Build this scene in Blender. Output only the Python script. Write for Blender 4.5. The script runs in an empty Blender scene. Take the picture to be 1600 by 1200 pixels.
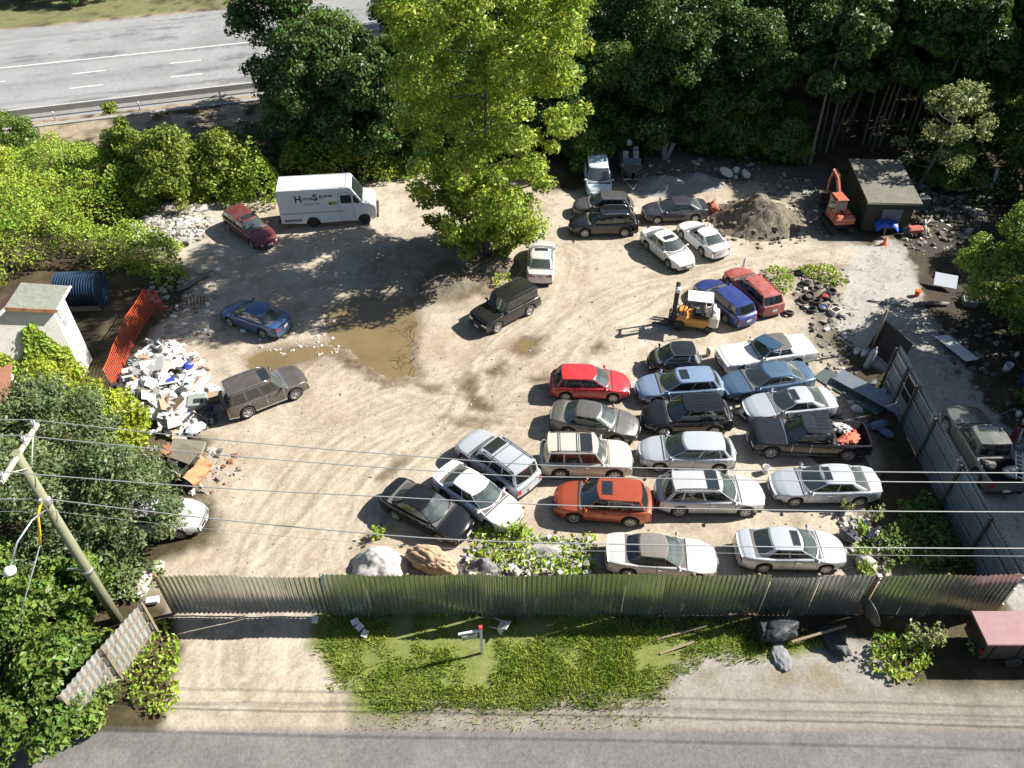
import bpy, math, random
import numpy as np
from mathutils import Vector, Matrix, noise as mnoise

S = bpy.context.scene
R = math.radians
# ------------------------------------------------------------------ camera
CAM_H, PITCH, FPX = 30.0, R(42.3), 1250.0
cam_d = bpy.data.cameras.new('camera'); cam = bpy.data.objects.new('camera', cam_d)
S.collection.objects.link(cam); S.camera = cam
cam.location = (0, 0, CAM_H); cam.rotation_euler = (R(90) - PITCH, 0, 0)
cam_d.sensor_width = 36.0; cam_d.lens = FPX / 1600 * 36.0
cam_d.clip_start = 0.5; cam_d.clip_end = 2000
# ------------------------------------------------------------------ light
SUN_EL, SUN_AZ = R(38), R(16)            # azimuth: from +X towards +Y
SUN_DIR = Vector((math.cos(SUN_AZ)*math.cos(SUN_EL), math.sin(SUN_AZ)*math.cos(SUN_EL), math.sin(SUN_EL)))
sd = bpy.data.lights.new('sun', 'SUN'); sd.energy = 5.0; sd.angle = R(0.53); sd.color = (1.0, 0.955, 0.88)
so = bpy.data.objects.new('sun', sd); S.collection.objects.link(so)
so.rotation_euler = (-SUN_DIR).to_track_quat('-Z', 'Y').to_euler(); so.location = (40, 10, 60)
W = bpy.data.worlds.new('World'); S.world = W; W.use_nodes = True
_nt = W.node_tree; _bg = _nt.nodes['Background']; _sk = _nt.nodes.new('ShaderNodeTexSky')
_sk.sky_type = 'NISHITA'; _sk.sun_disc = False; _sk.sun_elevation = SUN_EL; _sk.sun_rotation = R(74)
_nt.links.new(_sk.outputs[0], _bg.inputs[0]); _bg.inputs[1].default_value = 0.05
S.view_settings.view_transform = 'Standard'; S.view_settings.look = 'None'
S.view_settings.exposure = 1.13; S.view_settings.gamma = 1.0
S.cycles.max_bounces = 6; S.cycles.diffuse_bounces = 3; S.cycles.glossy_bounces = 3
S.cycles.transparent_max_bounces = 10; S.cycles.caustics_reflective = False; S.cycles.caustics_refractive = False
S.cycles.use_denoising = True

# ------------------------------------------------------------------ helpers
rnd = random.Random(7)
rng = np.random.default_rng(11)
SP, CP = math.sin(PITCH), math.cos(PITCH)
def G(px, py, z=0.0):
    """world point at height z seen at photograph pixel px,py (1600x1200)"""
    u, v = (px-800)/FPX, (py-600)/FPX
    d = Vector((u, CP - v*SP, -SP - v*CP))
    t = (z - CAM_H)/d.z
    return Vector((d.x*t, d.y*t, z))
def GG(pts, z=0.0): return [G(a, b, z) for a, b in pts]

def _hash(ix, iy, seed):
    h = (ix.astype(np.int64)*374761393 + iy.astype(np.int64)*668265263 + seed*1442695041) & 0xffffffff
    h = ((h ^ (h >> 13))*1274126177) & 0xffffffff
    return ((h ^ (h >> 16)) & 0xffff)/65535.0
def vnoise(x, y, seed=0):
    x = np.asarray(x, float); y = np.asarray(y, float)
    ix, iy = np.floor(x), np.floor(y); fx, fy = x-ix, y-iy
    fx = fx*fx*(3-2*fx); fy = fy*fy*(3-2*fy)
    a = _hash(ix, iy, seed); b = _hash(ix+1, iy, seed); c = _hash(ix, iy+1, seed); d = _hash(ix+1, iy+1, seed)
    return (a*(1-fx)+b*fx)*(1-fy)+(c*(1-fx)+d*fx)*fy
def fbm(x, y, seed=0, o=4):
    s, a, t = 0, 0.5, 0
    for k in range(o):
        s = s + a*vnoise(x*2**k, y*2**k, seed+k*17); t += a; a *= .5
    return s/t
def polydist(x, y, poly):
    """signed distance to polygon (negative inside), numpy"""
    x = np.asarray(x, float); y = np.asarray(y, float)
    inside = np.zeros(x.shape, bool); dmin = np.full(x.shape, 1e9)
    n = len(poly)
    for i in range(n):
        ax, ay = poly[i][0], poly[i][1]; bx, by = poly[(i+1) % n][0], poly[(i+1) % n][1]
        c = ((ay > y) != (by > y)) & (x < (bx-ax)*(y-ay)/((by-ay) if abs(by-ay) > 1e-9 else 1e-9)+ax)
        inside ^= c
        dx, dy = bx-ax, by-ay; L2 = dx*dx+dy*dy+1e-12
        t = np.clip(((x-ax)*dx+(y-ay)*dy)/L2, 0, 1)
        dmin = np.minimum(dmin, np.hypot(x-ax-t*dx, y-ay-t*dy))
    return np.where(inside, -dmin, dmin)

# ---- materials
MATS = {}
def mat(name, col, rough=0.6, metal=0.0, var=0.0, scale=8.0, col2=None, bump=0.0, bscale=30.0, coat=0.0, spec=0.5, stretch=None, island=0.0, trans=0.0):
    if name in MATS: return MATS[name]
    m = bpy.data.materials.new(name); MATS[name] = m; m.use_nodes = True
    nt = m.node_tree; p = nt.nodes['Principled BSDF']
    p.inputs['Base Color'].default_value = (*col, 1); p.inputs['Roughness'].default_value = rough
    p.inputs['Metallic'].default_value = metal; p.inputs['Specular IOR Level'].default_value = spec
    if coat: p.inputs['Coat Weight'].default_value = coat; p.inputs['Coat Roughness'].default_value = 0.06
    tc = nt.nodes.new('ShaderNodeTexCoord'); vec = tc.outputs['Object']
    if stretch:
        mp = nt.nodes.new('ShaderNodeMapping'); mp.inputs['Scale'].default_value = stretch
        nt.links.new(vec, mp.inputs[0]); vec = mp.outputs[0]
    csock = None
    if col2 is not None:
        nz = nt.nodes.new('ShaderNodeTexNoise'); nz.inputs['Scale'].default_value = scale; nz.inputs['Detail'].default_value = 6
        nz.inputs['Roughness'].default_value = .65
        nt.links.new(vec, nz.inputs['Vector'])
        rp = nt.nodes.new('ShaderNodeValToRGB'); rp.color_ramp.elements[0].position = .5-var; rp.color_ramp.elements[1].position = .5+var
        rp.color_ramp.elements[0].color = (*col, 1); rp.color_ramp.elements[1].color = (*col2, 1)
        nt.links.new(nz.outputs[0], rp.inputs[0]); csock = rp.outputs[0]
    if island:
        ge = nt.nodes.new('ShaderNodeNewGeometry'); hs = nt.nodes.new('ShaderNodeHueSaturation')
        mr = nt.nodes.new('ShaderNodeMapRange'); mr.inputs[3].default_value = 1-island; mr.inputs[4].default_value = 1+island
        nt.links.new(ge.outputs['Random Per Island'], mr.inputs[0]); nt.links.new(mr.outputs[0], hs.inputs['Value'])
        if csock: nt.links.new(csock, hs.inputs['Color'])
        else: hs.inputs['Color'].default_value = (*col, 1)
        csock = hs.outputs[0]
    if csock: nt.links.new(csock, p.inputs['Base Color'])
    if bump:
        nb = nt.nodes.new('ShaderNodeTexNoise'); nb.inputs['Scale'].default_value = bscale; nb.inputs['Detail'].default_value = 5
        nt.links.new(vec, nb.inputs['Vector'])
        bp = nt.nodes.new('ShaderNodeBump'); bp.inputs['Strength'].default_value = bump; bp.inputs['Distance'].default_value = .05
        nt.links.new(nb.outputs[0], bp.inputs['Height']); nt.links.new(bp.outputs[0], p.inputs['Normal'])
    return m
def paint(name, col, metal=0.0, rough=0.28, dust=0.12):
    """car paint with a clear coat and a thin uneven film of yard dust"""
    if name in MATS: return MATS[name]
    m = mat(name, col, rough, metal, coat=0.7)
    nt = m.node_tree; p = nt.nodes['Principled BSDF']
    tc = nt.nodes.new('ShaderNodeTexCoord'); nz = nt.nodes.new('ShaderNodeTexNoise')
    nz.inputs['Scale'].default_value = 2.6; nz.inputs['Detail'].default_value = 7; nz.inputs['Roughness'].default_value = .7
    nt.links.new(tc.outputs['Object'], nz.inputs['Vector'])
    mr = nt.nodes.new('ShaderNodeMapRange'); mr.inputs[1].default_value = .35; mr.inputs[2].default_value = .8
    mr.inputs[3].default_value = dust*.3; mr.inputs[4].default_value = dust*2.2
    nt.links.new(nz.outputs[0], mr.inputs[0])
    mx = nt.nodes.new('ShaderNodeMixRGB'); mx.inputs[1].default_value = (*col, 1); mx.inputs[2].default_value = (.34, .30, .24, 1)
    nt.links.new(mr.outputs[0], mx.inputs[0]); nt.links.new(mx.outputs[0], p.inputs['Base Color'])
    m2 = nt.nodes.new('ShaderNodeMath'); m2.operation = 'MULTIPLY_ADD'; m2.inputs[1].default_value = .8; m2.inputs[2].default_value = rough
    nt.links.new(mr.outputs[0], m2.inputs[0]); nt.links.new(m2.outputs[0], p.inputs['Roughness'])
    return m
def glassmat(name, tint, refl=1.0, dust=.07):
    if name in MATS: return MATS[name]
    m = bpy.data.materials.new(name); MATS[name] = m; m.use_nodes = True; nt = m.node_tree; nt.nodes.clear()
    out = nt.nodes.new('ShaderNodeOutputMaterial'); tr = nt.nodes.new('ShaderNodeBsdfTransparent'); tr.inputs[0].default_value = (*tint, 1)
    gl = nt.nodes.new('ShaderNodeBsdfGlossy'); gl.inputs['Roughness'].default_value = .04; gl.inputs[0].default_value = (.9, .97, 1, 1)
    fr = nt.nodes.new('ShaderNodeFresnel'); fr.inputs[0].default_value = 1.55
    ma = nt.nodes.new('ShaderNodeMath'); ma.operation = 'MULTIPLY_ADD'; ma.inputs[1].default_value = refl; ma.inputs[2].default_value = .05
    df = nt.nodes.new('ShaderNodeBsdfDiffuse'); df.inputs[0].default_value = (.30, .37, .36, 1)
    m0 = nt.nodes.new('ShaderNodeMixShader'); m0.inputs[0].default_value = dust
    nt.links.new(tr.outputs[0], m0.inputs[1]); nt.links.new(df.outputs[0], m0.inputs[2])
    mx = nt.nodes.new('ShaderNodeMixShader')
    nt.links.new(fr.outputs[0], ma.inputs[0]); nt.links.new(ma.outputs[0], mx.inputs[0])
    nt.links.new(m0.outputs[0], mx.inputs[1]); nt.links.new(gl.outputs[0], mx.inputs[2]); nt.links.new(mx.outputs[0], out.inputs[0])
    return m
def leafmat(name, col, col2, trans=0.35, scale=1.2, island=0.35):
    """leaf: diffuse + translucent, leaf-to-leaf and clump-to-clump variation"""
    if name in MATS: return MATS[name]
    m = bpy.data.materials.new(name); MATS[name] = m; m.use_nodes = True; nt = m.node_tree; nt.nodes.clear()
    out = nt.nodes.new('ShaderNodeOutputMaterial')
    tc = nt.nodes.new('ShaderNodeTexCoord'); nz = nt.nodes.new('ShaderNodeTexNoise'); nz.inputs['Scale'].default_value = scale; nz.inputs['Detail'].default_value = 3
    nt.links.new(tc.outputs['Object'], nz.inputs['Vector'])
    rp = nt.nodes.new('ShaderNodeValToRGB'); rp.color_ramp.elements[0].position = .36; rp.color_ramp.elements[1].position = .64
    rp.color_ramp.elements[0].color = (*col, 1); rp.color_ramp.elements[1].color = (*col2, 1); nt.links.new(nz.outputs[0], rp.inputs[0])
    ge = nt.nodes.new('ShaderNodeNewGeometry'); hs = nt.nodes.new('ShaderNodeHueSaturation')
    mr = nt.nodes.new('ShaderNodeMapRange'); mr.inputs[3].default_value = 1-island; mr.inputs[4].default_value = 1+island
    mh = nt.nodes.new('ShaderNodeMapRange'); mh.inputs[3].default_value = .468; mh.inputs[4].default_value = .522
    nt.links.new(ge.outputs['Random Per Island'], mr.inputs[0]); nt.links.new(mr.outputs[0], hs.inputs['Value'])
    nt.links.new(ge.outputs['Random Per Island'], mh.inputs[0]); nt.links.new(mh.outputs[0], hs.inputs['Hue'])
    nt.links.new(rp.outputs[0], hs.inputs['Color'])
    df = nt.nodes.new('ShaderNodeBsdfPrincipled'); df.inputs['Roughness'].default_value = .48; df.inputs['Specular IOR Level'].default_value = .45
    tl = nt.nodes.new('ShaderNodeBsdfTranslucent')
    nt.links.new(hs.outputs[0], df.inputs['Base Color']); nt.links.new(hs.outputs[0], tl.inputs[0])
    mx = nt.nodes.new('ShaderNodeMixShader'); mx.inputs[0].default_value = trans
    nt.links.new(df.outputs[0], mx.inputs[1]); nt.links.new(tl.outputs[0], mx.inputs[2]); nt.links.new(mx.outputs[0], out.inputs[0])
    return m

# ---- mesh builder
class MB:
    def __init__(s): s.v = []; s.f = []; s.m = []; s.sm = []
    def add(s, vs, fs, m=0, smooth=False):
        o = len(s.v); s.v.extend([tuple(p) for p in vs])
        for k, f in enumerate(fs):
            s.f.append([i+o for i in f]); s.m.append(m if not isinstance(m, list) else m[k]); s.sm.append(smooth)
    def box(s, c, d, rz=0.0, m=0, rx=0.0, ry=0.0, taper=1.0, bev=0.0):
        M = Matrix.Translation(Vector(c)) @ Matrix.Rotation(rz, 4, 'Z') @ Matrix.Rotation(ry, 4, 'Y') @ Matrix.Rotation(rx, 4, 'X')
        hx, hy, hz = d[0]/2, d[1]/2, d[2]/2
        if bev <= 0:
            vs = [M @ Vector((x*hx*(taper if z > 0 else 1), y*hy*(taper if z > 0 else 1), z*hz)) for z in (-1, 1) for x, y in ((-1, -1), (1, -1), (1, 1), (-1, 1))]
            s.add(vs, [(3, 2, 1, 0), (4, 5, 6, 7), (0, 1, 5, 4), (1, 2, 6, 5), (2, 3, 7, 6), (3, 0, 4, 7)], m)
        else:
            b = min(bev, hx*.9, hy*.9, hz*.9); rings = []
            for z, i in ((-hz, b), (-hz+b, 0), (hz-b, 0), (hz, b)):
                k = taper if z > 0 else 1; X, Y = hx*k-i, hy*k-i; c_ = b*.6
                rings.append([(-X+c_, -Y, z), (X-c_, -Y, z), (X, -Y+c_, z), (X, Y-c_, z), (X-c_, Y, z), (-X+c_, Y, z), (-X, Y-c_, z), (-X, -Y+c_, z)])
            vs = [M @ Vector(p) for r in rings for p in r]; fs = [tuple(range(7, -1, -1)), tuple(range(24, 32))]
            for j in range(3):
                for i in range(8): fs.append((j*8+i, j*8+(i+1) % 8, j*8+8+(i+1) % 8, j*8+8+i))
            s.add(vs, fs, m)
    def tube(s, pts, rad, n=8, m=0, cap=True, smooth=True):
        pts = [Vector(p) for p in pts]; k = len(pts)
        if not hasattr(rad, '__len__'): rad = [rad]*k
        vs = []; prev = None
        for i, p in enumerate(pts):
            d = (pts[min(i+1, k-1)]-pts[max(i-1, 0)])
            d = d.normalized() if d.length > 1e-9 else Vector((0, 0, 1))
            if prev is None:
                a = Vector((0, 0, 1)) if abs(d.z) < .9 else Vector((1, 0, 0)); u = d.cross(a).normalized()
            else:
                u = prev - d*prev.dot(d); u = u.normalized() if u.length > 1e-6 else d.orthogonal().normalized()
            prev = u; w = d.cross(u)
            for j in range(n):
                t = 2*math.pi*j/n; vs.append(p+(u*math.cos(t)+w*math.sin(t))*rad[i])
        fs = [(i*n+j, i*n+(j+1) % n, (i+1)*n+(j+1) % n, (i+1)*n+j) for i in range(k-1) for j in range(n)]
        s.add(vs, fs, m, smooth)
        if cap:
            o = len(s.v)-k*n; s.f.append([o+j for j in range(n-1, -1, -1)]); s.f.append([o+(k-1)*n+j for j in range(n)]); s.m += [m, m]; s.sm += [False, False]
    def lathe(s, prof, n=16, M=None, m=0, smooth=True, cap=True):
        """prof: (r, z) pairs around local Z"""
        M = M or Matrix.Identity(4); vs = []
        for r, z in prof:
            for j in range(n):
                t = 2*math.pi*j/n; vs.append(M @ Vector((r*math.cos(t), r*math.sin(t), z)))
        k = len(prof); fs = [(i*n+j, i*n+(j+1) % n, (i+1)*n+(j+1) % n, (i+1)*n+j) for i in range(k-1) for j in range(n)]
        ms = m if not isinstance(m, list) else [m[i] for i in range(k-1) for j in range(n)]
        s.add(vs, fs, ms, smooth)
        if cap:
            o = len(s.v)-k*n; mm = m if not isinstance(m, list) else m[0]
            s.f.append([o+j for j in range(n-1, -1, -1)]); s.f.append([o+(k-1)*n+j for j in range(n)]); s.m += [mm, m if not isinstance(m, list) else m[-1]]; s.sm += [False, False]
    def prism(s, poly, z0, z1, m=0, M=None):
        M = M or Matrix.Identity(4); n = len(poly)
        vs = [M @ Vector((p[0], p[1], z0)) for p in poly]+[M @ Vector((p[0], p[1], z1)) for p in poly]
        s.add(vs, [tuple(range(n-1, -1, -1)), tuple(range(n, 2*n))]+[(i, (i+1) % n, n+(i+1) % n, n+i) for i in range(n)], m)
    def grid(s, P, m=0, smooth=True):
        """P: rows of points"""
        r, c = len(P), len(P[0]); s.add([p for row in P for p in row], [(i*c+j, i*c+j+1, (i+1)*c+j+1, (i+1)*c+j) for i in range(r-1) for j in range(c-1)], m, smooth)
    def blob(s, c, d, seed, n=2, rough=.25, m=0, flat=True, crumple=0.0, cs=2.2):
        """an irregular stone or lump"""
        import bmesh
        bm = bmesh.new(); bmesh.ops.create_icosphere(bm, subdivisions=n, radius=1)
        r = random.Random(seed); ks = [(Vector((r.gauss(0, 1), r.gauss(0, 1), r.gauss(0, 1))).normalized(), r.uniform(-1, 1)) for _ in range(9)]
        rot = Matrix.Rotation(r.uniform(0, 6.28), 3, 'Z')
        vs = []
        for v in bm.verts:
            q = 1+sum(a*max(0, k.dot(v.co))**3 for k, a in ks)*rough+(crumple*(abs(mnoise.noise(v.co*cs+Vector((seed*3.1, 0, 0))))*2.2-.6+.6*mnoise.noise(v.co*cs*2.7+Vector((0, seed, 0)))) if crumple else 0)
            p = rot @ Vector((v.co.x*d[0]/2*q, v.co.y*d[1]/2*q, v.co.z*d[2]/2*q)); vs.append(p+Vector(c))
        s.add(vs, [[v.index for v in f.verts] for f in bm.faces], m, not flat); bm.free()
    def mesh(s, name, mats):
        me = bpy.data.meshes.new(name); me.from_pydata(s.v, [], s.f); 
        for q in (mats if isinstance(mats, (list, tuple)) else [mats]): me.materials.append(q)
        me.polygons.foreach_set('material_index', s.m); me.polygons.foreach_set('use_smooth', s.sm); me.update(); return me
    def build(s, name, mats, parent=None, loc=None, rz=None):
        return link(name, s.mesh(name, mats), parent, loc, rz)
def link(name, me, parent=None, loc=None, rz=None):
    o = bpy.data.objects.new(name, me); S.collection.objects.link(o)
    if parent is not None: o.parent = parent
    if loc is not None: o.location = loc
    if rz is not None: o.rotation_euler = (0, 0, rz)
    return o
def npmesh(name, V, F, m, mi=None, smooth=False):
    me = bpy.data.meshes.new(name); V = np.asarray(V, np.float32); F = np.asarray(F, np.int32)
    me.vertices.add(len(V)); me.vertices.foreach_set('co', V.ravel()); n, k = F.shape
    me.loops.add(n*k); me.loops.foreach_set('vertex_index', F.ravel()); me.polygons.add(n)
    me.polygons.foreach_set('loop_start', np.arange(0, n*k, k, dtype=np.int32))
    for q in (m if isinstance(m, (list, tuple)) else [m]): me.materials.append(q)
    if mi is not None: me.polygons.foreach_set('material_index', np.asarray(mi, np.int32))
    me.polygons.foreach_set('use_smooth', np.full(n, smooth)); me.update(calc_edges=True); return me
def tag(o, label=None, cat=None, group=None, kind=None):
    if label: o['label'] = label
    if cat: o['category'] = cat
    if group: o['group'] = group
    if kind: o['kind'] = kind
    return o
def thing(name, label, cat, loc=(0, 0, 0), rz=0.0, group=None):
    o = link(name, None, None, loc, rz); o.empty_display_size = .3
    return tag(o, label, cat, group)
def copy_tree(o, parent=None):
    c = o.copy(); S.collection.objects.link(c)
    if parent is not None: c.parent = parent
    for ch in list(o.children): copy_tree(ch, c)
    return c

# plain materials
BLACK = mat('black plastic', (.018, .018, .02), .55)
RUBBER = mat('tyre rubber', (.022, .021, .02), .85, col2=(.06, .055, .05), var=.2, scale=6)
CHROME = mat('bright metal', (.62, .63, .65), .25, .9)
ALLOY = mat('alloy rim', (.46, .46, .47), .38, .7)
STEELD = mat('dark steel', (.05, .05, .052), .5, .4)
WHITEP = mat('white plastic', (.78, .78, .77), .5, col2=(.66, .65, .62), var=.25, scale=5)
GALV = mat('galvanised steel', (.42, .43, .44), .42, .75, col2=(.55, .56, .57), var=.25, scale=3)
WOOD = mat('weathered wood', (.22, .17, .11), .85, col2=(.34, .27, .19), var=.25, scale=5, stretch=(8, 8, 1), bump=.3)
RUST = mat('rusty iron', (.16, .06, .025), .8, col2=(.33, .17, .09), var=.2, scale=3, bump=.4)
HOLE = mat('dark interior', (.008, .008, .008), .95)
# ================================================================== GROUND
YARD = GG([(238,905),(330,850),(318,700),(255,650),(205,590),(250,520),(285,470),(305,420),(215,390),(195,345),(300,322),(445,300),(590,285),(640,262),(690,270),(905,300),(935,235),(1080,245),(1270,290),(1340,380),(1335,470),(1300,540),(1330,640),(1370,740),(1330,800),(1345,880),(1480,905),(1480,940),(240,945)])
DRIVE = GG([(262,940),(505,940),(512,985),(545,1060),(560,1200),(255,1200),(285,1050)])
SLAB = GG([(1328,385),(1412,378),(1432,470),(1500,560),(1615,700),(1680,900),(1600,1000),(1545,930),(1525,900),(1445,690),(1390,600),(1320,520)])
PAVE = GG([(1075,1010),(1250,1000),(1400,1015),(1430,1060),(1420,1200),(1000,1200),(1050,1050)])
GRASS = GG([(500,945),(900,965),(1240,985),(1290,1005),(1150,1010),(1065,1030),(1040,1060),(1000,1110),(555,1110),(530,1040),(505,985)])
PUDDLE = GG([(512,492),(540,474),(600,462),(640,474),(647,520),(640,556),(655,584),(612,590),(575,566),(545,548),(514,540)])
PUDDLE_B = GG([(383,560),(410,546),(450,538),(500,540),(528,550),(500,560),(440,574),(392,586)])
PUDDLE_C = GG([(806,544),(818,533),(834,530),(836,546),(822,550)])
MUDS = [GG(p) for p in ([(715,600),(730,580),(745,590),(748,612),(770,636),(755,648),(730,640),(728,618)], [(755,580),(780,566),(797,570),(792,584),(770,588)],
        [(800,545),(830,525),(850,520),(848,535),(838,552),(815,556)], [(588,745),(610,720),(632,716),(620,740),(600,752)], [(500,545),(560,560),(600,590),(640,600),(600,605),(540,575)], [(925,545),(940,530),(955,545),(940,556)], [(690,650),(760,655),(800,648),(760,664),(700,662)], [(640,590),(690,606),(700,612),(670,612)],
        [(832,592),(850,580),(865,590),(858,602),(840,604)], [(665,418),(700,404),(760,420),(770,460),(690,470),(640,470)])]
RUBBLE_Z = GG([(205,350),(250,325),(320,330),(330,350),(300,385),(225,382)])
OIL = GG([(1225,430),(1300,420),(1325,480),(1310,560),(1330,640),(1260,560),(1240,500)])
R0, R1 = G(0, 195), G(380, 150); RDIR = (R1-R0).normalized(); RNRM = Vector((-RDIR.y, RDIR.x, 0))

def axis(lo, hi, st, far_lo, far_hi):
    a = list(np.arange(lo, hi+1e-6, st)); k = st; x = lo; b = []
    while x > far_lo: k = min(k*1.35, .7) if x > lo-45 else k*1.35; x -= k; b.append(x)
    k = st; x = hi; c = []
    while x < far_hi: k = min(k*1.35, .5) if x < hi+45 else k*1.35; x += k; c.append(x)
    return np.array(b[::-1]+a+c)
gx = axis(-47, 34, .16, -260, 260); gy = axis(11.5, 73, .16, -20, 420)
X, Y = np.meshgrid(gx, gy); nx, ny = len(gx), len(gy)
wx = X+(fbm(X*.35, Y*.35, 3)-.5)*2.4+(fbm(X*2, Y*2, 5)-.5)*.7; wy = Y+(fbm(X*.35, Y*.35, 9)-.5)*2.4+(fbm(X*2, Y*2, 8)-.5)*.7
def soft(poly, w=.6, warp=True):
    d = polydist(wx if warp else X, wy if warp else Y, poly); return np.clip(.5-d/(2*w), 0, 1)
def mixc(C, w, col): return C*(1-w[..., None])+np.asarray(col)*w[..., None]
n1 = fbm(X*.22, Y*.22, 21); n2 = fbm(X*.9, Y*.9, 22); n3 = fbm(X*3.2, Y*3.2, 23, 3); n4 = vnoise(X*6.5, Y*6.5, 24)
C = np.ones(X.shape+(3,))*np.array((.060, .046, .026))
C = mixc(C, np.clip((n2-.45)*4, 0, 1)*.7, (.12, .095, .055))
dR = (X-R0.x)*RNRM.x+(Y-R0.y)*RNRM.y; sR = (X-R0.x)*RDIR.x+(Y-R0.y)*RDIR.y
wslope = np.clip((dR+9)/3, 0, 1)*np.clip((-5-X)/10, 0, 1)
C = mixc(C, wslope*np.clip(.4+(n2-.4)*3, 0, 1), (.33, .27, .19))
yard = soft(YARD, .5); drive = soft(DRIVE, .35); yd = np.maximum(yard, drive)
dirt = np.ones(C.shape)*np.array((.455, .385, .29))
dirt = mixc(dirt, np.clip((n1-.42)*3.2, 0, 1), (.40, .325, .23))
dirt = mixc(dirt, np.clip((n2-.52)*4, 0, 1)*.75, (.33, .265, .185))
dirt = mixc(dirt, np.clip((.40-n2)*4, 0, 1)*.6, (.52, .455, .36))
dirt = mixc(dirt, np.clip((n3-.62)*5, 0, 1)*.6, (.27, .22, .155))
# wheel tracks: streaks that follow the way vehicles drive through the yard
def track(poly):
    P = [(p.x, p.y) for p in poly]; best = np.full(X.shape, 1e9); sd_ = np.zeros(X.shape); ss = np.zeros(X.shape); acc = 0
    for (ax, ay), (bx, by) in zip(P[:-1], P[1:]):
        dx, dy = bx-ax, by-ay; L = math.hypot(dx, dy); t = np.clip(((X-ax)*dx+(Y-ay)*dy)/(L*L), 0, 1)
        d = np.hypot(X-ax-t*dx, Y-ay-t*dy); sg = np.sign((X-ax)*dy-(Y-ay)*dx); k = d < best
        best = np.where(k, d, best); sd_ = np.where(k, d*sg, sd_); ss = np.where(k, acc+t*L, ss); acc += L
    return sd_, ss
def smoothpath(px, n=6):
    p = [Vector((a, b, 0)) for a, b in px]; out = []
    for i in range(len(p)-1):
        a, b, c, d = p[max(i-1, 0)], p[i], p[i+1], p[min(i+2, len(p)-1)]
        for k in range(n):
            t = k/n; q = .5*((2*b)+(c-a)*t+(2*a-5*b+4*c-d)*t*t+(3*b-a-3*c+d)*t**3); out.append((q.x, q.y))
    out.append(px[-1]); return GG(out)
H = (fbm(X*.5, Y*.5, 31)-.5)*.10+(n3-.5)*.035+(n4-.5)*.02
tw = np.zeros(X.shape)
for px, wd in (([(370,1050),(385,900),(425,800),(500,710),(610,650),(760,610),(870,560)], 3.2), ([(420,900),(520,800),(600,720),(700,660),(860,530),(980,460),(1150,420)], 3.0),
               ([(560,860),(600,760),(660,700),(720,640),(760,560),(860,470),(880,400)], 2.2), ([(900,620),(930,540),(1000,500),(1120,430),(1290,400)], 2.2), ([(470,620),(540,560),(640,610),(760,640),(850,640)], 2.0)):
    d, s_ = track(smoothpath(px)); w = np.clip(1-(np.abs(d)/wd)**3, 0, 1)
    st = fbm(d*4.3+40+fbm(X*.6, Y*.6, 71)*1.5, s_*.3, 51, 5); st2 = vnoise(d*7+9, s_*.5, 55)
    dirt = mixc(dirt, w*np.clip((st-.5)*4.5, 0, 1)*.6, (.28, .225, .155))
    dirt = mixc(dirt, w*np.clip((.47-st)*4.5, 0, 1)*.55, (.54, .47, .37))
    dirt = mixc(dirt, w*np.clip((st2-.62)*4, 0, 1)*.28, (.25, .20, .14))
    H = H-w*yd*(st-.5)*.05-w*yd*(st2-.5)*.02
dirt = dirt*np.array((.98, 1.0, 1.05)); C = mixc(C, yd, (0, 0, 0))+dirt*yd[..., None]
SHADE_SOIL = GG([(930,232),(1100,238),(1280,262),(1345,330),(1340,385),(1280,380),(1262,330),(1200,292),(1090,288),(1000,300),(940,290)])
C = mixc(C, soft(SHADE_SOIL, 1.0)*.85, (.11, .10, .085))  # grey soil, its colour deepened to stand in for the trees' shade
mx_ = X*.8+wx*.2+(fbm(X*1.8, Y*1.8, 61)-.5)*1.1; my_ = Y*.8+wy*.2+(fbm(X*1.8, Y*1.8, 62)-.5)*1.1
for p in MUDS:
    w = np.clip(.5-polydist(mx_, my_, p)/.7, 0, 1); C = mixc(C, w*np.clip(.55+n3*.9, 0, 1), (.12, .087, .055)); H = H-w*.03
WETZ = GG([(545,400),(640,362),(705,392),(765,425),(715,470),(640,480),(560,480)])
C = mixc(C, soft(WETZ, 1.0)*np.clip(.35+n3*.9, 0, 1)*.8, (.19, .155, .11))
C = mixc(C, soft(RUBBLE_Z, 1.0)*.7, (.38, .36, .33))
C = mixc(C, soft(OIL, 1.2)*np.clip(.2+n2*1.2, 0, 1)*.85, (.10, .085, .065))
slab = soft(SLAB, .12)*np.clip(1.1-0*n1, 0, 1); cr = np.clip((np.abs(n2-.5)-.008)*60, 0, 1)
C = mixc(C, slab*.92, (.40, .385, .345)); C = mixc(C, slab*np.clip((n2-.5)*4, 0, 1)*.6, (.25, .24, .21)); C = mixc(C, slab*(1-cr)*.6, (.12, .11, .09))
pave = soft(PAVE, .3); C = mixc(C, pave, (.30, .28, .245)); C = mixc(C, pave*np.clip((n2-.5)*4, 0, 1)*.8, (.20, .16, .10))
grs = soft(GRASS, .3); C = mixc(C, grs, (.16, .19, .05)); C = mixc(C, grs*np.clip((n2-.66)*2.5, 0, .6), (.30, .26, .14))
SHADE_SOIL_R = GG([(1415,262),(1640,280),(1700,560),(1500,560),(1440,470),(1420,385)])
C = mixc(C, soft(SHADE_SOIL_R, .8)*.85, (.055, .047, .035))  # tree shade right of the lane, painted into the soil colour
verge = np.clip((15.6-Y)/.8, 0, 1)*np.clip((X+13)/1.5, 0, 1)*(1-grs)*(1-drive); C = mixc(C, verge*np.clip(.45+n2*.9, 0, 1), (.27, .24, .20))
street = np.clip((13.7-Y)/.3, 0, 1)*np.clip((Y+5)/2, 0, 1); C = mixc(C, street*.95, (.16, .155, .15)); C = mixc(C, street*np.clip((n2-.5)*4, 0, 1)*.6, (.22, .21, .20))
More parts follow.
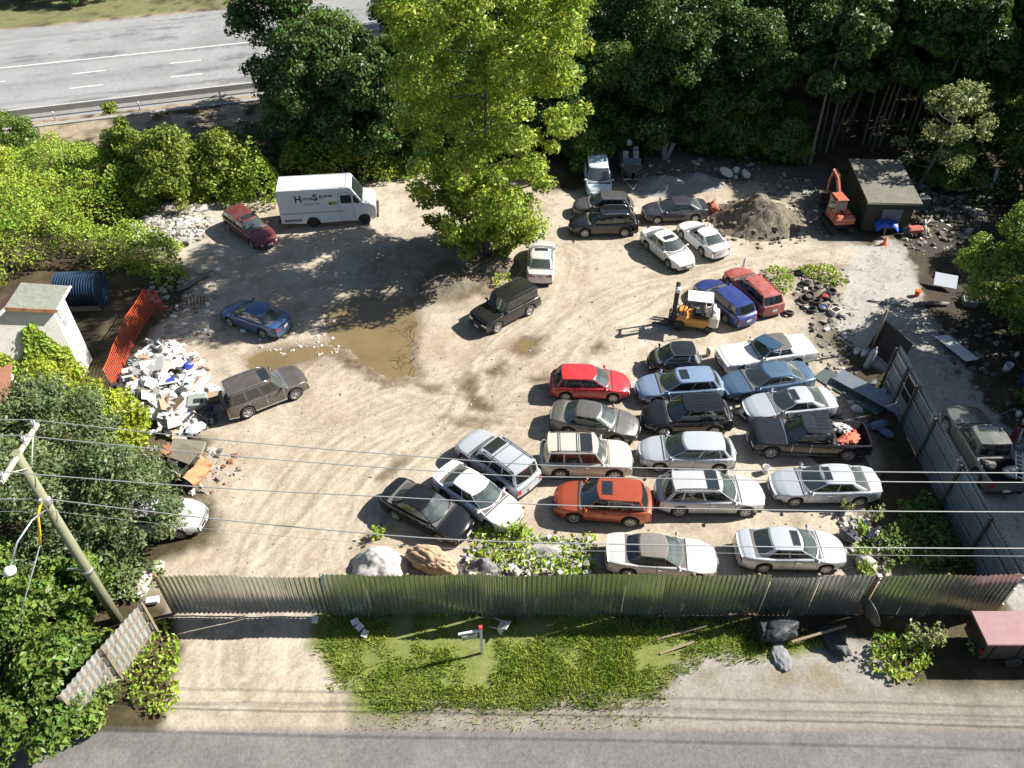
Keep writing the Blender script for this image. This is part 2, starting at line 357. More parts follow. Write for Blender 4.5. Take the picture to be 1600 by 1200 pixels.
road = np.clip((dR+.2)/.3, 0, 1)*np.clip((26-dR)/.5, 0, 1); C = mixc(C, road, (.30, .30, .30)); C = mixc(C, road*np.clip((n1-.45)*3, 0, 1)*.6, (.22, .22, .22)); lw = vnoise(dR*1.1+3, sR*.02, 91); C = mixc(C, road*np.clip((lw-.5)*3, 0, 1)*.5, (.19, .19, .19)); C = mixc(C, road*np.clip((fbm(sR*.15, dR*.9, 93)-.62)*9, 0, 1)*.7, (.13, .13, .135)); farv = np.clip((dR-26)/1.0, 0, 1); C = mixc(C, farv*np.clip(n2*1.3, 0, 1), (.13, .15, .05))
for p, dep in ((PUDDLE, .16), (PUDDLE_B, .10), (PUDDLE_C, .09)):
    dd = polydist(wx*.35+X*.65, wy*.35+Y*.65, p); wet = np.clip(.5-(dd-.25)/1.1, 0, 1)
    C = mixc(C, wet*.92*yd, (.15, .108, .062)); k = np.clip(.5-dd/1.0, 0, 1); H = H*(1-k*.6)-dep*k
C = C*(1+(n4-.5)[..., None]*.22)
H = H*(1-slab)+slab*(n2-.5)*.02; H = H*(1-road)*(1-street*.8)
GH = H
def gz(x, y):
    """ground height by bilinear lookup"""
    i = int(np.clip(np.searchsorted(gx, x)-1, 0, nx-2)); j = int(np.clip(np.searchsorted(gy, y)-1, 0, ny-2))
    return float(GH[j, i])
idx = np.arange(nx*ny).reshape(ny, nx)
F = np.stack([idx[:-1, :-1], idx[:-1, 1:], idx[1:, 1:], idx[1:, :-1]], -1).reshape(-1, 4)
gm = bpy.data.materials.new('ground'); gm.use_nodes = True; nt = gm.node_tree; pb = nt.nodes['Principled BSDF']; pb.inputs['Roughness'].default_value = .92; pb.inputs['Specular IOR Level'].default_value = .2
at = nt.nodes.new('ShaderNodeAttribute'); at.attribute_name = 'albedo'
tc = nt.nodes.new('ShaderNodeTexCoord'); nz = nt.nodes.new('ShaderNodeTexNoise'); nz.inputs['Scale'].default_value = 7; nz.inputs['Detail'].default_value = 8; nz.inputs['Roughness'].default_value = .75
nt.links.new(tc.outputs['Object'], nz.inputs['Vector'])
mr = nt.nodes.new('ShaderNodeMapRange'); mr.inputs[1].default_value = .3; mr.inputs[2].default_value = .7; mr.inputs[3].default_value = .72; mr.inputs[4].default_value = 1.2; nt.links.new(nz.outputs[0], mr.inputs[0])
vm = nt.nodes.new('ShaderNodeVectorMath'); vm.operation = 'SCALE'; nt.links.new(at.outputs['Color'], vm.inputs[0]); nt.links.new(mr.outputs[0], vm.inputs['Scale']); nt.links.new(vm.outputs[0], pb.inputs['Base Color'])
bp = nt.nodes.new('ShaderNodeBump'); bp.inputs['Strength'].default_value = .55; bp.inputs['Distance'].default_value = .06; nt.links.new(nz.outputs[0], bp.inputs['Height']); nt.links.new(bp.outputs[0], pb.inputs['Normal'])
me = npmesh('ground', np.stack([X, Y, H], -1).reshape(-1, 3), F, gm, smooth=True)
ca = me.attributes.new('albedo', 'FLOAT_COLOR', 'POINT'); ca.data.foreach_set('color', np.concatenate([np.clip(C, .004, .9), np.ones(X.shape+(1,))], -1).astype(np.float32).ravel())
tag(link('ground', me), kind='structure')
# puddles: opaque silty water
wat = mat('silty water', (.215, .16, .072), .05, col2=(.15, .11, .055), var=.25, scale=.5, spec=.5, bump=.02, bscale=3)
for nm, p in (('puddle', PUDDLE), ('puddle', PUDDLE_B), ('puddle', PUDDLE_C)):
    c = sum(p, Vector())/len(p); b = MB(); n = len(p)
    b.add([(c.x+(q.x-c.x)*1.12, c.y+(q.y-c.y)*1.12, 0) for q in p]+[(c.x, c.y, 0)], [(i, (i+1) % n, n) for i in range(n)])
    o = b.build(nm, wat); o.location.z = {0: -.085, 1: -.055, 2: -.05}[[PUDDLE, PUDDLE_B, PUDDLE_C].index(p)]; tag(o, kind='structure')
# highway markings and barrier
def rp(s, d, z=0): v = R0+RDIR*s+RNRM*d; return (v.x, v.y, z)
line = mat('road paint', (.75, .75, .73), .7)
b = MB()
for d0, w_, dash in ((2.9, .18, 0), (6.6, .15, 1), (10.3, .15, 1), (14.0, .18, 0)):
    s_ = -40
    while s_ < 90:
        L = 3 if dash else 10
        b.add([rp(s_, d0, .012), rp(s_+L, d0, .012), rp(s_+L, d0+w_, .012), rp(s_, d0+w_, .012)], [(0, 1, 2, 3)]); s_ += 9 if dash else 10
tag(b.build('road_markings', line), kind='structure')
conc = mat('concrete', (.36, .35, .33), .85, col2=(.25, .24, .22), var=.3, scale=2, bump=.2)
b = MB(); s0, s1 = -40, 80
prof = [(-.1, 0), (-.1, .12), (.12, .35), (.17, .82), (.33, .82), (.38, .35), (.6, .12), (.6, 0)]
b.add([rp(s_, d+.55, z) for s_ in (s0, s1) for d, z in prof], [(i, i+1, 8+i+1, 8+i) for i in range(7)])
bar = tag(b.build('road_barrier', conc), 'grey concrete barrier along the near edge of the highway', 'barrier')
kb = MB(); kb.add([rp(s_, d, z) for s_ in (s0, s1) for d, z in ((-1.6, 0), (-1.6, .12), (-1.1, .12), (-1.1, 0))], [(0, 1, 5, 4), (1, 2, 6, 5), (2, 3, 7, 6)])
tag(kb.build('kerb', conc), kind='structure')
k = 0
for s_ in np.arange(4.5, 60, 7.0):
    pb_ = MB(); x, y, _ = rp(s_, -.45); pb_.box((x, y, .4), (.10, .10, .8), m=0, bev=.02); pb_.box((x, y-.02, .72), (.13, .13, .14), m=1, bev=.02)
    k += 1; tag(pb_.build('marker_post', [GALV, WHITEP]), 'short grey marker post with white cap beside the highway barrier', 'post', 'marker posts along the highway')
# ================================================================== VEHICLES
TYPES = {
 'sedan': dict(L=4.7, W=1.80, H=1.43, r=.33, gc=.2, fo=.90, ro=1.02, prof=[(0,.90),(.02,.99),(.10,1.03),(.2,1.02),(.3,.97),(.70,.97),(.76,.94),(.90,.83),(.97,.73),(1,.62)], wb=.75, wt=.56, rt=.285, rb=.115, belt=.96, yt=.70, seg=[('w',.44),('p',.035),('w',.40),('p',.125)], bed=None),
 'coupe': dict(L=4.5, W=1.78, H=1.36, r=.33, gc=.18, fo=.88, ro=.98, prof=[(0,.86),(.03,.96),(.12,1.0),(.3,.95),(.66,.94),(.74,.90),(.90,.80),(.975,.71),(1,.60)], wb=.71, wt=.52, rt=.30, rb=.12, belt=.93, yt=.70, seg=[('w',.56),('p',.03),('w',.26),('p',.15)], bed=None),
 'oldsedan': dict(L=5.2, W=1.88, H=1.43, r=.33, gc=.2, fo=.92, ro=1.25, prof=[(0,.86),(.01,.97),(.25,1.0),(.6,1.0),(.66,.97),(.97,.92),(.99,.88),(1,.80)], wb=.635, wt=.545, rt=.29, rb=.215, belt=.98, yt=.76, seg=[('w',.42),('p',.05),('w',.40),('p',.13)], bed=None, box=1),
 'hatch': dict(L=4.3, W=1.77, H=1.50, r=.33, gc=.2, fo=.86, ro=.80, prof=[(0,.80),(.03,.98),(.1,1.02),(.3,.99),(.72,.97),(.78,.94),(.92,.84),(.98,.74),(1,.62)], wb=.76, wt=.56, rt=.13, rb=.035, belt=.97, yt=.72, seg=[('w',.42),('p',.035),('w',.36),('p',.03),('w',.10),('p',.055)], bed=None),
 'wagon': dict(L=4.75, W=1.78, H=1.48, r=.33, gc=.19, fo=.92, ro=.98, prof=[(0,.80),(.02,.96),(.1,1.0),(.3,.98),(.7,.97),(.76,.94),(.92,.83),(.98,.73),(1,.62)], wb=.735, wt=.57, rt=.10, rb=.03, belt=.96, yt=.74, seg=[('w',.35),('p',.03),('w',.29),('p',.03),('w',.25),('p',.05)], bed=None),
 'cross': dict(L=4.75, W=1.88, H=1.68, r=.37, gc=.23, fo=.90, ro=.95, prof=[(0,.86),(.02,1.05),(.1,1.10),(.3,1.07),(.72,1.05),(.78,1.02),(.92,.93),(.98,.82),(1,.68)], wb=.75, wt=.575, rt=.12, rb=.03, belt=1.05, yt=.73, seg=[('w',.39),('p',.03),('w',.33),('p',.035),('w',.16),('p',.055)], bed=None),
 'suv': dict(L=4.75, W=1.90, H=1.78, r=.385, gc=.26, fo=.85, ro=.98, prof=[(0,.92),(.015,1.06),(.1,1.10),(.3,1.10),(.71,1.10),(.76,1.08),(.93,1.02),(.985,.92),(1,.76)], wb=.735, wt=.615, rt=.07, rb=.022, belt=1.09, yt=.78, seg=[('w',.33),('p',.035),('w',.28),('p',.035),('w',.26),('p',.06)], bed=None, box=.6),
 'jeep': dict(L=4.6, W=1.87, H=1.79, r=.39, gc=.28, fo=.80, ro=.95, prof=[(0,.94),(.01,1.08),(.1,1.11),(.3,1.11),(.68,1.11),(.72,1.10),(.95,1.06),(.985,1.02),(1,.86)], wb=.685, wt=.61, rt=.045, rb=.015, belt=1.10, yt=.83, seg=[('w',.31),('p',.04),('w',.28),('p',.04),('w',.26),('p',.07)], bed=None, box=1),
 'minivan': dict(L=5.0, W=1.95, H=1.76, r=.35, gc=.19, fo=.95, ro=1.0, prof=[(0,.86),(.015,1.0),(.3,1.03),(.78,1.02),(.84,1.0),(.95,.86),(.985,.76),(1,.66)], wb=.835, wt=.62, rt=.065, rb=.015, belt=1.03, yt=.76, seg=[('w',.34),('p',.025),('w',.29),('p',.025),('w',.26),('p',.06)], bed=None),
 'pickup': dict(L=5.4, W=1.95, H=1.83, r=.41, gc=.32, fo=.92, ro=1.10, prof=[(0,1.14),(.29,1.15),(.30,1.16),(.70,1.16),(.76,1.14),(.95,1.08),(.985,.98),(1,.82)], wb=.715, wt=.60, rt=.355, rb=.315, belt=1.16, yt=.78, seg=[('w',.45),('p',.06),('w',.36),('p',.13)], bed=(.02,.295), box=.7),
 'micro': dict(L=2.7, W=1.56, H=1.54, r=.30, gc=.2, fo=.40, ro=.42, prof=[(0,.72),(.03,.92),(.1,1.0),(.4,.97),(.84,.96),(.9,.88),(.97,.76),(1,.60)], wb=.875, wt=.60, rt=.13, rb=.03, belt=.98, yt=.78, seg=[('w',.66),('p',.07),('w',.16),('p',.11)], bed=None),
 'convertible': dict(L=4.8, W=1.82, H=1.38, r=.34, gc=.19, fo=.92, ro=1.02, prof=[(0,.88),(.02,.97),(.10,1.0),(.2,.99),(.3,.95),(.66,.95),(.74,.92),(.90,.82),(.975,.73),(1,.62)], wb=.70, wt=.535, rt=.30, rb=.165, belt=.945, yt=.70, seg=[('w',.50),('p',.03),('w',.27),('p',.20)], bed=None),
}
BEDM = mat('bed liner', (.02, .02, .022), .92, spec=.12)
GLASS = glassmat('car glass', (.62, .74, .71), 1.0, .16); GLASSD = glassmat('tinted car glass', (.13, .15, .145), 1.0, .05); SUNGLASS = glassmat('sunroof glass', (.03, .032, .035))
INTER = mat('car interior', (.085, .082, .078), .9, col2=(.16, .15, .135), var=.3, scale=4); SEATL = mat('tan seats', (.30, .255, .20), .8); SEATD = mat('grey seats', (.085, .085, .085), .85)
HEADL = mat('headlamp', (.62, .65, .68), .12, .15, coat=.8); TAIL = mat('tail lamp', (.42, .012, .015), .2, coat=.8); AMBER = mat('indicator', (.7, .25, .03), .25, coat=.6)
PLATE = mat('number plate', (.62, .62, .60), .5); GRILLE = mat('car grille', (.02, .02, .022), .4, .3)
_wheels = {}
def wheel_meshes(r, w, steel):
    k = (round(r, 3), w, steel)
    if k not in _wheels:
        M = Matrix.Rotation(R(-90), 4, 'X'); t = MB()
        t.lathe([(r*.62, -w*.5), (r*.90, -w*.5), (r*.985, -w*.36), (r, -w*.15), (r, w*.15), (r*.985, w*.36), (r*.90, w*.5), (r*.66, w*.5), (r*.62, w*.40)], 26, M, 0, True, False)
        rm = MB(); rm.lathe([(r*.60, -w*.4), (r*.62, w*.1)], 20, M, 1, True, True)
        rm.lathe([(r*.66, w*.47), (r*.64, w*.50), (r*.57, w*.46), (r*.54, w*.2)], 26, M, 0, True, False)
        ns = 6 if not steel else 10
        for i in range(ns):
            a = 2*math.pi*i/ns; d = Vector((math.cos(a), 0, math.sin(a))); e = Vector((-d.z, 0, d.x)); y0, y1 = w*.46, w*.42
            wi, wo = (.10*r, .13*r) if not steel else (.08*r, .10*r)
            P = [d*r*.10-e*wi, d*r*.10+e*wi, d*r*.57+e*wo, d*r*.57-e*wo]
            rm.add([(p.x, y0 if q < 2 else y1, p.z) for q, p in enumerate(P)]+[(p.x, y0-.05, p.z) for p in P], [(3, 2, 1, 0), (4, 5, 6, 7), (0, 1, 5, 4), (1, 2, 6, 5), (2, 3, 7, 6), (3, 0, 4, 7)], 0)
        rm.lathe([(r*.16, w*.38), (r*.16, w*.49), (r*.10, w*.52)], 12, M, 0, True, True)
        _wheels[k] = (t.mesh('wheel', RUBBER), rm.mesh('rim', [STEELD if steel == 2 else ALLOY, HOLE]))
    return _wheels[k]

def lerp(a, b, t): return a+(b-a)*t
def car(name, label, cat, typ, front, rear, col, group=None, zref=.65, L=None, glass=None, side_glass=None, roof=None, cabin=None, sunroof=None, rails=None, ribs=0, trim=None, seats=None,
        steel=0, lower=None, open_cab=None, hoodcol=None, fit=.06, plate=True, nohead=False, nowheel=(), tail_scale=1.0, dz=0.0, hoodscoop=False, chrome=False, rear_end=True, ztilt=0.0):
    T = dict(TYPES[typ]); f = G(*front, zref) if len(front) == 2 else front; q = G(*rear, zref) if len(rear) == 2 else rear; d = f-q; ang = math.atan2(d.y, d.x)
    Lm = d.length; Lc = max(T['L']*(1-fit), min(T['L']*(1+fit), Lm)) if L is None else L
    c = (f+q)/2; t = thing(name, label, cat, (c.x, c.y, gz(c.x, c.y)+dz), ang, group); t.rotation_euler[1] = ztilt
    L = Lc; Wd = T['W']; hw0 = Wd/2; gc = T['gc']; r = T['r']; xf, xr = L/2-T['fo'], -L/2+T['ro']; box = T.get('box', 0); belt = T['belt']; ra = r*1.17
    X_ = lambda tt: -L/2+tt*L
    glass = glass or GLASS; side_glass = side_glass or GLASSD; cabin = cabin or col; roof = roof or cabin; trim = trim or BLACK; lower = lower or col; hoodcol = hoodcol or col
    xwb, xwt, xrt, xrb = X_(T['wb']), X_(T['wt']), X_(T['rt']), X_(T['rb'])
    pz = T['prof']
    def ztop(x):
        tt = (x+L/2)/L
        for (a, za), (b, zb) in zip(pz[:-1], pz[1:]):
            if tt <= b: return lerp(za, zb, max(0, (tt-a)/(b-a)))
        return pz[-1][1]
    rf_, rr_ = (.21, .14) if not box else (.16-.10*box, .10-.05*box)
    def hw(x):
        tt = (x+L/2)/L; k = 1.0
        if tt > .80: k -= (1.3*rf_)*((tt-.80)/.20)**2.4
        if tt < .16: k -= (1.4*rr_)*((.16-tt)/.16)**2.4
        return hw0*k
    bf, br = .24-.14*box, .13-.07*box
    def bulge(x, y):
        tt = (x+L/2)/L; e = 1-min(1, (y/hw0)**2)
        return (bf*max(0, (tt-.72)/.28)**2 if tt > .72 else 0)*(e-.55) - (br*max(0, (.15-tt)/.15)**2 if tt < .15 else 0)*(e-.55)
    st = set(round(-L/2+L*i/52, 4) for i in range(53))
    for xw in (xf, xr):
        for e in (-1, 1): st.add(round(xw+e*ra, 4)); st.add(round(xw+e*(ra+.004), 4))
        for e in (-.9, -.7, -.45, 0, .45, .7, .9): st.add(round(xw+e*ra, 4))
    # door seams
    nseg = [s for s in T['seg']]; xsf, xsr = xwb-.16, xrt+(xrb-xrt)*.35
    seams = [xsf-.05]
    acc = 0
    for kd, fr in nseg:
        acc += fr
        if kd == 'p' and acc < .93: seams.append(lerp(xsf, xsr, acc-fr/2))
    if typ in ('coupe', 'convertible', 'micro'): seams = seams[:2]
    for x in seams: st.add(round(x-.011, 4)); st.add(round(x+.011, 4))
    hs0, hs1 = xwb+.03, xwb+.10
    st |= {round(hs0, 4), round(hs1, 4), round(xwb-.40, 4), round(xrb+.02, 4)}
    if T['bed']: st |= {round(X_(v)+e, 4) for v in T['bed'] for e in (0, .004)}
    st = sorted(x for x in st if -L/2-1e-6 <= x <= L/2+1e-6)
    ks = [0, .12, .30, .50, .70, .86, .96, 1.0]; pf = [.945, .965, .995, 1.0, .99, .975, .955, .925]
    tops = [.925, .86, .70, .45, 0, -.45, -.70, -.86, -.925]; NS = len(ks)
    tub0, tub1 = xrb+.04, xwb-.40
    V = []; info = []
    for x in st:
        h = hw(x); zt = ztop(x); dx = min((abs(x-xf), abs(x-xr)))
        tt = (x+L/2)/L; zl = gc+(.05 if tt > .93 or tt < .06 else 0)
        if dx <= ra+1e-6: zl = max(zl, r+math.sqrt(max(0, ra*ra-dx*dx)))
        crown = .055 if x > xwb else .03
        zs = zt-crown
        ring = []
        for k, p in zip(ks, pf):
            z = lerp(zl, zs, k); nose = 0
            if tt > .9: nose = .05*(1-k)*((tt-.9)/.1)
            if tt < .08: nose = -.05*(1-k)*((.08-tt)/.08)
            ring.append((x+bulge(x, h*p)+nose, h*p, z))
        inb = T['bed'] and X_(T['bed'][0])+.002 <= x <= X_(T['bed'][1])+.002
        intub = tub0 < x < tub1
        for tp in tops[1:-1]:
            z = zs+crown*(1-(tp/.925)**2)
            if abs(tp) < .8:
                if intub and xrt-.35*0 < x: z = zs-.34
                if inb: z = .72
            ring.append((x+bulge(x, h*tp), h*tp, z))
        for k, p in reversed(list(zip(ks, pf))):
            z = lerp(zl, zs, k); nose = 0
            if tt > .9: nose = .05*(1-k)*((tt-.9)/.1)
            if tt < .08: nose = -.05*(1-k)*((.08-tt)/.08)
            ring.append((x+bulge(x, h*p)+nose, -h*p, z))
        V.append(ring)
    n = len(V[0]); ix = lambda i, j: i*n+j
    vs = [p for rg in V for p in rg]; fs = []; ms = []; keys = []
    for i in range(len(st)-1):
        xm = (st[i]+st[i+1])/2; thin = st[i+1]-st[i] < .024 and any(abs(xm-s_) < .003 for s_ in seams)
        for j in range(n-1):
            m = 0; side = j < NS-1 or j >= n-NS
            jj = j if j < NS-1 else (n-2-j)
            if side:
                if jj == 0: m = 1
                if thin and jj >= 1: m = 1
            else:
                if hs0-.001 <= st[i] and st[i+1] <= hs1+.001: m = 1
                elif xm > hs1: m = 3
                if tub0 < xm < xwb and 1 <= j-(NS-1) <= 6: m = 2
                if T['bed'] and X_(T['bed'][0])-.001 <= xm <= X_(T['bed'][1])+.003 and 1 <= j-(NS-1) <= 6: m = 4
            fs.append((ix(i, j), ix(i+1, j), ix(i+1, j+1), ix(i, j+1))); ms.append(m); keys.append(('s' if side else 't', xm, jj))
    # end caps
    for e, i in ((1, len(st)-1), (-1, 0)):
        ring = V[i]; x = st[i]; rows = []
        for k in range(NS):
            L_, R_ = ring[k], ring[n-1-k]
            if k == NS-1: row = [ix(i, j) for j in range(NS-1, n-NS+1)]
            else:
                row = [ix(i, k)]
                for tp in tops[1:-1]:
                    y = L_[1]*tp/.925; row.append(len(vs)); vs.append((L_[0]-bulge(x, L_[1])+bulge(x, y), y, L_[2]))
                row.append(ix(i, n-1-k))
            rows.append(row)
        for k in range(NS-1):
            for c_ in range(8):
                a, b, c2, d2 = rows[k][c_], rows[k][c_+1], rows[k+1][c_+1], rows[k+1][c_]
                fs.append((a, b, c2, d2) if e < 0 else (d2, c2, b, a)); ms.append(1 if k == 0 else 0); keys.append(('f' if e > 0 else 'r', c_, k))
    A = np.array(vs); Fq = np.array(fs)
    b = MB(); b.add(vs, fs, ms, True)
    # belly and wheel-well blocks
    bz = (belt-.38 if not T['bed'] else .64)-gc; b.box((0, 0, gc+.06+bz/2), (L*.93, Wd*.62, bz), m=4)
    for xa, xb in ((-L/2+.08, xr-ra-.01), (xr+ra+.01, xf-ra-.01), (xf+ra+.01, L/2-.12)):
        if xb-xa > .05: b.box(((xa+xb)/2, 0, gc+.10), (xb-xa, Wd*.86, .16), m=1)
    def patch(nm, sel, off, m, lab=None):
        ids = [i for i, k in enumerate(keys) if sel(k, A[Fq[i]].mean(0))]
        if not ids: return None
        fq = Fq[ids]; used = np.unique(fq); rem = {v: i for i, v in enumerate(used)}
        N = np.zeros(A.shape)
        for f_ in fq:
            nn = np.cross(A[f_[2]]-A[f_[0]], A[f_[3]]-A[f_[1]]); nn /= (np.linalg.norm(nn)+1e-9)
            for v in f_: N[v] += nn
        N /= (np.linalg.norm(N, axis=1, keepdims=True)+1e-9)
        bb = MB(); bb.add([tuple(A[v]+N[v]*off) for v in used], [[rem[v] for v in f_] for f_ in fq], 0, True)
        o = bb.build(nm, m, t)
        if lab: o['label'] = lab
        return o
    # ------------- cabin
    ybf, ybr = hw0*.865, hw0*(.85 if not T['bed'] else .86); yt = hw0*T['yt']; zr = T['H']; zb = belt-.02
    crw = .045; xc = (xwt+xrt)/2; hl = (xwt-xrt)/2+.2
    zroof = lambda x, y: zr-crw-.045*((x-xc)/hl)**2*(1-.5*box)+crw*(1-min(1, abs(y)/yt)**2)
    half = []      # (bottom, top, kind of following segment)
    wcb, wct = (.24, .14) if box < .9 else (.10, .06)
    fy = [0, .35, .65, .88, 1.0]
    for i, q_ in enumerate(fy):
        half.append(((xwb-wcb*q_**2.2, ybf*.93*q_), (xwt-wct*q_**2.2, yt*.93*q_), 'F' if i < 4 else 'A'))
    sxb0, sxb1 = xwb-wcb-.07, xrb+(.20 if typ in ('sedan', 'coupe', 'convertible') else .10); sxt0, sxt1 = xwt-wct-.04, xrt+.05
    acc = 0; wn = 0
    for kd, fr in nseg:
        sub = 3 if kd == 'w' and fr > .15 else 1
        for s_ in range(sub):
            q_ = acc+fr*s_/sub; cu = 1-.05*(2*q_-1)**2
            half.append(((lerp(sxb0, sxb1, q_), lerp(ybf, ybr, q_)*(1-.03*(2*q_-1)**2)), (lerp(sxt0, sxt1, q_), yt*cu), ('W%d' % wn) if kd == 'w' else 'P'))
        acc += fr; wn += kd == 'w'
    half.append(((sxb1, ybr*.97), (sxt1, yt*.95), 'C'))
    rcb = .12 if box < .9 else .04
    for i, q_ in enumerate([.93, .7, .4, 0]):
        half.append(((xrb+rcb*q_**2.2, ybr*.93*q_), (xrt+rcb*.6*q_**2.2, yt*.93*q_), 'B' if i < 3 else None))
    m_ = len(half)
    ring = [(h_[0], h_[1], h_[2], 1) for h_ in half[:-1]]
    # full ring: left half front->rear, then right half rear->front
    full = [(h_[0][0], h_[0][1], h_[1][0], h_[1][1], h_[2]) for h_ in half[:-1]]
    h_ = half[-1]; full.append((h_[0][0], h_[0][1], h_[1][0], h_[1][1], half[-2][2]))
    for i in range(m_-2, 0, -1):
        h_ = half[i]; full.append((h_[0][0], -h_[0][1], h_[1][0], -h_[1][1], half[i-1][2]))
    nr = len(full); rowsS = [0, .09, .5, .90, 1.0]; cv = []
    for s_ in rowsS:
        for (bx, by, tx, ty, kd) in full:
            x = lerp(bx, tx, s_); y = lerp(by, ty, s_); o = 1+.035*math.sin(math.pi*s_*.9)
            zt_ = zroof(tx, ty); z0_ = min(zb, ztop(max(-L/2, min(L/2, bx)))-.02)
            if T['bed'] and bx < xrb+.3: z0_ = zb
            cv.append((x, y*o, lerp(z0_, zt_, s_)))
    cidx = lambda s_, i: s_*nr+i % nr
    groups = {}
    cab = MB(); cabf = []
    for i in range(nr):
        kd = full[i][4]; sgn = 'L' if i < m_-1 else 'R'
        for s_ in range(4):
            f_ = (cidx(s_, i), cidx(s_, i+1), cidx(s_+1, i+1), cidx(s_+1, i))
            key = None
            if s_ in (1, 2) and kd and kd[0] in 'FBW': key = kd if kd in 'FB' else kd+sgn
            if key: groups.setdefault(key, []).append(f_)
            else: cabf.append(f_)
    cab.add(cv, cabf, 0, True)
    # roof
    rv = []; top0 = [(f_[2], f_[3]) for f_ in full]; rs = [0, .10, .35, .7, 1.0]
    for s_ in rs:
        for (x, y) in top0:
            xx = lerp(x, max(xrt+.35, min(xwt-.35, x)), s_); yy = y*(1-s_); zz = zroof(xx, yy) if s_ else zroof(x, y)
            rv.append((xx, yy, zz))
    rb_ = MB(); rb_.add(rv, [(cidx(s_, i), cidx(s_, i+1), cidx(s_+1, i+1), cidx(s_+1, i)) for s_ in range(4) for i in range(nr)], 0, True)
    b.build('body', [col, trim, INTER, hoodcol, BEDM], t)
    cab.build('cabin_frame', cabin, t)
    ro = rb_.build('soft_top' if typ == 'convertible' else 'roof', roof, t)
    names = {'F': 'windshield', 'B': 'rear_window'}
    for key, fl in groups.items():
        used = sorted({v for f_ in fl for v in f_}); rem = {v: i for i, v in enumerate(used)}
        g = MB(); g.add([cv[v] for v in used], [[rem[v] for v in f_] for f_ in fl], 0, True)
        if open_cab and key in open_cab: continue
        g.build(names.get(key, 'side_window'), glass if key == 'F' or key == 'B' and glass is not GLASSD and typ in ('sedan', 'coupe', 'oldsedan') else side_glass, t)
    # ------------- roof furniture
    if sunroof:
        x0, x1 = lerp(xwt, xrt, sunroof[0]), lerp(xwt, xrt, sunroof[1]); yw = yt*(sunroof[2] if len(sunroof) > 2 else .56)
        g = MB(); P = [[(lerp(x0, x1, i/3), yw*j, zroof(lerp(x0, x1, i/3), yw*j)+.010) for j in (-1, -.5, 0, .5, 1)] for i in range(4)]; g.grid(P); g.build('sunroof', SUNGLASS, t)
        fr_ = MB(); ee = .035
        for (xa, ya, xb, yb) in ((x0+ee, -yw-ee, x0, yw+ee), (x1, -yw-ee, x1-ee, yw+ee), (x0, yw, x1, yw+ee), (x0, -yw-ee, x1, -yw)):
            fr_.grid([[(lerp(xa, xb, i), lerp(ya, yb, j/4), zroof(lerp(xa, xb, i), lerp(ya, yb, j/4))+.013) for j in range(5)] for i in (0, 1)])
        fr_.build('sunroof_frame', BLACK, t)
    if rails:
        for s_ in (-1, 1):
            g = MB(); xs = [lerp(xwt-.25, xrt+.12, i/8) for i in range(9)]
            g.tube([(x, s_*yt*.88, zroof(x, yt*.88)+(.055 if 0 < i < 8 else .0)) for i, x in enumerate(xs)], .024, 6); g.build('roof_rail', rails if not isinstance(rails, bool) else BLACK, t)
        if ribs == -1:
            for fx in (.38, .75):
                x = lerp(xwt, xrt, fx); g = MB(); g.tube([(x, yt*.88*s_, zroof(x, yt*.88*abs(s_))+.075) for s_ in (-1, -.5, 0, .5, 1)], .022, 6); g.build('roof_crossbar', rails if not isinstance(rails, bool) else BLACK, t)
    if ribs > 0:
        g = MB()
        for i in range(ribs):
            y = yt*.62*(2*i/(ribs-1)-1); xs = [lerp(xwt-.55, xrt+.18, k/6) for k in range(7)]
            for x0, x1 in zip(xs[:-1], xs[1:]): g.add([(x0, y-.025, zroof(x0, y)+.004), (x1, y-.025, zroof(x1, y)+.004), (x1, y, zroof(x1, y)+.020), (x0, y, zroof(x0, y)+.020), (x0, y+.025, zroof(x0, y)+.004), (x1, y+.025, zroof(x1, y)+.004)], [(3, 2, 1, 0), (3, 4, 5, 2)], 0)
        g.build('roof_ribs', roof, t)
    # ------------- seats
    sm = seats or SEATD; zf = belt-.30
    rowx = [lerp(xwt, xrt, .12)+.12] + ([] if typ in ('micro',) else [lerp(xwt, xrt, .72)-.05] if T['bed'] is None else [lerp(xwt, xrt, .85)])
    sb = MB()
    for k_, xx in enumerate(rowx):
        for y in (-.36, .36) if k_ == 0 else (-.40, 0, .40):
            sb.box((xx-.06, y*Wd/1.8, zf+.20), (.13, .42 if k_ == 0 else .38, .55), ry=R(-14), bev=.06); sb.box((xx-.16, y*Wd/1.8, zf+.53), (.09, .24, .16), bev=.04)
    sb.build('seats', sm, t)
    db = MB(); db.box((xwb-.45, 0, belt-.05), (.34, Wd*.72, .12), m=0, bev=.05)
    M = Matrix.Translation((xwb-.72, .36, belt-.06)) @ Matrix.Rotation(R(-65), 4, 'Y'); N_ = 14
    db.tube([M @ Vector((math.cos(a)*.17, math.sin(a)*.17, 0)) for a in [2*math.pi*i/N_ for i in range(N_+1)]], .018, 6, m=0, cap=False); db.build('dashboard', [INTER], t)
    # ------------- lamps, grille, plate
    hx = L/2-.42 if not box else L/2-.16
    if not nohead:
        for s_ in (1, -1):
            patch('headlight', lambda k, c_: ((k[0] == 'f' and 4 <= k[2] <= 5 and abs(c_[1]) > hw0*.50) or (k[0] == 's' and c_[0] > hx and 4 <= k[2] <= 5)) and c_[1]*s_ > 0, .012, HEADL)
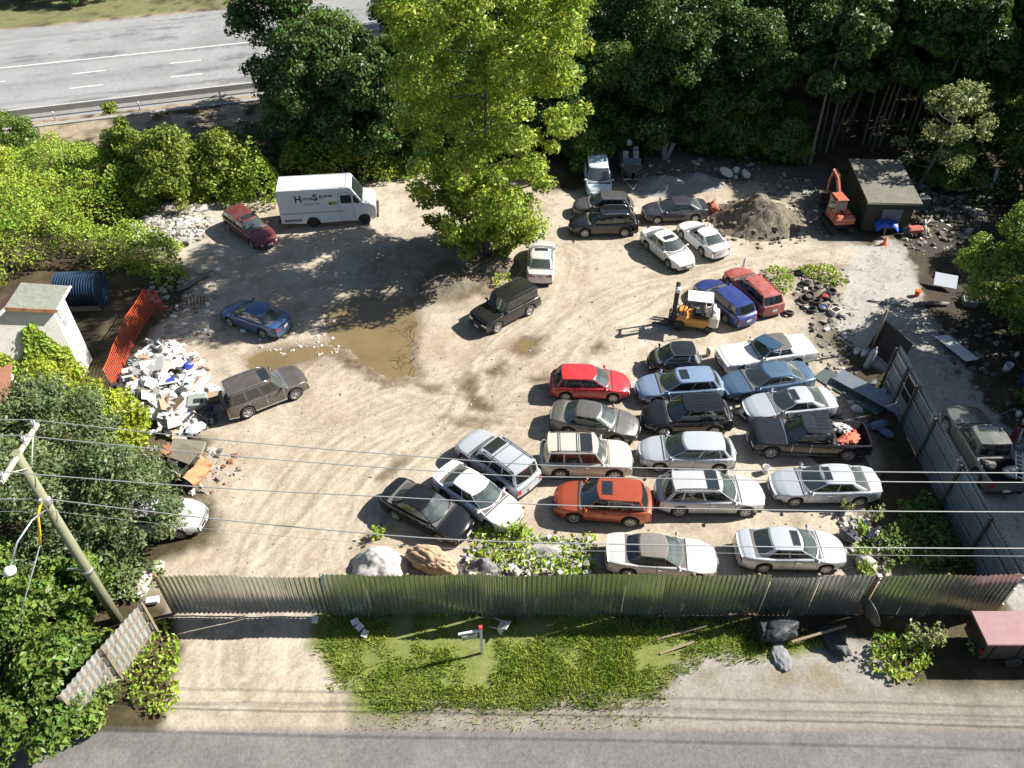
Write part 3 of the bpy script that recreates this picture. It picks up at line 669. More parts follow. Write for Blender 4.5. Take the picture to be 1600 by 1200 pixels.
    if rear_end:
        tx = -L/2+.30*tail_scale; lo = 4 if typ not in ('suv', 'cross', 'jeep', 'minivan', 'wagon', 'pickup') else 3
        for s_ in (1, -1):
            patch('taillight', lambda k, c_: ((k[0] == 'r' and lo <= k[2] <= 5 and abs(c_[1]) > hw0*(.52 if lo == 4 else .62)) or (k[0] == 's' and c_[0] < tx and lo <= k[2] <= 5)) and c_[1]*s_ > 0, .012, TAIL)
    patch('grille', lambda k, c_: k[0] == 'f' and k[2] in ((3, 4) if not box else (3, 4, 5)) and abs(c_[1]) < hw0*.48, .010, GRILLE if not chrome else CHROME)
    patch('front_bumper_intake', lambda k, c_: k[0] == 'f' and k[2] == 1 and abs(c_[1]) < hw0*.62, .010, BLACK)
    if box >= .6 or trim is not BLACK or typ in ('cross',):
        patch('lower_cladding', lambda k, c_: (k[0] == 's' and k[2] == 1 and abs(c_[0]-xf) > ra and abs(c_[0]-xr) > ra) or (k[0] in 'r' and k[2] == 1), .010, trim)
    if plate:
        g = MB(); x_ = min(A[:, 0]); g.box((x_-.006, 0, .62 if typ not in ('sedan', 'coupe', 'convertible') else .74), (.02, .34, .16)); g.build('number_plate', PLATE, t)
        g = MB(); x_ = max(A[:, 0]); g.box((x_+.006, 0, .46), (.02, .34, .15)); g.build('number_plate', PLATE, t)
    for s_ in (1, -1):
        g = MB(); g.box((sxb0+.02, s_*(hw0*.985+.06), belt+.06), (.13, .20, .14), rz=-s_*R(12), bev=.05); g.box((sxb0+.05, s_*(hw0*.9), belt+.02), (.08, .14, .05)); g.build('side_mirror', col, t)
    for x in (seams[1:3] if len(seams) > 2 else seams[1:2]):
        for s_ in (1, -1):
            g = MB(); g.box((x+.12, s_*(hw0*.99+.012), belt-.17), (.20, .035, .04), bev=.012); g.build('door_handle', col if not chrome else CHROME, t)
    wm = wheel_meshes(r, .21, steel)
    for i_, (x, s_) in enumerate(((xf, 1), (xf, -1), (xr, 1), (xr, -1))):
        if i_ in nowheel: continue
        w_ = link('wheel', wm[0], t, (x, s_*(hw0*.985-.105), r)); w_.rotation_euler = (0, (i_*.7+L) % 1, 0) if s_ > 0 else (0, (i_*.7+L) % 1, math.pi)
        link('rim', wm[1], w_)
    # stash for extras
    t_info = dict(t=t, L=L, W=Wd, zroof=zroof, xwt=xwt, xrt=xrt, xwb=xwb, xrb=xrb, yt=yt, belt=belt, X=X_, ang=ang, c=c)
    return t_info

SILVER = paint('silver paint', (.56, .565, .57), .25); SILVERB = paint('cool silver paint', (.51, .545, .59), .25, .25); WHITE = paint('white paint', (.76, .76, .75)); BEIGE = paint('pale beige paint', (.62, .57, .48), .15)
BLK = paint('black paint', (.012, .012, .014), .1, .16, .006); BLKD = paint('dusty black paint', (.013, .013, .015), 0, .26, .010); GREYD = paint('dark grey paint', (.135, .13, .125), .45, .3); GREYW = paint('warm grey paint', (.115, .10, .09), .4, .3, .1)
RED = paint('red paint', (.50, .018, .028), 0, .26, .06); REDOLD = paint('faded red paint', (.34, .03, .025), 0, .4, .22); BURG = paint('burgundy paint', (.16, .018, .02), .25, .25, .1); ORNG = paint('orange red paint', (.43, .075, .028), .3, .27, .05)
BLUEV = paint('deep blue paint', (.018, .04, .20), .15, .3, .05); BLUEL = paint('light blue paint', (.26, .36, .52), .4, .25, .06); BLUES = paint('steel blue paint', (.085, .165, .27), .4, .25, .08); BLUEM = paint('mid blue paint', (.03, .095, .24), .3, .25, .1); NAVY = paint('dark navy paint', (.035, .038, .065), .3, .25, .1)
TWOTAN = paint('tan lower paint', (.30, .24, .17), .2); CLOTH = mat('grey soft top cloth', (.16, .145, .13), .95, col2=(.21, .19, .17), var=.25, scale=9, bump=.3, bscale=60); VINYL = mat('black vinyl top', (.075, .07, .065), .7, col2=(.12, .11, .10), var=.2, scale=4)

YC = 'cars parked in the dirt yard'
car('red_hatchback', 'bright red hatchback nearest the open middle of the yard', 'car', 'hatch', (982,600), (861,597), RED, YC)
car('grey_sedan', 'dark grey sedan with pale sunlit hood beside the red hatchback', 'car', 'sedan', (996,667), (863,646), GREYD, YC, seats=SEATL)
car('beige_suv', 'cream and tan SUV with roof rack and open black sunroof panel', 'car', 'suv', (984,716), (846,714), BEIGE, YC, sunroof=(.12,.33,.75), rails=True, ribs=-1, trim=TWOTAN)
car('silver_wagon', 'silver SUV with roof rack and sunroof, tail towards the orange hatchback', 'car', 'suv', (730,687), (826,757), SILVERB, YC, sunroof=(.05,.28,.66), rails=True, ribs=-1)
car('white_sedan', 'white sedan wedged beside the black sedan, hood against the green weeds', 'car', 'sedan', (806,813), (690,736), WHITE, YC)
car('black_sedan', 'black sedan behind the tan and white rock piles, paper on its dashboard', 'car', 'sedan', (722,824), (613,769), BLK, YC)
car('orange_hatchback', 'copper orange hatchback with black sunroof facing left', 'car', 'cross', (866,778), (1019,789), ORNG, YC, L=4.45, sunroof=(.12,.33,.55))
car('silver_crossover', 'silver crossover with split black sunroof and black roof rails', 'car', 'cross', (1190,772), (1027,771), SILVER, YC, sunroof=(.08,.30,.8), rails=True)
car('silver_hatchback', 'blue grey hatchback without sunroof between the black crossover and silver crossover', 'car', 'hatch', (997,704), (1150,707), SILVERB, YC, L=4.6)
car('silver_sedan', 'silver sedan with sunroof facing left, just below the black pickup', 'car', 'sedan', (1207,757), (1370,756), SILVERB, YC, sunroof=(.06,.26,.6), seats=SEATL)
car('silver_convertible', 'silver convertible with a grey cloth soft top by the front fence', 'car', 'convertible', (1121,874), (945,861), paint('warm silver paint', (.62, .61, .58), .2), YC, roof=CLOTH, cabin=CLOTH, seats=SEATL)
car('silver_sedan', 'silver sedan with sunroof nearest the front fence, right of the convertible', 'car', 'sedan', (1317,858), (1153,856), SILVERB, YC, sunroof=(.08,.30,.6), seats=SEATL)
PK = car('black_pickup', 'black crew cab pickup with orange and white load in its bed', 'pickup truck', 'pickup', (1169,680), (1358,687), BLKD, YC, sunroof=(.1,.4,.5), ribs=5, trim=CHROME, fit=.08)
car('black_crossover', 'black crossover squeezed between the light blue and blue grey hatchbacks', 'car', 'cross', (1007,650), (1140,648), BLK, YC, ribs=5)
car('blue_hatchback', 'light blue hatchback with small black sunroof', 'car', 'hatch', (997,606), (1127,599), BLUEL, YC, sunroof=(.10,.30,.55))
car('blue_sedan', 'steel blue sedan between the white vinyl topped sedan and the silver coupe', 'car', 'sedan', (1130,603), (1266,584), BLUES, YC)
CP_ = car('silver_coupe', 'pale silver coupe with sunroof and a broken black front bumper', 'car', 'coupe', (1163,638), (1304,625), paint('pale blue silver paint', (.50, .54, .60), .3), YC, sunroof=(.05,.30,.6), nohead=True)
WS = car('white_sedan', 'old boxy white sedan with black vinyl top and loose windshield on it', 'car', 'oldsedan', (1127,561), (1266,541), WHITE, YC, cabin=WHITE, roof=VINYL, steel=1, chrome=True)
car('micro_car', 'tiny black two seater car with silver side frame', 'car', 'micro', (1015,562), (1093,561), BLKD, YC, cabin=SILVERB, roof=BLKD)
car('blue_wagon', 'dusty deep blue wagon parked beside the forklift', 'car', 'wagon', (1100,441), (1166,497), BLUEV, YC, nohead=True)
car('red_wagon', 'dusty faded red wagon with roof rack beside the weeds', 'car', 'wagon', (1145,420), (1211,485), REDOLD, YC, rails=True)
car('black_suv', 'boxy black SUV standing alone beside the dirt bank under the tree', 'car', 'jeep', (748,503), (829,461), BLKD, YC, trim=STEELD, rails=True)
car('silver_sedan', 'silver sedan parked tail first behind the boxy black SUV', 'car', 'sedan', (847,376), (844,436), paint('bright silver paint', (.64, .63, .61), .2), YC, sunroof=(.1,.33,.62))
car('white_sedan', 'white sedan with black sunroof nose out beside the white coupe', 'car', 'sedan', (1074,411), (1014,362), WHITE, YC, sunroof=(.1,.36,.6))
car('white_coupe', 'white coupe backed beside the white sunroof sedan, red taillights showing', 'car', 'coupe', (1071,348), (1126,393), WHITE, YC, tail_scale=1.3)
car('navy_sedan', 'dark navy sedan in shade in front of the dirt mound', 'car', 'sedan', (1004,330), (1104,325), NAVY, YC)
car('black_wagon', 'black SUV with silver roof rails and bright wheels right of the tree', 'car', 'cross', (892,349), (995,347), BLK, YC, rails=CHROME)
car('dark_hatchback', 'dark grey hatchback hidden behind the black SUV with silver rails', 'car', 'hatch', (898,320), (988,320), paint('charcoal grey paint', (.075, .075, .08), .3), YC)  # the hatchback's own dark grey
car('white_minivan', 'pale blue white minivan in shade facing the camera beside the boat', 'car', 'minivan', (937,302), (930,248), paint('pale blue paint', (.58, .67, .76), 0), YC)
car('burgundy_wagon', 'burgundy wagon parked behind the white step van', 'car', 'wagon', (421,377), (360,333), BURG, YC, sunroof=(.05,.22,.6))
car('blue_sedan', 'bright mid blue sedan in dappled shade beside the brown puddle', 'car', 'sedan', (358,480), (440,508), BLUEM, YC)
car('grey_suv', 'warm grey SUV with silver side steps beside the white rubbish heap', 'car', 'suv', (471,589), (352,634), GREYW, YC, sunroof=(.06,.22,.6), rails=CHROME, ribs=6, trim=CHROME)
car('silver_car', 'silver car half hidden under the tree branches at the left edge of the yard', 'car', 'sedan', (316,805), (166,806), SILVER, YC)
FT = car('grey_pickup', 'grey green pickup behind the side fence with scrap and a tyre in its bed', 'pickup truck', 'pickup', (1497,640), (1574,768), paint('grey green paint', (.10, .112, .10), .2), YC, sunroof=(.1,.35,.6), fit=.1)
# ================================================================== FENCES, HOUSE, SHED
def sheetmat(name, a, b_, rough=.2, rust=1.0):
    """zinc sheet: cloudy oxide, dull streaks and a little rust"""
    m = mat(name, a, rough, .85, col2=b_, var=.22, scale=1.1, stretch=(2.5, 2.5, .35)); nt = m.node_tree; p = nt.nodes['Principled BSDF']
    tc = nt.nodes.new('ShaderNodeTexCoord'); mp = nt.nodes.new('ShaderNodeMapping'); mp.inputs['Scale'].default_value = (3.2, 3.2, .55); nz = nt.nodes.new('ShaderNodeTexNoise'); nz.inputs['Scale'].default_value = 1.0; nz.inputs['Detail'].default_value = 8; nz.inputs['Roughness'].default_value = .72
    nt.links.new(tc.outputs['Object'], mp.inputs[0]); nt.links.new(mp.outputs[0], nz.inputs['Vector'])
    mr = nt.nodes.new('ShaderNodeMapRange'); mr.inputs[1].default_value = .56; mr.inputs[2].default_value = .72; mr.inputs[4].default_value = .75*rust; nt.links.new(nz.outputs[0], mr.inputs[0])
    mx = nt.nodes.new('ShaderNodeMixRGB'); src = p.inputs['Base Color'].links[0].from_socket; nt.links.new(mr.outputs[0], mx.inputs[0]); nt.links.new(src, mx.inputs[1]); mx.inputs[2].default_value = (.16, .105, .065, 1); nt.links.new(mx.outputs[0], p.inputs['Base Color'])
    for sock, base, k in (('Roughness', rough, .45), ('Metallic', .85, -.7)):
        ma = nt.nodes.new('ShaderNodeMath'); ma.operation = 'MULTIPLY_ADD'; ma.inputs[1].default_value = k; ma.inputs[2].default_value = base; nt.links.new(mr.outputs[0], ma.inputs[0]); nt.links.new(ma.outputs[0], p.inputs[sock])
    return m
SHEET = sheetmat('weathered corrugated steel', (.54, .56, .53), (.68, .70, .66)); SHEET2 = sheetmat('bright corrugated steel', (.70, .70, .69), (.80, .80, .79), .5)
def corr(x0, x1, z0, z1, amp=.028, pitch=.20, seed=0, wob=.04, topwob=.05, rows=8):
    """corrugated sheet along local X, facing local -Y"""
    n = max(4, int((x1-x0)/pitch*6)); b = MB(); P = []
    for k in range(rows):
        row = []
        for i in range(n+1):
            x = lerp(x0, x1, i/n); t = k/(rows-1); zt = z1+(float(vnoise(np.array(x*1.3+seed*7), np.array(3.1), seed)-.5)*1.2+(_hash(np.array(int(x/.8)), np.array(seed), 3)-.5)*.8)*topwob
            y = amp*math.sin(2*math.pi*x/pitch)+float(vnoise(np.array(x*.6+seed*3), np.array(t*2.2), seed+5)-.5)*2*wob
            row.append((x, y, lerp(z0, zt, t)))
        P.append(row)
    b.grid(P); return b
FY = 18.42
fence = thing('corrugated_fence', 'long corrugated steel fence along the front of the yard', 'fence', (0, FY, 0))
cuts = [(-7.62, -1.1, 0, 3.0), (-1.1, 4.6, .02, 2.98), (4.6, 9.1, 0, 2.97), (9.1, 11.6, .03, 2.92), (11.62, 12.35, .05, 2.70), (12.36, 14.5, 0, 2.95), (14.75, 17.6, 0, 2.98), (17.6, 20.45, .02, 3.0)]
sheets = []
for i, (a, b_, z0, z1) in enumerate(cuts):
    k = max(1, round((b_-a)/1.5))
    for q in range(k): sheets.append((a+(b_-a)*q/k, a+(b_-a)*(q+1)/k+(.06 if q < k-1 else 0), z0+rnd.uniform(-.02, .03), z1+rnd.uniform(-.05, .03)))
for i, (a, b_, z0, z1) in enumerate(sheets):
    o = corr(a, b_, z0, z1, seed=i).build('panel', SHEET, fence, (0, (-.03, .01, -.01, .03)[i % 4], 0)); o.rotation_euler = (R(rnd.uniform(-.9, .9)), 0, 0)
for x in (-7.55, -4.2, -1.0, 2.0, 4.7, 7.3, 9.9, 12.3, 14.6, 17.5, 20.3):
    b = MB(); b.box((x, .13, 1.42), (.10, .12, 2.84), bev=.01); b.build('post', WOOD, fence)
b = MB()
for z in (.7, 2.3): b.box((6.4, .22, z), (27.8, .05, .10), m=0)
b.build('rail', WOOD, fence)
b = MB(); b.box((14.62, -.03, 1.45), (.07, .09, 2.95), m=0, bev=.01); b.box((14.62, -.03, 2.96), (.16, .14, .07), m=1); b.build('gap_post', [RUST, WHITEP], fence)
gate = thing('metal_gate', 'pair of corrugated steel gates closing the driveway', 'gate', (-14.3, FY, 0))
for i, (a, b_) in enumerate(((0.05, 3.3), (3.34, 6.6))):
    lf = corr(a, b_, .22 if i == 0 else .28, 2.92-.02*i, seed=20+i, topwob=.03, amp=.032).build('gate_leaf', SHEET, gate, (0, -.05*i, 0))
    fr = MB()
    for z in (.3, 2.6): fr.box(((a+b_)/2, .08, z), (b_-a, .05, .07))
    for x in (a+.04, b_-.04): fr.box((x, .08, 1.45), (.06, .05, 2.5))
    fr.build('gate_frame', STEELD, lf)
b = MB(); b.tube([(0, .1, 0), (0, .1, 2.9)], .07, 8); b.build('gate_post', RUST, gate)
b = MB(); b.tube([(6.66, .02, 0), (6.66, .02, 3.0)], .055, 8); b.build('gate_post', GALV, gate)
# fence piece swung back along the driveway, sunlit
a0 = Vector((-14.62, 17.6, 0)); d = Vector((-1.3, -3.0, 0)).normalized(); ang = math.atan2(d.y, d.x)
lf = thing('corrugated_fence', 'sunlit corrugated fence with rails slanting away beside the driveway', 'fence', a0, ang)
corr(0, 4.3, .05, 2.4, amp=.03, pitch=.24, seed=33, topwob=.05).build('panel', SHEET2, lf)
for z in (.5, 1.2, 1.95):
    b = MB(); b.box((2.15, .06, z), (4.3, .045, .06)); b.build('rail', WOOD, lf)
for x in (.1, 2.2, 4.2):
    b = MB(); b.box((x, .12, 1.2), (.09, .09, 2.5)); b.build('post', WOOD, lf)
# side fence
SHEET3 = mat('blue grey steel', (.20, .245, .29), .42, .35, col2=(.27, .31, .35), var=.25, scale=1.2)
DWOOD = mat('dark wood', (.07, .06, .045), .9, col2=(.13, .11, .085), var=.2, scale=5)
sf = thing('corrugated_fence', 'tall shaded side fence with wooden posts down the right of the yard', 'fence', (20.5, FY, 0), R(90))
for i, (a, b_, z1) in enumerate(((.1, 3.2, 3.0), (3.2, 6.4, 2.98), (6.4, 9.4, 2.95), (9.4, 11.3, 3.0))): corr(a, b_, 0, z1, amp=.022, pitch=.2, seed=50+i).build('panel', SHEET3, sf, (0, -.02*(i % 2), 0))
b = MB(); P = corr(12.5, 14.2, 0, 3.1, amp=.022, pitch=.2, seed=58); P.build('panel', SHEET3, sf)
for z0, z1 in ((0, 1.2), (2.5, 3.0)): corr(11.3, 12.5, z0, z1, amp=.022, pitch=.2, seed=59).build('panel', SHEET3, sf)
b = MB(); b.box((11.9, -.03, 1.85), (1.15, .03, 1.25)); b.build('torn_opening', HOLE, sf)
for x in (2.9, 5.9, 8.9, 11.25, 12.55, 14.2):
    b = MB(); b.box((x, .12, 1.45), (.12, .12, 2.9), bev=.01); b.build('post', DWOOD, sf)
for z in (.8, 1.9, 2.7):
    b = MB(); b.box((7.1, .06, z), (14.2, .05, .08)); b.build('rail', GALV, sf)
# dark gate panel beyond the side fence and its post
b = MB(); b.box((0, 0, .95), (.08, 2.3, 1.9), bev=.01); q = G(1378, 560); o = b.build('boarded_gate', mat('black boarded panel', (.012, .012, .013), .7), None, q, R(22)); o.rotation_euler[1] = R(14)
tag(o, 'black boarded gate panel leaning at the far end of the side fence', 'gate')
b = MB(); b.tube([(0, 0, 0), (.03, .02, 2.9)], .07, 7); tag(b.build('wooden_post', WOOD, None, G(1362, 546)), 'tall bare wooden post beside the black gate panel', 'post')

# ---- small white house, upper left
wallm = mat('white stucco', (.74, .73, .70), .85, col2=(.55, .53, .48), var=.30, scale=1.6, bump=.25, bscale=12)
roofm = mat('mossy grey shingle', (.115, .13, .105), .9, col2=(.19, .20, .17), var=.2, scale=5, bump=.5, bscale=18); roofr = mat('rust brown shingle', (.26, .115, .07), .9, col2=(.33, .17, .11), var=.2, scale=4, bump=.5, bscale=18)
hc = Vector((-24.1, 33.6, 0)); ha = math.atan2(-.62, -.78)
house = thing('white_house', 'small white gabled house with ivy at the left edge', 'house', hc)
HU, HWD = Vector((-.78, -.62, 0)), Vector((-.07, 1, 0))
def hp(s_, d_, z): p = HU*s_+HWD*d_; return (p.x, p.y, z)
wd, dp, ez, pk, px_ = 6.0, 1.5, 4.95, 5.75, 1.7
b = MB(); prof = [(0, 0), (wd, 0), (wd, 3.4), (px_, pk), (0, ez)]
b.add([hp(x, 0, z) for x, z in prof]+[hp(x, dp, z) for x, z in prof], [(0, 1, 2, 3, 4), (9, 8, 7, 6, 5), (0, 5, 6, 1), (1, 6, 7, 2), (0, 4, 9, 5)]); b.build('wall', wallm, house)
for (xa, za, xb, zb_), m_ in (((px_, pk+.05, -.35, ez-.26), roofm), ((px_, pk+.05, wd+.35, 3.22), roofr)):
    b = MB(); y0, y1 = -.35, dp+.3
    b.add([hp(xa, y0, za), hp(xb, y0, zb_), hp(xb, y1, zb_), hp(xa, y1, za), hp(xa, y0, za+.09), hp(xb, y0, zb_+.09), hp(xb, y1, zb_+.09), hp(xa, y1, za+.09)], [(0, 1, 2, 3), (7, 6, 5, 4), (0, 4, 5, 1), (1, 5, 6, 2), (2, 6, 7, 3), (3, 7, 4, 0)]); rf_o = b.build('roof', m_, house)
    b = MB(); b.tube([hp(xb-.02, y0, zb_+.03), hp(xb-.02, y1, zb_+.03)], .08, 6); b.build('gutter', WHITEP, rf_o)
    b = MB(); b.add([hp(x, y, z) for y in (y0-.05, y0-.01) for x, z in ((xa, za-.10), (xb, zb_-.10), (xb, zb_+.12), (xa, za+.12))], [(0, 1, 2, 3), (7, 6, 5, 4), (0, 4, 5, 1), (2, 6, 7, 3), (1, 5, 6, 2), (0, 3, 7, 4)]); b.build('barge_board', WHITEP if m_ is roofr else RUST, rf_o)
for (x, z, w_, h_) in ((3.6, 3.0, .8, 1.1), (1.3, 1.4, .9, 1.2)):
    q = hp(x, -.03, z); b = MB(); b.box(q, (w_+.16, .06, h_+.16), rz=ha); f_ = b.build('window', WHITEP, house); q = hp(x, -.065, z); b = MB(); b.box(q, (w_, .03, h_), rz=ha); b.build('pane', mat('house window glass', (.03, .035, .04), .08), f_)
for (y, z) in ((.45, 4.1), (.6, 3.4)):
    q = hp(-.03, y, z); b = MB(); b.box(q, (.06, .36, .45 if z < 3.5 else .6)); b.build('vent_grille', mat('grey vent', (.30, .31, .32), .7), house)
# lower white annex further left
b = MB(); b.box((0, 0, 1.25), (3.2, 3.0, 2.5)); an = b.build('white_outbuilding', [wallm], None, (-27.3, 29.6, 0), R(21)); tag(an, 'low white outbuilding in front of the white house, mostly behind bushes', 'outbuilding')
b = MB(); b.box((0, 0, 2.58), (3.6, 3.4, .14)); b.build('roof', roofr, an)

# ---- dark shed
shm = mat('dark green boarding', (.022, .030, .019), .8, col2=(.04, .048, .038), var=.2, scale=3, stretch=(6, 6, .6), bump=.3); shr = mat('weathered roof felt', (.12, .115, .09), .9, col2=(.20, .19, .15), var=.22, scale=2.5, bump=.4)
sx, sy = 26.1, 48.9
shed = thing('dark_shed', 'dark boarded shed with flat grey roof beside the excavator', 'shed', (sx, sy, 0), R(-3))
b = MB(); b.add([(-1.6, 0, 0), (1.6, 0, 0), (1.6, 5.0, 0), (-1.6, 5.0, 0), (-1.6, 0, 2.35), (1.6, 0, 2.35), (1.6, 5, 2.75), (-1.6, 5, 2.75)], [(3, 2, 1, 0), (4, 5, 6, 7), (0, 1, 5, 4), (1, 2, 6, 5), (2, 3, 7, 6), (3, 0, 4, 7)]); b.build('wall', shm, shed)
b = MB(); b.add([(x, y, z+e) for e in (0.01, .13) for x, y, z in ((-1.8, -.3, 2.33), (1.8, -.3, 2.33), (1.8, 5.2, 2.77), (-1.8, 5.2, 2.77))], [(3, 2, 1, 0), (4, 5, 6, 7), (0, 1, 5, 4), (1, 2, 6, 5), (2, 3, 7, 6), (3, 0, 4, 7)]); so_ = b.build('roof', shr, shed)
b = MB(); b.box((0, -.33, 2.40), (3.66, .04, .16)); b.box((1.83, 2.45, 2.62), (.04, 5.6, .14), rx=R(4.6)); b.build('fascia', GALV, so_)
b = MB(); b.box((.2, -.03, 1.05), (1.35, .05, 1.5)); b.build('door', mat('grey blue door', (.12, .145, .17), .7, col2=(.17, .19, .21), var=.2), shed)

# ---- blue corrugated tank lying on its side
tk = thing('blue_tank', 'blue ribbed steel tank lying behind the white house', 'tank', G(134, 474), R(3)); tk.scale = (.9, .9, .9)
b = MB(); M = Matrix.Translation((-1.35, 0, 1.2)) @ Matrix.Rotation(R(90), 4, 'Y'); pr = [(0.02, 0), (1.15, 0)]
for i in range(15): z = .09+2.5*i/14; pr += [(1.22, z-.05), (1.22, z-.01), (1.12, z+.03), (1.12, z+.08)]
pr += [(1.24, 2.72), (1.24, 2.78), (1.1, 2.78), (1.08, 2.70), (.02, 2.70)]
b.lathe(pr, 36, M, 0, False); b.build('shell', mat('blue enamelled steel', (.045, .085, .15), .3, .6, col2=(.075, .13, .21), var=.25, scale=1.5), tk)
for y in (-.8, .8):
    b = MB(); b.box((0, y, .2), (2.6, .2, .45)); b.build('cradle', WOOD, tk)

# ---- orange safety netting
net = mat('orange safety net', (.55, .075, .03), .6)
nf = thing('safety_fence', 'torn orange safety net fence between the house and the rubbish heap', 'fence', (0, 0, 0))
tops = [(243, 455, 1.35), (224, 452, 1.4), (194, 497, 1.4), (176, 540, 1.3), (161, 578, 1.2)]
tp = [G(a, b_, z) for a, b_, z in tops]
for i, p in enumerate(tp):
    b = MB(); b.tube([(p.x, p.y, 0), (p.x+.02, p.y, p.z+.06)], .03, 6); b.build('stake', RUST if i % 2 else WOOD, nf)
for a, c in zip(tp[:-1], tp[1:]):
    b = MB(); L = (c-a).length; nh = max(5, int(L/.17)); lean = Vector((.30, -.12, 0))
    def P_(u, v):
        s_ = math.sin(u*math.pi)*.12; p = a.lerp(c, u); zt = p.z-s_*.5
        return Vector((p.x, p.y, 0))+lean*(1-v)*1.0+Vector((0, 0, zt*v*.97+.03+.05*math.sin(u*9+v*3)*(1-v)))
    for i in range(nh+1):
        u = i/nh; e = .018/L
        b.add([P_(u-e, v) for v in (0, .25, .5, .75, 1)]+[P_(u+e, v) for v in (0, .25, .5, .75, 1)], [(k, k+1, 6+k, 5+k) for k in range(4)])
    for j in range(10):
        v = j/9; us = [k/12 for k in range(13)]; e = .013*(2 if j in (0, 9) else 1)
        b.add([P_(u, v-e) for u in us]+[P_(u, v+e) for u in us], [(k, k+1, 14+k, 13+k) for k in range(12)])
    b.build('netting', net, nf)

# ================================================================== POLE AND WIRES
polew = mat('green treated pole', (.19, .20, .115), .85, col2=(.28, .28, .18), var=.25, scale=3, stretch=(6, 6, .5), bump=.4)
PX, PY = -16.55, 18.18
pole = thing('utility_pole', 'tall greenish wooden utility pole with crossarm and street lamp', 'utility pole', (PX, PY, 0))
b = MB(); b.tube([(0, 0, -.3), (0, 0, 4), (0, 0, 10.36)], [.21, .185, .15], 14); b.build('pole_shaft', polew, pole)
b = MB(); b.box((.05, .12, 10.25), (.12, 2.7, .14), bev=.01); b.tube([(.1, .95, 10.2), (.14, .1, 9.5)], .025, 5); b.tube([(.1, -.75, 10.2), (.14, .1, 9.5)], .025, 5); ca_ = b.build('crossarm', mat('grey crossarm wood', (.36, .34, .29), .85, col2=(.46, .44, .38), var=.2, scale=4), pole)
for y in (1.3, .55, -1.05):
    b = MB(); b.lathe([(.03, 10.3), (.03, 10.36), (.085, 10.40), (.06, 10.46), (.085, 10.5), (.05, 10.58), (.02, 10.62)], 10, Matrix.Translation((.05, y, 0))); b.build('insulator', WHITEP, ca_)
b = MB(); b.tube([(0, -.1, 7.55), (-.05, -.9, 7.9), (-.25, -1.7, 7.75), (-.42, -2.3, 7.25)], .035, 7); la = b.build('lamp_arm', GALV, pole)
b = MB(); b.lathe([(.05, .16), (.14, .12), (.22, 0), (.19, -.10), (.05, -.16)], 14, Matrix.Translation((-.45, -2.42, 7.12))); b.build('lamp_head', WHITEP, la)
b = MB(); b.tube([(.03, -.15, 8.05), (-.12, -.45, 7.7), (-.2, -.75, 7.0), (-.25, -.95, 6.6)], .05, 7); b.build('guy_guard', mat('yellow guard', (.72, .50, .03), .5), pole)
b = MB(); b.box((.16, -.05, 7.9), (.16, .22, .34), bev=.03); b.box((.02, -.2, 8.1), (.10, .14, .2), bev=.02); b.build('clamp_bracket', GALV, pole)
b = MB(); b.tube([(0, 0, 3.55), (0, 0, 3.75)], .215, 14); b.box((-.45, .05, 3.65), (.7, .06, .08)); b.build('band', GALV, pole)
wirem = mat('grey wire', (.40, .40, .39), .5, .4)
gw = G(2, 1062); b = MB(); b.tube([(PX-.25, PY-.95, 6.6), (gw.x, gw.y, 0)], .028, 6); tag(b.build('guy_wire', wirem), 'grey guy wire running from the utility pole down to the left corner', 'wire')
WL = [('topmost overhead wire running from the far end of the crossarm', [(-45, 19.6, 10.3), (PX+.05, PY+1.3, 10.62)], [(690, 716, 9.6), (1000, 731, 9.4), (1600, 739, 9.4)], .019),
      ('second overhead wire from the top, just below the topmost one', [(-45, 18.9, 10.3), (PX+.05, PY+.55, 10.62)], [(690, 737, 9.6), (1000, 747, 9.4), (1600, 754, 9.4)], .019),
      ('third overhead wire, from the near end of the crossarm', [(-45, 17.3, 10.3), (PX+.05, PY-1.05, 10.62)], [(600, 776, 9.6), (1000, 793, 9.4), (1600, 800, 9.4)], .020),
      ('lowest thick overhead wire, fixed halfway down the utility pole', [(-45, 18.1, 8.0), (PX+.16, PY, 7.95)], [(600, 836, 7.4), (1000, 851, 7.2), (1600, 857, 7.3)], .023),
      ('faint thin overhead wire just below the lowest thick one', [(-45, 18.1, 7.2), (PX+.16, PY-.1, 7.4)], [(600, 851, 6.9), (1000, 862, 6.7), (1600, 869, 6.8)], .009)]
for lab, l_, r_, rad in WL:
    pts = [Vector(p) for p in l_]+[G(a, c, z) for a, c, z in r_]; q = pts[-1]; pts.append(q+(q-pts[-2])*1.6+Vector((0, 0, .5))); out = []
    for i in range(len(pts)-1):
        p0, p1, p2, p3 = pts[max(i-1, 0)], pts[i], pts[i+1], pts[min(i+2, len(pts)-1)]
        for k in range(8):
            t = k/8
            out.append(p1.lerp(p2, t) if i == 0 else .5*((2*p1)+(p2-p0)*t*1.0+(2*p0-5*p1+4*p2-p3)*t*t+(3*p1-p0-3*p2+p3)*t**3) if i > 1 else p1.lerp(p2, t)-Vector((0, 0, .12*math.sin(math.pi*t))))
    b = MB(); b.tube(out+[pts[-1]], rad, 5); tag(b.build('overhead_wire', wirem), lab, 'wire')
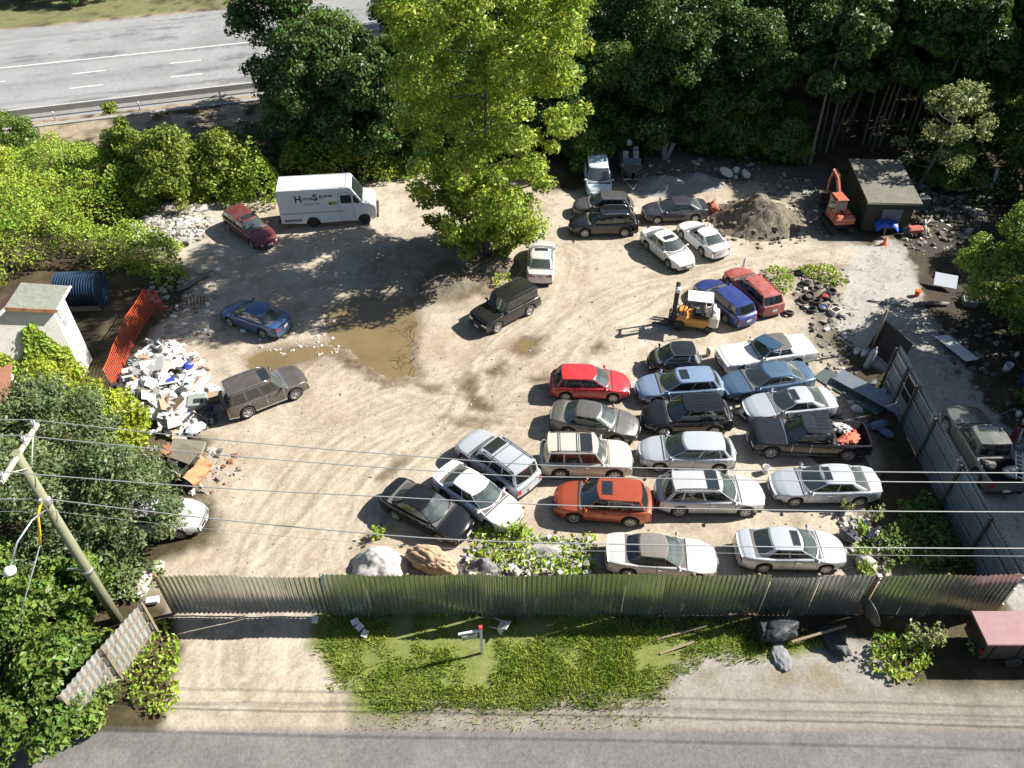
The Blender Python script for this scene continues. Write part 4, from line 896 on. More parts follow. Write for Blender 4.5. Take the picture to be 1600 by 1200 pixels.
# ================================================================== VEGETATION
L_HERO = leafmat('yellow green leaves', (0.21, 0.31, 0.03), (0.42, 0.49, 0.065), .30, 1.2, .55); L_BRAM = leafmat('bramble leaves', (0.22, 0.34, 0.03), (0.38, 0.47, 0.06), .32, .5)
L_DARK = leafmat('dark wood leaves', (0.045, 0.1, 0.018), (0.095, 0.17, 0.03), .3, .8); L_OLIVE = leafmat('olive shrub leaves', (0.13, 0.19, 0.025), (0.30, 0.36, 0.05), .32, .7)
L_FIR = leafmat('feathery evergreen', (0.085, 0.125, 0.05), (0.17, 0.22, 0.075), .25, .8); L_MID = leafmat('mid green leaves', (0.1, 0.18, 0.03), (0.2, 0.29, 0.05), .35, .8); L_LIME = leafmat('lime leaves', (0.28, 0.36, 0.03), (0.42, 0.48, 0.05), .35, .8)
L_EDGE = leafmat('bright edge leaves', (.15, .26, .035), (.28, .38, .06), .3, .8)
L_PALE = leafmat('pale young leaves', (0.24, 0.28, 0.09), (0.36, 0.39, 0.16), .35, .8); L_GRASS = leafmat('grass blades', (0.19, 0.29, 0.03), (0.36, 0.41, 0.07), .3, .9)
BARK = mat('grey bark', (.10, .085, .065), .9, col2=(.19, .165, .13), var=.2, scale=4, stretch=(5, 5, .8), bump=.5); BARKL = mat('pale bark', (.24, .22, .19), .9, col2=(.14, .12, .10), var=.2, scale=3)
def leaf_arrays(P, N, size, asp=.62, rg=rng):
    n = len(P); N = N/(np.linalg.norm(N, axis=1, keepdims=True)+1e-9); T = np.cross(N, rg.normal(size=(n, 3))); T /= (np.linalg.norm(T, axis=1, keepdims=True)+1e-9); B = np.cross(N, T)
    s = size*(.45+1.15*rg.random((n, 1))**1.6)*1.15; w = s*asp
    fold = N*s*.18
    V = np.stack([P-T*s*.5, P+B*w*.5+fold, P+T*s*.5, P-B*w*.5+fold], 1).reshape(-1, 3)
    return V, np.arange(n*4).reshape(n, 4)
def leafmesh(name, P, N, size, m, asp=.62): V, F_ = leaf_arrays(P, N, size, asp); return npmesh(name, V, F_, m)
def cloud(clumps, n, size, up=.5, shell=.45, rg=rng):
    c = np.array([k[:3] for k in clumps]); r = np.array([k[3] for k in clumps]); w = r**2.2; w = w/w.sum()
    i = rg.choice(len(c), n, p=w); d = rg.normal(size=(n, 3)); d /= np.linalg.norm(d, axis=1, keepdims=True); u = rg.uniform(0, 1, (n, 1))**shell
    P = c[i]+d*u*r[i][:, None]*np.array([1, 1, .72]); P[:, 2] += rg.normal(size=n)*.05
    N = d*.8+np.array([0, 0, up])+rg.normal(size=(n, 3))*.55; return P, N
def make_tree(name, label, loc, Ht, Rad, zb, n, size, m, ncl=40, rcl=(.8, 1.6), shape='round', tr=.2, bark=None, limbs=8, group=None, seed=0, asp=.62, up=.5, lean=(0, 0), cat='tree', stems=1):
    r = random.Random(seed); rg = np.random.default_rng(seed+100); t = thing(name, label, cat, loc, 0, group); cl = []
    for k in range(ncl):
        f = r.random()**.8 if shape != 'cone' else r.random()**1.3
        z = zb+(Ht-zb)*f
        prof = {'round': math.sin(math.pi*min(1, .16+.80*f))**.75, 'cone': (1-f)**.8+.05, 'col': (math.sin(math.pi*(.1+.85*f)))**.5, 'dome': math.sqrt(max(.02, 1-f*f)), 'umb': .35+.75*f if f < .8 else .9, 'broad': math.sin(math.pi*(.15+.60*f))**.8}[shape]
        a = r.uniform(0, 6.283); q = Rad*prof*(r.random()**.45)
        cl.append((math.cos(a)*q+lean[0]*f, math.sin(a)*q+lean[1]*f, z, r.uniform(*rcl)*(1-.35*f if shape == 'cone' else 1)))
    P, N = cloud(cl, n, size, up, rg=rg); k = P[:, 2] > .05
    link('crown', leafmesh('crown', P[k], N[k], size, m, asp), t)
    b = MB(); top = Vector((lean[0]*.8, lean[1]*.8, Ht*.82))
    tf = .02 if Ht > 18 else .12
    for s_ in range(stems):
        ox, oy = (0, 0) if stems == 1 else (r.uniform(-.5, .5)*Rad*.4, r.uniform(-.5, .5)*Rad*.4)
        mid = Vector((ox+lean[0]*.3+r.uniform(-.2, .2), oy+lean[1]*.3+r.uniform(-.2, .2), Ht*.4)); tt = top+Vector((ox*1.6, oy*1.6, 0))
        b.tube([(ox, oy, -.15), (ox*1.0, oy, .3), mid, tt], [tr*1.3, tr, tr*(.45 if Ht > 18 else .62), tr*tf], 9)
        for c in r.sample(cl, min(limbs, len(cl))):
            z0 = max(.3, min(c[2]-.25*math.hypot(c[0], c[1])-.3, Ht*.8)); f = z0/(Ht*.82); base = Vector((ox, oy, 0)).lerp(mid, min(1, z0/(Ht*.4))) if z0 < Ht*.4 else mid.lerp(tt, min(1, (z0-Ht*.4)/(Ht*.42)))
            e = Vector(c[:3]); mm = base.lerp(e, .5)+Vector((0, 0, -.1*(e-base).length)); rr = max(.02, tr*.45*(1-f*.6)); b.tube([base, mm, e], [rr, rr*.6, rr*.2], 5, cap=False)
    b.build('trunk', bark or BARK, t); return t
# the big tree in the middle of the yard
hb = G(760, 396)
make_tree('tall_tree', 'tall yellow green leafy tree standing in the middle of the yard', hb, 18.5, 6.1, 2.6, 72000, .20, L_HERO, 210, (.55, 1.35), 'broad', .30, BARK, 26, seed=3, lean=(.4, .3))
make_tree('young_tree', 'yellow green young tree at the foot of the tall middle tree', G(745, 404), 6.5, 2.3, .4, 7000, .24, L_HERO, 40, (.5, .95), 'col', .1, BARK, 8, seed=4)
make_tree('young_tree', 'leafy sapling on the right foot of the tall middle tree', G(792, 396), 5.0, 1.7, .4, 4200, .24, L_HERO, 26, (.45, .85), 'col', .08, BARK, 6, seed=5)
make_tree('young_tree', 'darker sapling on the left side of the tall middle tree', G(715, 380), 6.0, 2.2, .8, 5500, .24, L_OLIVE, 32, (.5, .9), 'round', .09, BARK, 8, seed=6)
# olive shrubs upper left
make_tree('olive_shrub', 'tall olive shrub with pointed top beside the highway slope', G(215, 300), 6.6, 2.3, .3, 14450, .19, L_OLIVE, 46, (.5, 1.0), 'cone', .12, seed=10, limbs=6, cat='shrub')
make_tree('olive_shrub', 'broad olive shrub behind the rubble, right of the pointed shrub', G(285, 312), 5.2, 3.0, .2, 17000, .19, L_OLIVE, 52, (.6, 1.1), 'dome', .12, seed=11, limbs=6, cat='shrub')
make_tree('olive_shrub', 'rounded olive shrub left of the dark trees behind the step van', G(360, 296), 4.4, 2.6, .2, 13600, .19, L_OLIVE, 44, (.6, 1.0), 'dome', .1, seed=12, limbs=5, cat='shrub')
make_tree('yellow_shrub', 'yellowish shrub at the left edge behind the dead snag', G(12, 316), 4.6, 2.0, .2, 9350, .19, L_LIME, 34, (.6, 1.0), 'dome', .1, seed=13, limbs=5, cat='shrub')
make_tree('green_shrub', 'grey green shrub below the highway at the left edge', G(25, 250), 3.6, 2.8, .2, 10200, .19, L_MID, 34, (.6, 1.0), 'dome', .1, seed=14, limbs=5, cat='shrub')
make_tree('small_shrub', 'dark low shrub on the bare slope below the highway', G(130, 262), 1.8, 1.6, .1, 2600, .2, L_MID, 18, (.4, .7), 'dome', .06, seed=15, limbs=4, cat='shrub')
sn = MB(); sn.tube([(0, 0, 0), (.05, 0, 1), (.0, .1, 2.2), (.05, .1, 2.7)], [.34, .33, .26, .05], 9); tag(sn.build('dead_snag', BARK, None, G(30, 330)), 'dark pointed dead snag among the bright brambles', 'dead tree')
# the wood behind: a few builds copied many times
wood_src = [make_tree('wood_tree', 'dark leafy tree in the crowded wood behind the yard', (-12.5, 62, 0), 9.5, 3.6, .8, 17000, .25, L_DARK, 60, (.7, 1.3), 'round', .2, seed=20, limbs=10, group='trees of the wood behind the yard'),
            make_tree('wood_tree', 'dark leafy tree in the crowded wood behind the yard', (8, 63.5, 0), 8.0, 3.4, .5, 27200, .19, L_MID, 56, (.7, 1.3), 'dome', .18, seed=21, limbs=9, group='trees of the wood behind the yard'),
            make_tree('wood_tree', 'dark leafy tree in the crowded wood behind the yard', (16, 64, 0), 11.0, 3.8, 1.0, 17000, .26, L_DARK, 60, (.8, 1.4), 'col', .22, seed=22, limbs=10, group='trees of the wood behind the yard')]
r = random.Random(5)
spots = [(-15.5, 59), (-13.5, 66), (-18.5, 69), (-9, 58.5), (-8.5, 65), (-5, 60.5), (-4, 67), (0, 62), (1, 68), (4, 61.5), (5, 66.5), (9.5, 68), (12, 62), (13.5, 67.5), (17.5, 61), (20, 67), (4, 73), (-2, 74), (-8, 72), (11, 74), (18, 74), (25, 75), (31, 72), (37, 70), (43, 66), (36, 77), (44, 75), (50, 71), (-6, 80), (4, 82), (14, 83), (24, 84), (34, 86), (45, 84), (55, 80), (0, 92), (14, 95), (28, 97), (42, 96), (57, 92), (48, 58), (53, 64), (42, 50), (46, 44), (40, 59)]
for i, (x, y) in enumerate(spots):
    o = copy_tree(wood_src[i % 3]); k = r.uniform(.8, 1.12)*(1.0 if y < 70 else 1.25); o.location = (x+r.uniform(-.8, .8), y+r.uniform(-.8, .8), 0); o.scale = (k, k, k*r.uniform(.9, 1.1)); o.rotation_euler = (0, 0, r.uniform(0, 6.28))
for i in range(16):
    o = copy_tree(wood_src[i % 3]); o['label'] = 'leafy tree on the far verge across the highway'; o['group'] = 'trees across the highway'; q = rp(-34+i*5.5+r.uniform(-1, 1), 33+r.uniform(-1, 5)); o.location = q; k = r.uniform(.6, .9); o.scale = (k, k, k); o.rotation_euler = (0, 0, r.uniform(0, 6))
# understorey along the edge of the wood
bush_src = make_tree('edge_bush', 'rounded green bush along the edge of the wood', (6, 58.6, 0), 2.6, 2.0, .1, 7140, .19, L_MID, 26, (.5, .9), 'dome', .06, seed=30, limbs=4, group='bushes along the edge of the wood', cat='bush')
for i, (px, py) in enumerate(((905, 245), (940, 225), (1010, 228), (1060, 225), (1110, 232), (1150, 240), (1190, 235), (1225, 250), (880, 225), (1080, 205), (1160, 205), (1230, 215), (620, 262), (600, 245), (560, 250), (520, 245), (470, 252), (650, 255))):
    o = copy_tree(bush_src); p = G(px, py); k = r.uniform(.75, 1.25); o.location = p; o.scale = (k, k, k*r.uniform(.85, 1.3)); o.rotation_euler = (0, 0, r.uniform(0, 6.28))
# bare trunks, upper right
tsrc = None
for i in range(26):
    px = 1262+i*11.5+r.uniform(-6, 6); p = G(px, r.uniform(190, 258))
    if tsrc is None:
        tsrc = [make_tree('slender_tree', 'slender bare stemmed tree in the dark stand behind the shed', p, 14.5, 2.4, 5.6, 6500, .36, L_DARK, 22, (.7, 1.1), 'round', .13, BARKL, 6, group='slender trees behind the shed', seed=40),
                make_tree('slender_tree', 'slender bare stemmed tree in the dark stand behind the shed', G(1300, 230), 13, 2.2, 5.4, 6000, .36, L_DARK, 20, (.7, 1.1), 'round', .10, BARK, 6, group='slender trees behind the shed', seed=41, lean=(.9, .2))]
        continue
    o = copy_tree(tsrc[i % 2]); k = r.uniform(.85, 1.15); o.location = p; o.scale = (k, k, k); o.rotation_euler = (R(r.uniform(-3, 3)), R(r.uniform(-4, 4)), r.uniform(0, 6.28))
make_tree('sparse_tree', 'sparse pale leaved tree with bare limbs behind the shed', G(1432, 300), 8.0, 3.2, 2.5, 2600, .26, L_PALE, 34, (.5, .9), 'round', .16, BARKL, 22, seed=45, lean=(1.2, .3))
make_tree('leafy_bush', 'leafy green bush right of the dark shed', G(1478, 300), 3.4, 2.0, .4, 7140, .19, L_MID, 26, (.5, .85), 'dome', .08, seed=46, limbs=6, cat='bush')
make_tree('sparse_tree', 'olive leaved tree in the upper right corner of the yard', G(1530, 235), 8.5, 3.4, 1.5, 7000, .28, L_OLIVE, 40, (.6, 1.1), 'round', .16, BARKL, 16, seed=47)
make_tree('green_tree', 'bright green tree overhanging the right edge of the yard', G(1592, 508), 7.6, 4.1, .9, 27000, .19, L_EDGE, 60, (.6, 1.1), 'round', .17, BARK, 14, seed=48, lean=(-.6, .3))
make_tree('green_tree', 'mid green tree behind the bright green tree at the right edge', G(1625, 300), 7.8, 3.0, .9, 8000, .27, L_MID, 46, (.6, 1.1), 'round', .17, BARK, 10, seed=49)
for i, (x, y, h) in enumerate(((36.8, 46.5, 7.0), (41, 42.5, 8), (42, 50, 9), (31.5, 34.5, 7.5), (30.3, 26.5, 8), (30.5, 30.5, 8.5), (33.5, 24.5, 9.5), (36, 36, 10), (31, 19.5, 7.5), (39, 30, 11), (34, 13.5, 8))):
    o = copy_tree(wood_src[(i*2) % 3]); o['label'] = 'dark leafy tree beyond the right edge, shading the lane'; o['group'] = 'trees beyond the right edge'; k = h/10; o.location = (x, y, 0); o.scale = (k, k, k); o.rotation_euler = (0, 0, i*1.7)
# feathery trees, lower left
ev = [('large feathery evergreen over the rubbish heap at the left', (-21.4, 25.9), 6.0, 3.1, 61), ('feathery evergreen at the left edge above the crossarm', (-23.6, 24.2), 6.3, 3.0, 62), ('feathery evergreen spreading over the silver car', (-17.2, 22.7), 5.2, 2.55, 63), ('dark feathery evergreen behind the utility pole', (-20.6, 21.6), 6.4, 2.9, 64)]
for lab, (x, y), h, R_, sd in ev:
    make_tree('feathery_evergreen', lab, (x, y, 0), h, R_, .9, 13500, .20, L_FIR, 90, (.45, .85), 'dome', .2, BARK, 16, seed=sd, asp=.34, up=.7)
make_tree('lime_shrub', 'lime green shrub between the feathery evergreen and rubbish heap', G(188, 690), 3.3, 1.7, .3, 4200, .2, L_LIME, 26, (.4, .75), 'dome', .08, seed=66, limbs=5, cat='shrub')
make_tree('lime_shrub', 'yellow green shrub at the foot of the white house', G(105, 640), 3.0, 2.0, .3, 4600, .2, L_LIME, 26, (.4, .8), 'dome', .08, seed=67, limbs=5, cat='shrub')
for i, (px, py, h, lab) in enumerate(((60, 1010, 3.0, 'green bush in the lower left corner'), (140, 930, 2.6, 'green bush left of the utility pole foot'), (20, 940, 3.2, 'dark green bush below the street lamp'), (110, 1060, 2.4, 'green bush by the slanting sunlit fence'), (180, 900, 1.5, 'low grey green bush right of the utility pole'), (-40, 1080, 3.2, 'tall green bush below the lower left corner'), (60, 1140, 2.4, 'low bush under the lower left corner'))):
    make_tree('green_bush', lab, G(px, py), h, 2.1 if h > 2 else 1.6, .15, 5200, .21, L_MID if i != 4 else L_FIR, 30, (.45, .85), 'dome', .07, seed=70+i, limbs=5, cat='bush')
# brambles: one uncountable mass
def mass(name, polys, hmax, dens, size, m, seed, rough=.5, hmin=.2):
    rg = np.random.default_rng(seed); Ps = []; Ns = []
    for poly in polys:
        xs = [p.x for p in poly]; ys = [p.y for p in poly]; A_ = (max(xs)-min(xs))*(max(ys)-min(ys)); n = int(A_*dens)
        x = rg.uniform(min(xs), max(xs), n); y = rg.uniform(min(ys), max(ys), n); d = polydist(x, y, poly); k = d < (fbm(x, y, seed)-.5)*1.4; x, y, d = x[k], y[k], -d[k]
        h = hmin+hmax*np.clip(d/1.6+.25, 0, 1)*(.35+rough*(fbm(x*.38, y*.38, seed+1)*1.3)+.45*(vnoise(x*1.1, y*1.1, seed+2)-.3))
        h = np.maximum(h, .1); z = h*(1-np.abs(rg.normal(size=len(x)))*.28); e = .25
        Ps.append(np.stack([x, y, np.maximum(z, .05)], 1)); Ns.append(np.stack([rg.normal(size=len(x))*.6, rg.normal(size=len(x))*.6-.15, np.ones(len(x))], 1))
    P = np.concatenate(Ps); return tag(link(name, leafmesh(name, P, np.concatenate(Ns), size, m)), kind='stuff')
mass('brambles', [GG([(-60,300),(0,265),(110,262),(190,270),(260,315),(205,350),(120,378),(130,382),(200,384),(285,392),(290,460),(245,455),(200,425),(95,418),(0,452),(-60,480)]), GG([(330,285),(400,270),(445,290),(450,318),(430,330),(330,322)]), GG([(440,262),(590,258),(640,275),(600,290),(440,282)])], 3.3, 165, .165, L_BRAM, 81, .62)
mass('undergrowth', [GG([(370,200),(880,190),(900,240),(690,262),(600,258),(440,262),(370,280)]), GG([(880,190),(1250,170),(1270,262),(1180,262),(1080,246),(930,240)]), GG([(1400,200),(1640,180),(1660,330),(1520,330),(1500,300),(1430,290)])], 1.3, 22, .30, L_DARK, 82)
mass('shaded_brambles', [GG([(1395,790),(1450,770),(1490,850),(1520,890),(1385,900),(1350,860),(1380,820)])], .9, 90, .17, L_MID, 83)
mass('weeds', [GG([(740,830),(800,818),(850,850),(930,838),(935,890),(900,902),(725,900),(738,865)]), GG([(1195,418),(1235,425),(1248,455),(1225,472),(1205,450)]), GG([(1240,425),(1290,415),(1320,440),(1290,450)]), GG([(1370,1000),(1440,985),(1450,1040),(1400,1070),(1350,1040)])], .55, 75, .19, L_BRAM, 84)
mass('ground_weeds', [GG([(220,985),(268,965),(285,1040),(275,1120),(190,1100)]), GG([(165,915),(215,905),(235,940),(190,950)]), GG([(590,262),(670,262),(640,285),(600,285)]), GG([(770,432),(800,430),(800,448),(775,450)]), GG([(580,826),(606,830),(600,848),(582,845)])], .45, 85, .16, L_BRAM, 85)
# ivy on the house
def ivy(nm, lab, n, fn, seed):
    rg = np.random.default_rng(seed); P = []; N = []
    while len(P) < n:
        x, z = rg.uniform(0, 5.8), rg.uniform(0, 5.2)
        if fn(x, z, rg): P.append(hc+Vector(hp(x, -.06-abs(rg.normal())*.12, z))); N.append(HU*rg.normal()*.4+Vector((.62, -.78, .5+rg.normal()*.4)))
    return tag(link(nm, leafmesh(nm, np.array(P), np.array(N), .19, L_BRAM)), lab, 'climbing plant')
ivy('ivy', 'bright green ivy climbing the front wall of the white house', 7000, lambda x, z, g: z < 1.8+2.4*vnoise(np.array(x*1.3), np.array(0.), 4)+1.6*np.exp(-((x-1.0)/.5)**2)*1.2 and z < 4.3, 91)
# grass
def grass(name, poly, dens, hgt, m, seed):
    rg = np.random.default_rng(seed); xs = [p.x for p in poly]; ys = [p.y for p in poly]; n = int((max(xs)-min(xs))*(max(ys)-min(ys))*dens)
    x = rg.uniform(min(xs), max(xs), n); y = rg.uniform(min(ys), max(ys), n); k = (polydist(x, y, poly)+rg.uniform(0, 1, n)**2*1.6-.5 < (fbm(x*1.5, y*1.5, seed)-.5)*1.6) & (fbm(x*.9, y*.9, 22) < .52+rg.uniform(0, .12, n)); x, y = x[k], y[k]; n = len(x)
    h = hgt*(.35+1.3*fbm(x*1.2, y*1.2, seed+3))*rg.uniform(.5, 1.3, n); a = rg.uniform(0, 6.283, n); w = .022; tx, ty = np.cos(a)*w, np.sin(a)*w; lx, ly = rg.normal(size=n)*h*.45, rg.normal(size=n)*h*.45
    z = np.array([0.0]*n)
    V = np.stack([np.stack([x-tx, y-ty, z], 1), np.stack([x+tx, y+ty, z], 1), np.stack([x+lx+tx*.3, y+ly+ty*.3, h], 1), np.stack([x+lx-tx*.3, y+ly-ty*.3, h], 1)], 1).reshape(-1, 3)
    return tag(link(name, npmesh(name, V, np.arange(4*n).reshape(n, 4), m)), kind='stuff')
grass('grass', GRASS, 480, .14, L_GRASS, 95)
grass('sparse_grass', GG([(490,955),(1050,985),(1040,1050),(1000,1140),(540,1140)]), 70, .13, L_GRASS, 96)
# ================================================================== STEP VAN
ORM = paint('machine orange', (.50, .085, .035), 0, .4, .2); YELO = paint('machine amber', (.52, .24, .015), 0, .4, .06); CREAM = paint('cream paint', (.62, .57, .45), 0, .45, .2)
def wheel(parent, x, y, r, w=.22, steel=2):
    wm = wheel_meshes(r, w, steel); o = link('wheel', wm[0], parent, (x, y, r)); o.rotation_euler = (0, .4, 0 if y > 0 else math.pi); link('rim', wm[1], o)
def text_mesh(s, size, m, ext=.004, bold=.022):
    cu = bpy.data.curves.new('lettering', 'FONT'); cu.body = s; cu.size = size; cu.extrude = ext; cu.offset = size*bold; o = bpy.data.objects.new('lettering', cu); S.collection.objects.link(o)
    dg = bpy.context.evaluated_depsgraph_get(); me = bpy.data.meshes.new_from_object(o.evaluated_get(dg)); bpy.data.objects.remove(o); me.materials.clear(); me.materials.append(m); return me
n1_, n2_ = G(492, 356), G(572, 351); va = math.atan2(n2_.y-n1_.y, n2_.x-n1_.x); vd = Vector((math.cos(va), math.sin(va), 0)); vl = Vector((-vd.y, vd.x, 0)); vm0 = n1_+vd*1.1+vl*1.05
van = thing('step_van', 'white step van with dark lettering on its side parked by the bushes', 'van', (vm0.x, vm0.y, 0), va)
vw = paint('van white', (.84, .845, .85), 0, .35, .015)
xr_, xf_, wr_ = -1.1, 2.48, .40
def arch(x, n=9): return [(x+.50*math.cos(a), wr_+.50*math.sin(a)-.02) for a in [math.pi*(1-i/(n-1)) for i in range(n)]]
bx = [(-3.3, .50)]+arch(xr_)+[(1.5, .42)]+arch(xf_)+[(3.3, .55), (3.3, 1.30), (3.22, 1.52), (2.45, 1.80), (1.78, 2.90), (1.66, 2.97), (-3.24, 3.0), (-3.3, 2.94)]
b = MB(); n = len(bx); yy = 1.06; vs = []
for y, ins in ((-yy+.05, .0), (-yy, .05), (yy, .05), (yy-.05, .0)): pass
L_ = [(x, -yy, z) for x, z in bx]; R__ = [(x, yy, z) for x, z in bx]
b.add(L_+R__, [tuple(range(n)), tuple(range(2*n-1, n-1, -1))]+[((i+1) % n, i, n+i, n+(i+1) % n) for i in range(n)]); b.build('body', vw, van)
b = MB(); b.box((-.1, 0, .75), (6.2, 1.5, .5)); b.build('chassis', BLACK, van)
for i, (x, y) in enumerate(((xr_, -.92), (xr_, .92), (xf_, -.92), (xf_, .92))): wheel(van, x, y, wr_, .25)
b = MB(); b.add([(2.47, -.92, 1.83), (2.47, .92, 1.83), (1.83, .92, 2.84), (1.83, -.92, 2.84)], [(0, 1, 2, 3)]); o = b.build('windshield', glassmat('van glass', (.05, .06, .06)), van); o.location = (.02, 0, .012)
for s_ in (-1, 1):
    g = MB(); y = s_*(yy+.012)
    g.add([(.98, y, 1.80), (1.72, y, 1.80), (1.72, y, 2.42), (.98, y, 2.42)], [(0, 1, 2, 3)]); g.build('side_window', SUNGLASS, van)
    g = MB(); g.add([(1.86, y, 1.80), (2.30, y, 1.80), (1.97, y, 2.35), (1.86, y, 2.40)], [(0, 1, 2, 3)]); g.build('side_window', SUNGLASS, van)
    g = MB()
    for (x, z, w_, h_) in ((.86, 1.6, .025, 2.1), (1.79, 1.55, .025, 2.0), (1.32, 2.62, .92, .025)): g.box((x, s_*(yy+.004), z), (w_, .012, h_))
    g.box((-1.0, s_*(yy+.006), 1.22), (4.4, .02, .05)); g.build('door_seam', mat('grey seam', (.33, .34, .35), .6), van)
    g = MB(); g.box((-2.45, s_*(yy+.008), .68), (1.2, .02, .20)); g.build('kick_plate', mat('van kick plate', (.30, .31, .31), .5, .5), van)
    g = MB(); g.box((2.15, s_*(yy+.20), 2.02), (.08, .20, .34), bev=.03); g.tube([(2.2, s_*yy, 1.9), (2.15, s_*(yy+.2), 1.9)], .02, 5); g.build('side_mirror', BLACK, van)
    g = MB(); g.box((3.31, s_*.72, 1.05), (.05, .30, .22), bev=.02); g.build('headlight', HEADL, van)
    g = MB(); g.box((-3.32, s_*.85, .95), (.05, .16, .30), bev=.02); g.build('taillight', TAIL, van)
b = MB(); b.box((3.31, 0, 1.02), (.05, .95, .36), bev=.02); b.build('grille', GRILLE, van)
b = MB(); b.box((3.40, 0, .62), (.14, 2.1, .20), bev=.03); b.box((-3.42, 0, .55), (.20, 2.0, .14), bev=.02); b.build('bumper', BLACK, van)
b = MB(); b.box((-3.31, 0, 1.75), (.03, 1.5, 2.2)); b.build('rear_door', vw, van)
b = MB()
for y in (-.98, .98): b.box((-.8, y, 3.01), (4.9, .05, .03))
b.box((1.45, 0, 3.0), (.05, 2.0, .03)); b.build('roof_trim', mat('roof seam', (.5, .5, .5), .6), van)
b = MB(); b.tube([(1.2, .9, 2.98), (1.25, .95, 3.45)], .02, 5); b.build('antenna', BLACK, van)
NAVYT = mat('navy lettering', (.02, .022, .05), .5); TEALT = mat('teal lettering', (.06, .22, .24), .5); GREYT = mat('grey lettering', (.38, .42, .47), .5)
def put(s, size, x, z, m, sx=1.0, skew=0):
    o = link('lettering', text_mesh(s, size, m), van, (x, -yy-.008, z)); o.rotation_euler = (R(90), 0, 0); o.scale = (sx, 1, 1)
put('H', .74, -2.15, 2.06, NAVYT, .95); put('ome', .36, -1.60, 2.22, TEALT, 1.1); put('S', .68, -.88, 2.16, NAVYT, 1.05); put('ervices', .31, -.46, 2.36, NAVYT, 1.05)
put('1 800 663 1236', .17, -1.65, 1.83, GREYT, 1.1)
b = MB(); b.box((-.55, -yy-.006, 2.27), (1.1, .008, .025), ry=R(-4)); b.build('lettering_flourish', NAVYT, van)
b = MB(); b.box((.45, -yy-.006, 1.86), (.62, .012, .24)); st_ = b.build('sticker', mat('yellow green sticker', (.42, .44, .07), .5), van)
b = MB(); b.box((.24, -yy-.014, 1.86), (.16, .01, .17)); b.build('sticker_mark', mat('sticker green', (.05, .13, .08), .5), st_)
# ================================================================== FORKLIFT
w1, w2 = G(1107, 522), G(1051, 515); fa = math.atan2(w2.y-w1.y, w2.x-w1.x); fd = Vector((math.cos(fa), math.sin(fa), 0)); fr_ = Vector((-fd.y, fd.x, 0)); fc = (w1+w2)/2-fr_*.58
fk = thing('forklift', 'amber forklift with white canopy roof and upright mast', 'forklift', (fc.x, fc.y, 0), fa)
b = MB(); b.box((-.1, 0, .62), (2.1, 1.12, .62), bev=.06); b.box((.62, 0, .92), (.5, 1.08, .35), bev=.05); b.build('chassis', YELO, fk)
b = MB(); b.box((-1.22, 0, .82), (.62, 1.18, .95), bev=.16); b.box((-.95, .0, 1.22), (.5, .95, .18), bev=.05); b.build('counterweight', CREAM, fk)
b = MB(); b.box((-.42, 0, 1.0), (.9, .9, .2), bev=.03); b.box((-.15, -.30, 1.12), (.3, .25, .15)); b.box((-.55, .25, 1.12), (.25, .3, .2)); b.build('engine_cover', BLACK, fk)
b = MB(); b.box((-.35, 0, 1.20), (.48, .5, .14), bev=.05); b.box((-.62, 0, 1.45), (.12, .5, .45), bev=.05); b.build('seat', mat('grey vinyl seat', (.30, .28, .25), .7), fk)
M = Matrix.Translation((.22, 0, 1.45)) @ Matrix.Rotation(R(-50), 4, 'Y'); b = MB(); b.tube([M @ Vector((math.cos(2*math.pi*i/14)*.17, math.sin(2*math.pi*i/14)*.17, 0)) for i in range(15)], .02, 6, cap=False); b.tube([(.45, 0, 1.05), (.22, 0, 1.45)], .03, 6); b.build('steering_wheel', BLACK, fk)
b = MB(); b.lathe([(.14, -.36), (.17, -.28), (.17, .28), (.14, .36)], 14, Matrix.Translation((-1.12, 0, 1.45)) @ Matrix.Rotation(R(90), 4, 'X')); b.build('gas_bottle', WHITEP, fk)
b = MB(); b.box((-.25, 0, 2.22), (1.5, 1.08, .05), bev=.02); rf = b.build('canopy_roof', paint('canopy white', (.76, .76, .75), 0, .5, .12), fk)
for x, y in ((.55, .5), (.55, -.5), (-1.0, .5), (-1.0, -.5)):
    b = MB(); b.tube([(x+(.12 if x > 0 else -.05), y, .95), (x, y, 2.2)], .035, 6); b.build('canopy_post', STEELD, fk)
mast = MB()
for y in (-.36, .36):
    mast.box((1.08, y, 1.45), (.14, .08, 2.7)); mast.box((1.2, y*.82, 1.5), (.10, .06, 2.7))
for z in (.4, 1.5, 2.75): mast.box((1.08, 0, z), (.10, .8, .10))
mast.tube([(1.05, 0, .3), (1.05, 0, 2.2)], .05, 8); mast.build('mast', STEELD, fk)
b = MB(); b.box((1.30, 0, .75), (.07, 1.0, .10)); b.box((1.30, 0, .35), (.07, 1.0, .10)); b.box((1.30, .3, .55), (.06, .08, .5)); b.box((1.30, -.3, .55), (.06, .08, .5)); b.build('carriage', STEELD, fk)
for y in (-.3, .3):
    b = MB(); b.box((1.37, y, .45), (.06, .12, .72)); b.box((1.85, y, .10), (1.0, .12, .045)); b.build('fork', STEELD, fk)
b = MB(); b.box((1.10, .30, 2.70), (.30, .32, .34), bev=.08); b.build('mast_lamp', WHITEP, fk)
for y in (-.5, .5): b = MB(); b.box((.92, y, 1.15), (.08, .16, .16), bev=.03); b.build('headlight', HEADL, fk)
for x, y, r_ in ((.75, .55, .36), (.75, -.55, .36), (-.98, .50, .27), (-.98, -.50, .27)): wheel(fk, x, y, r_, .24, 2)
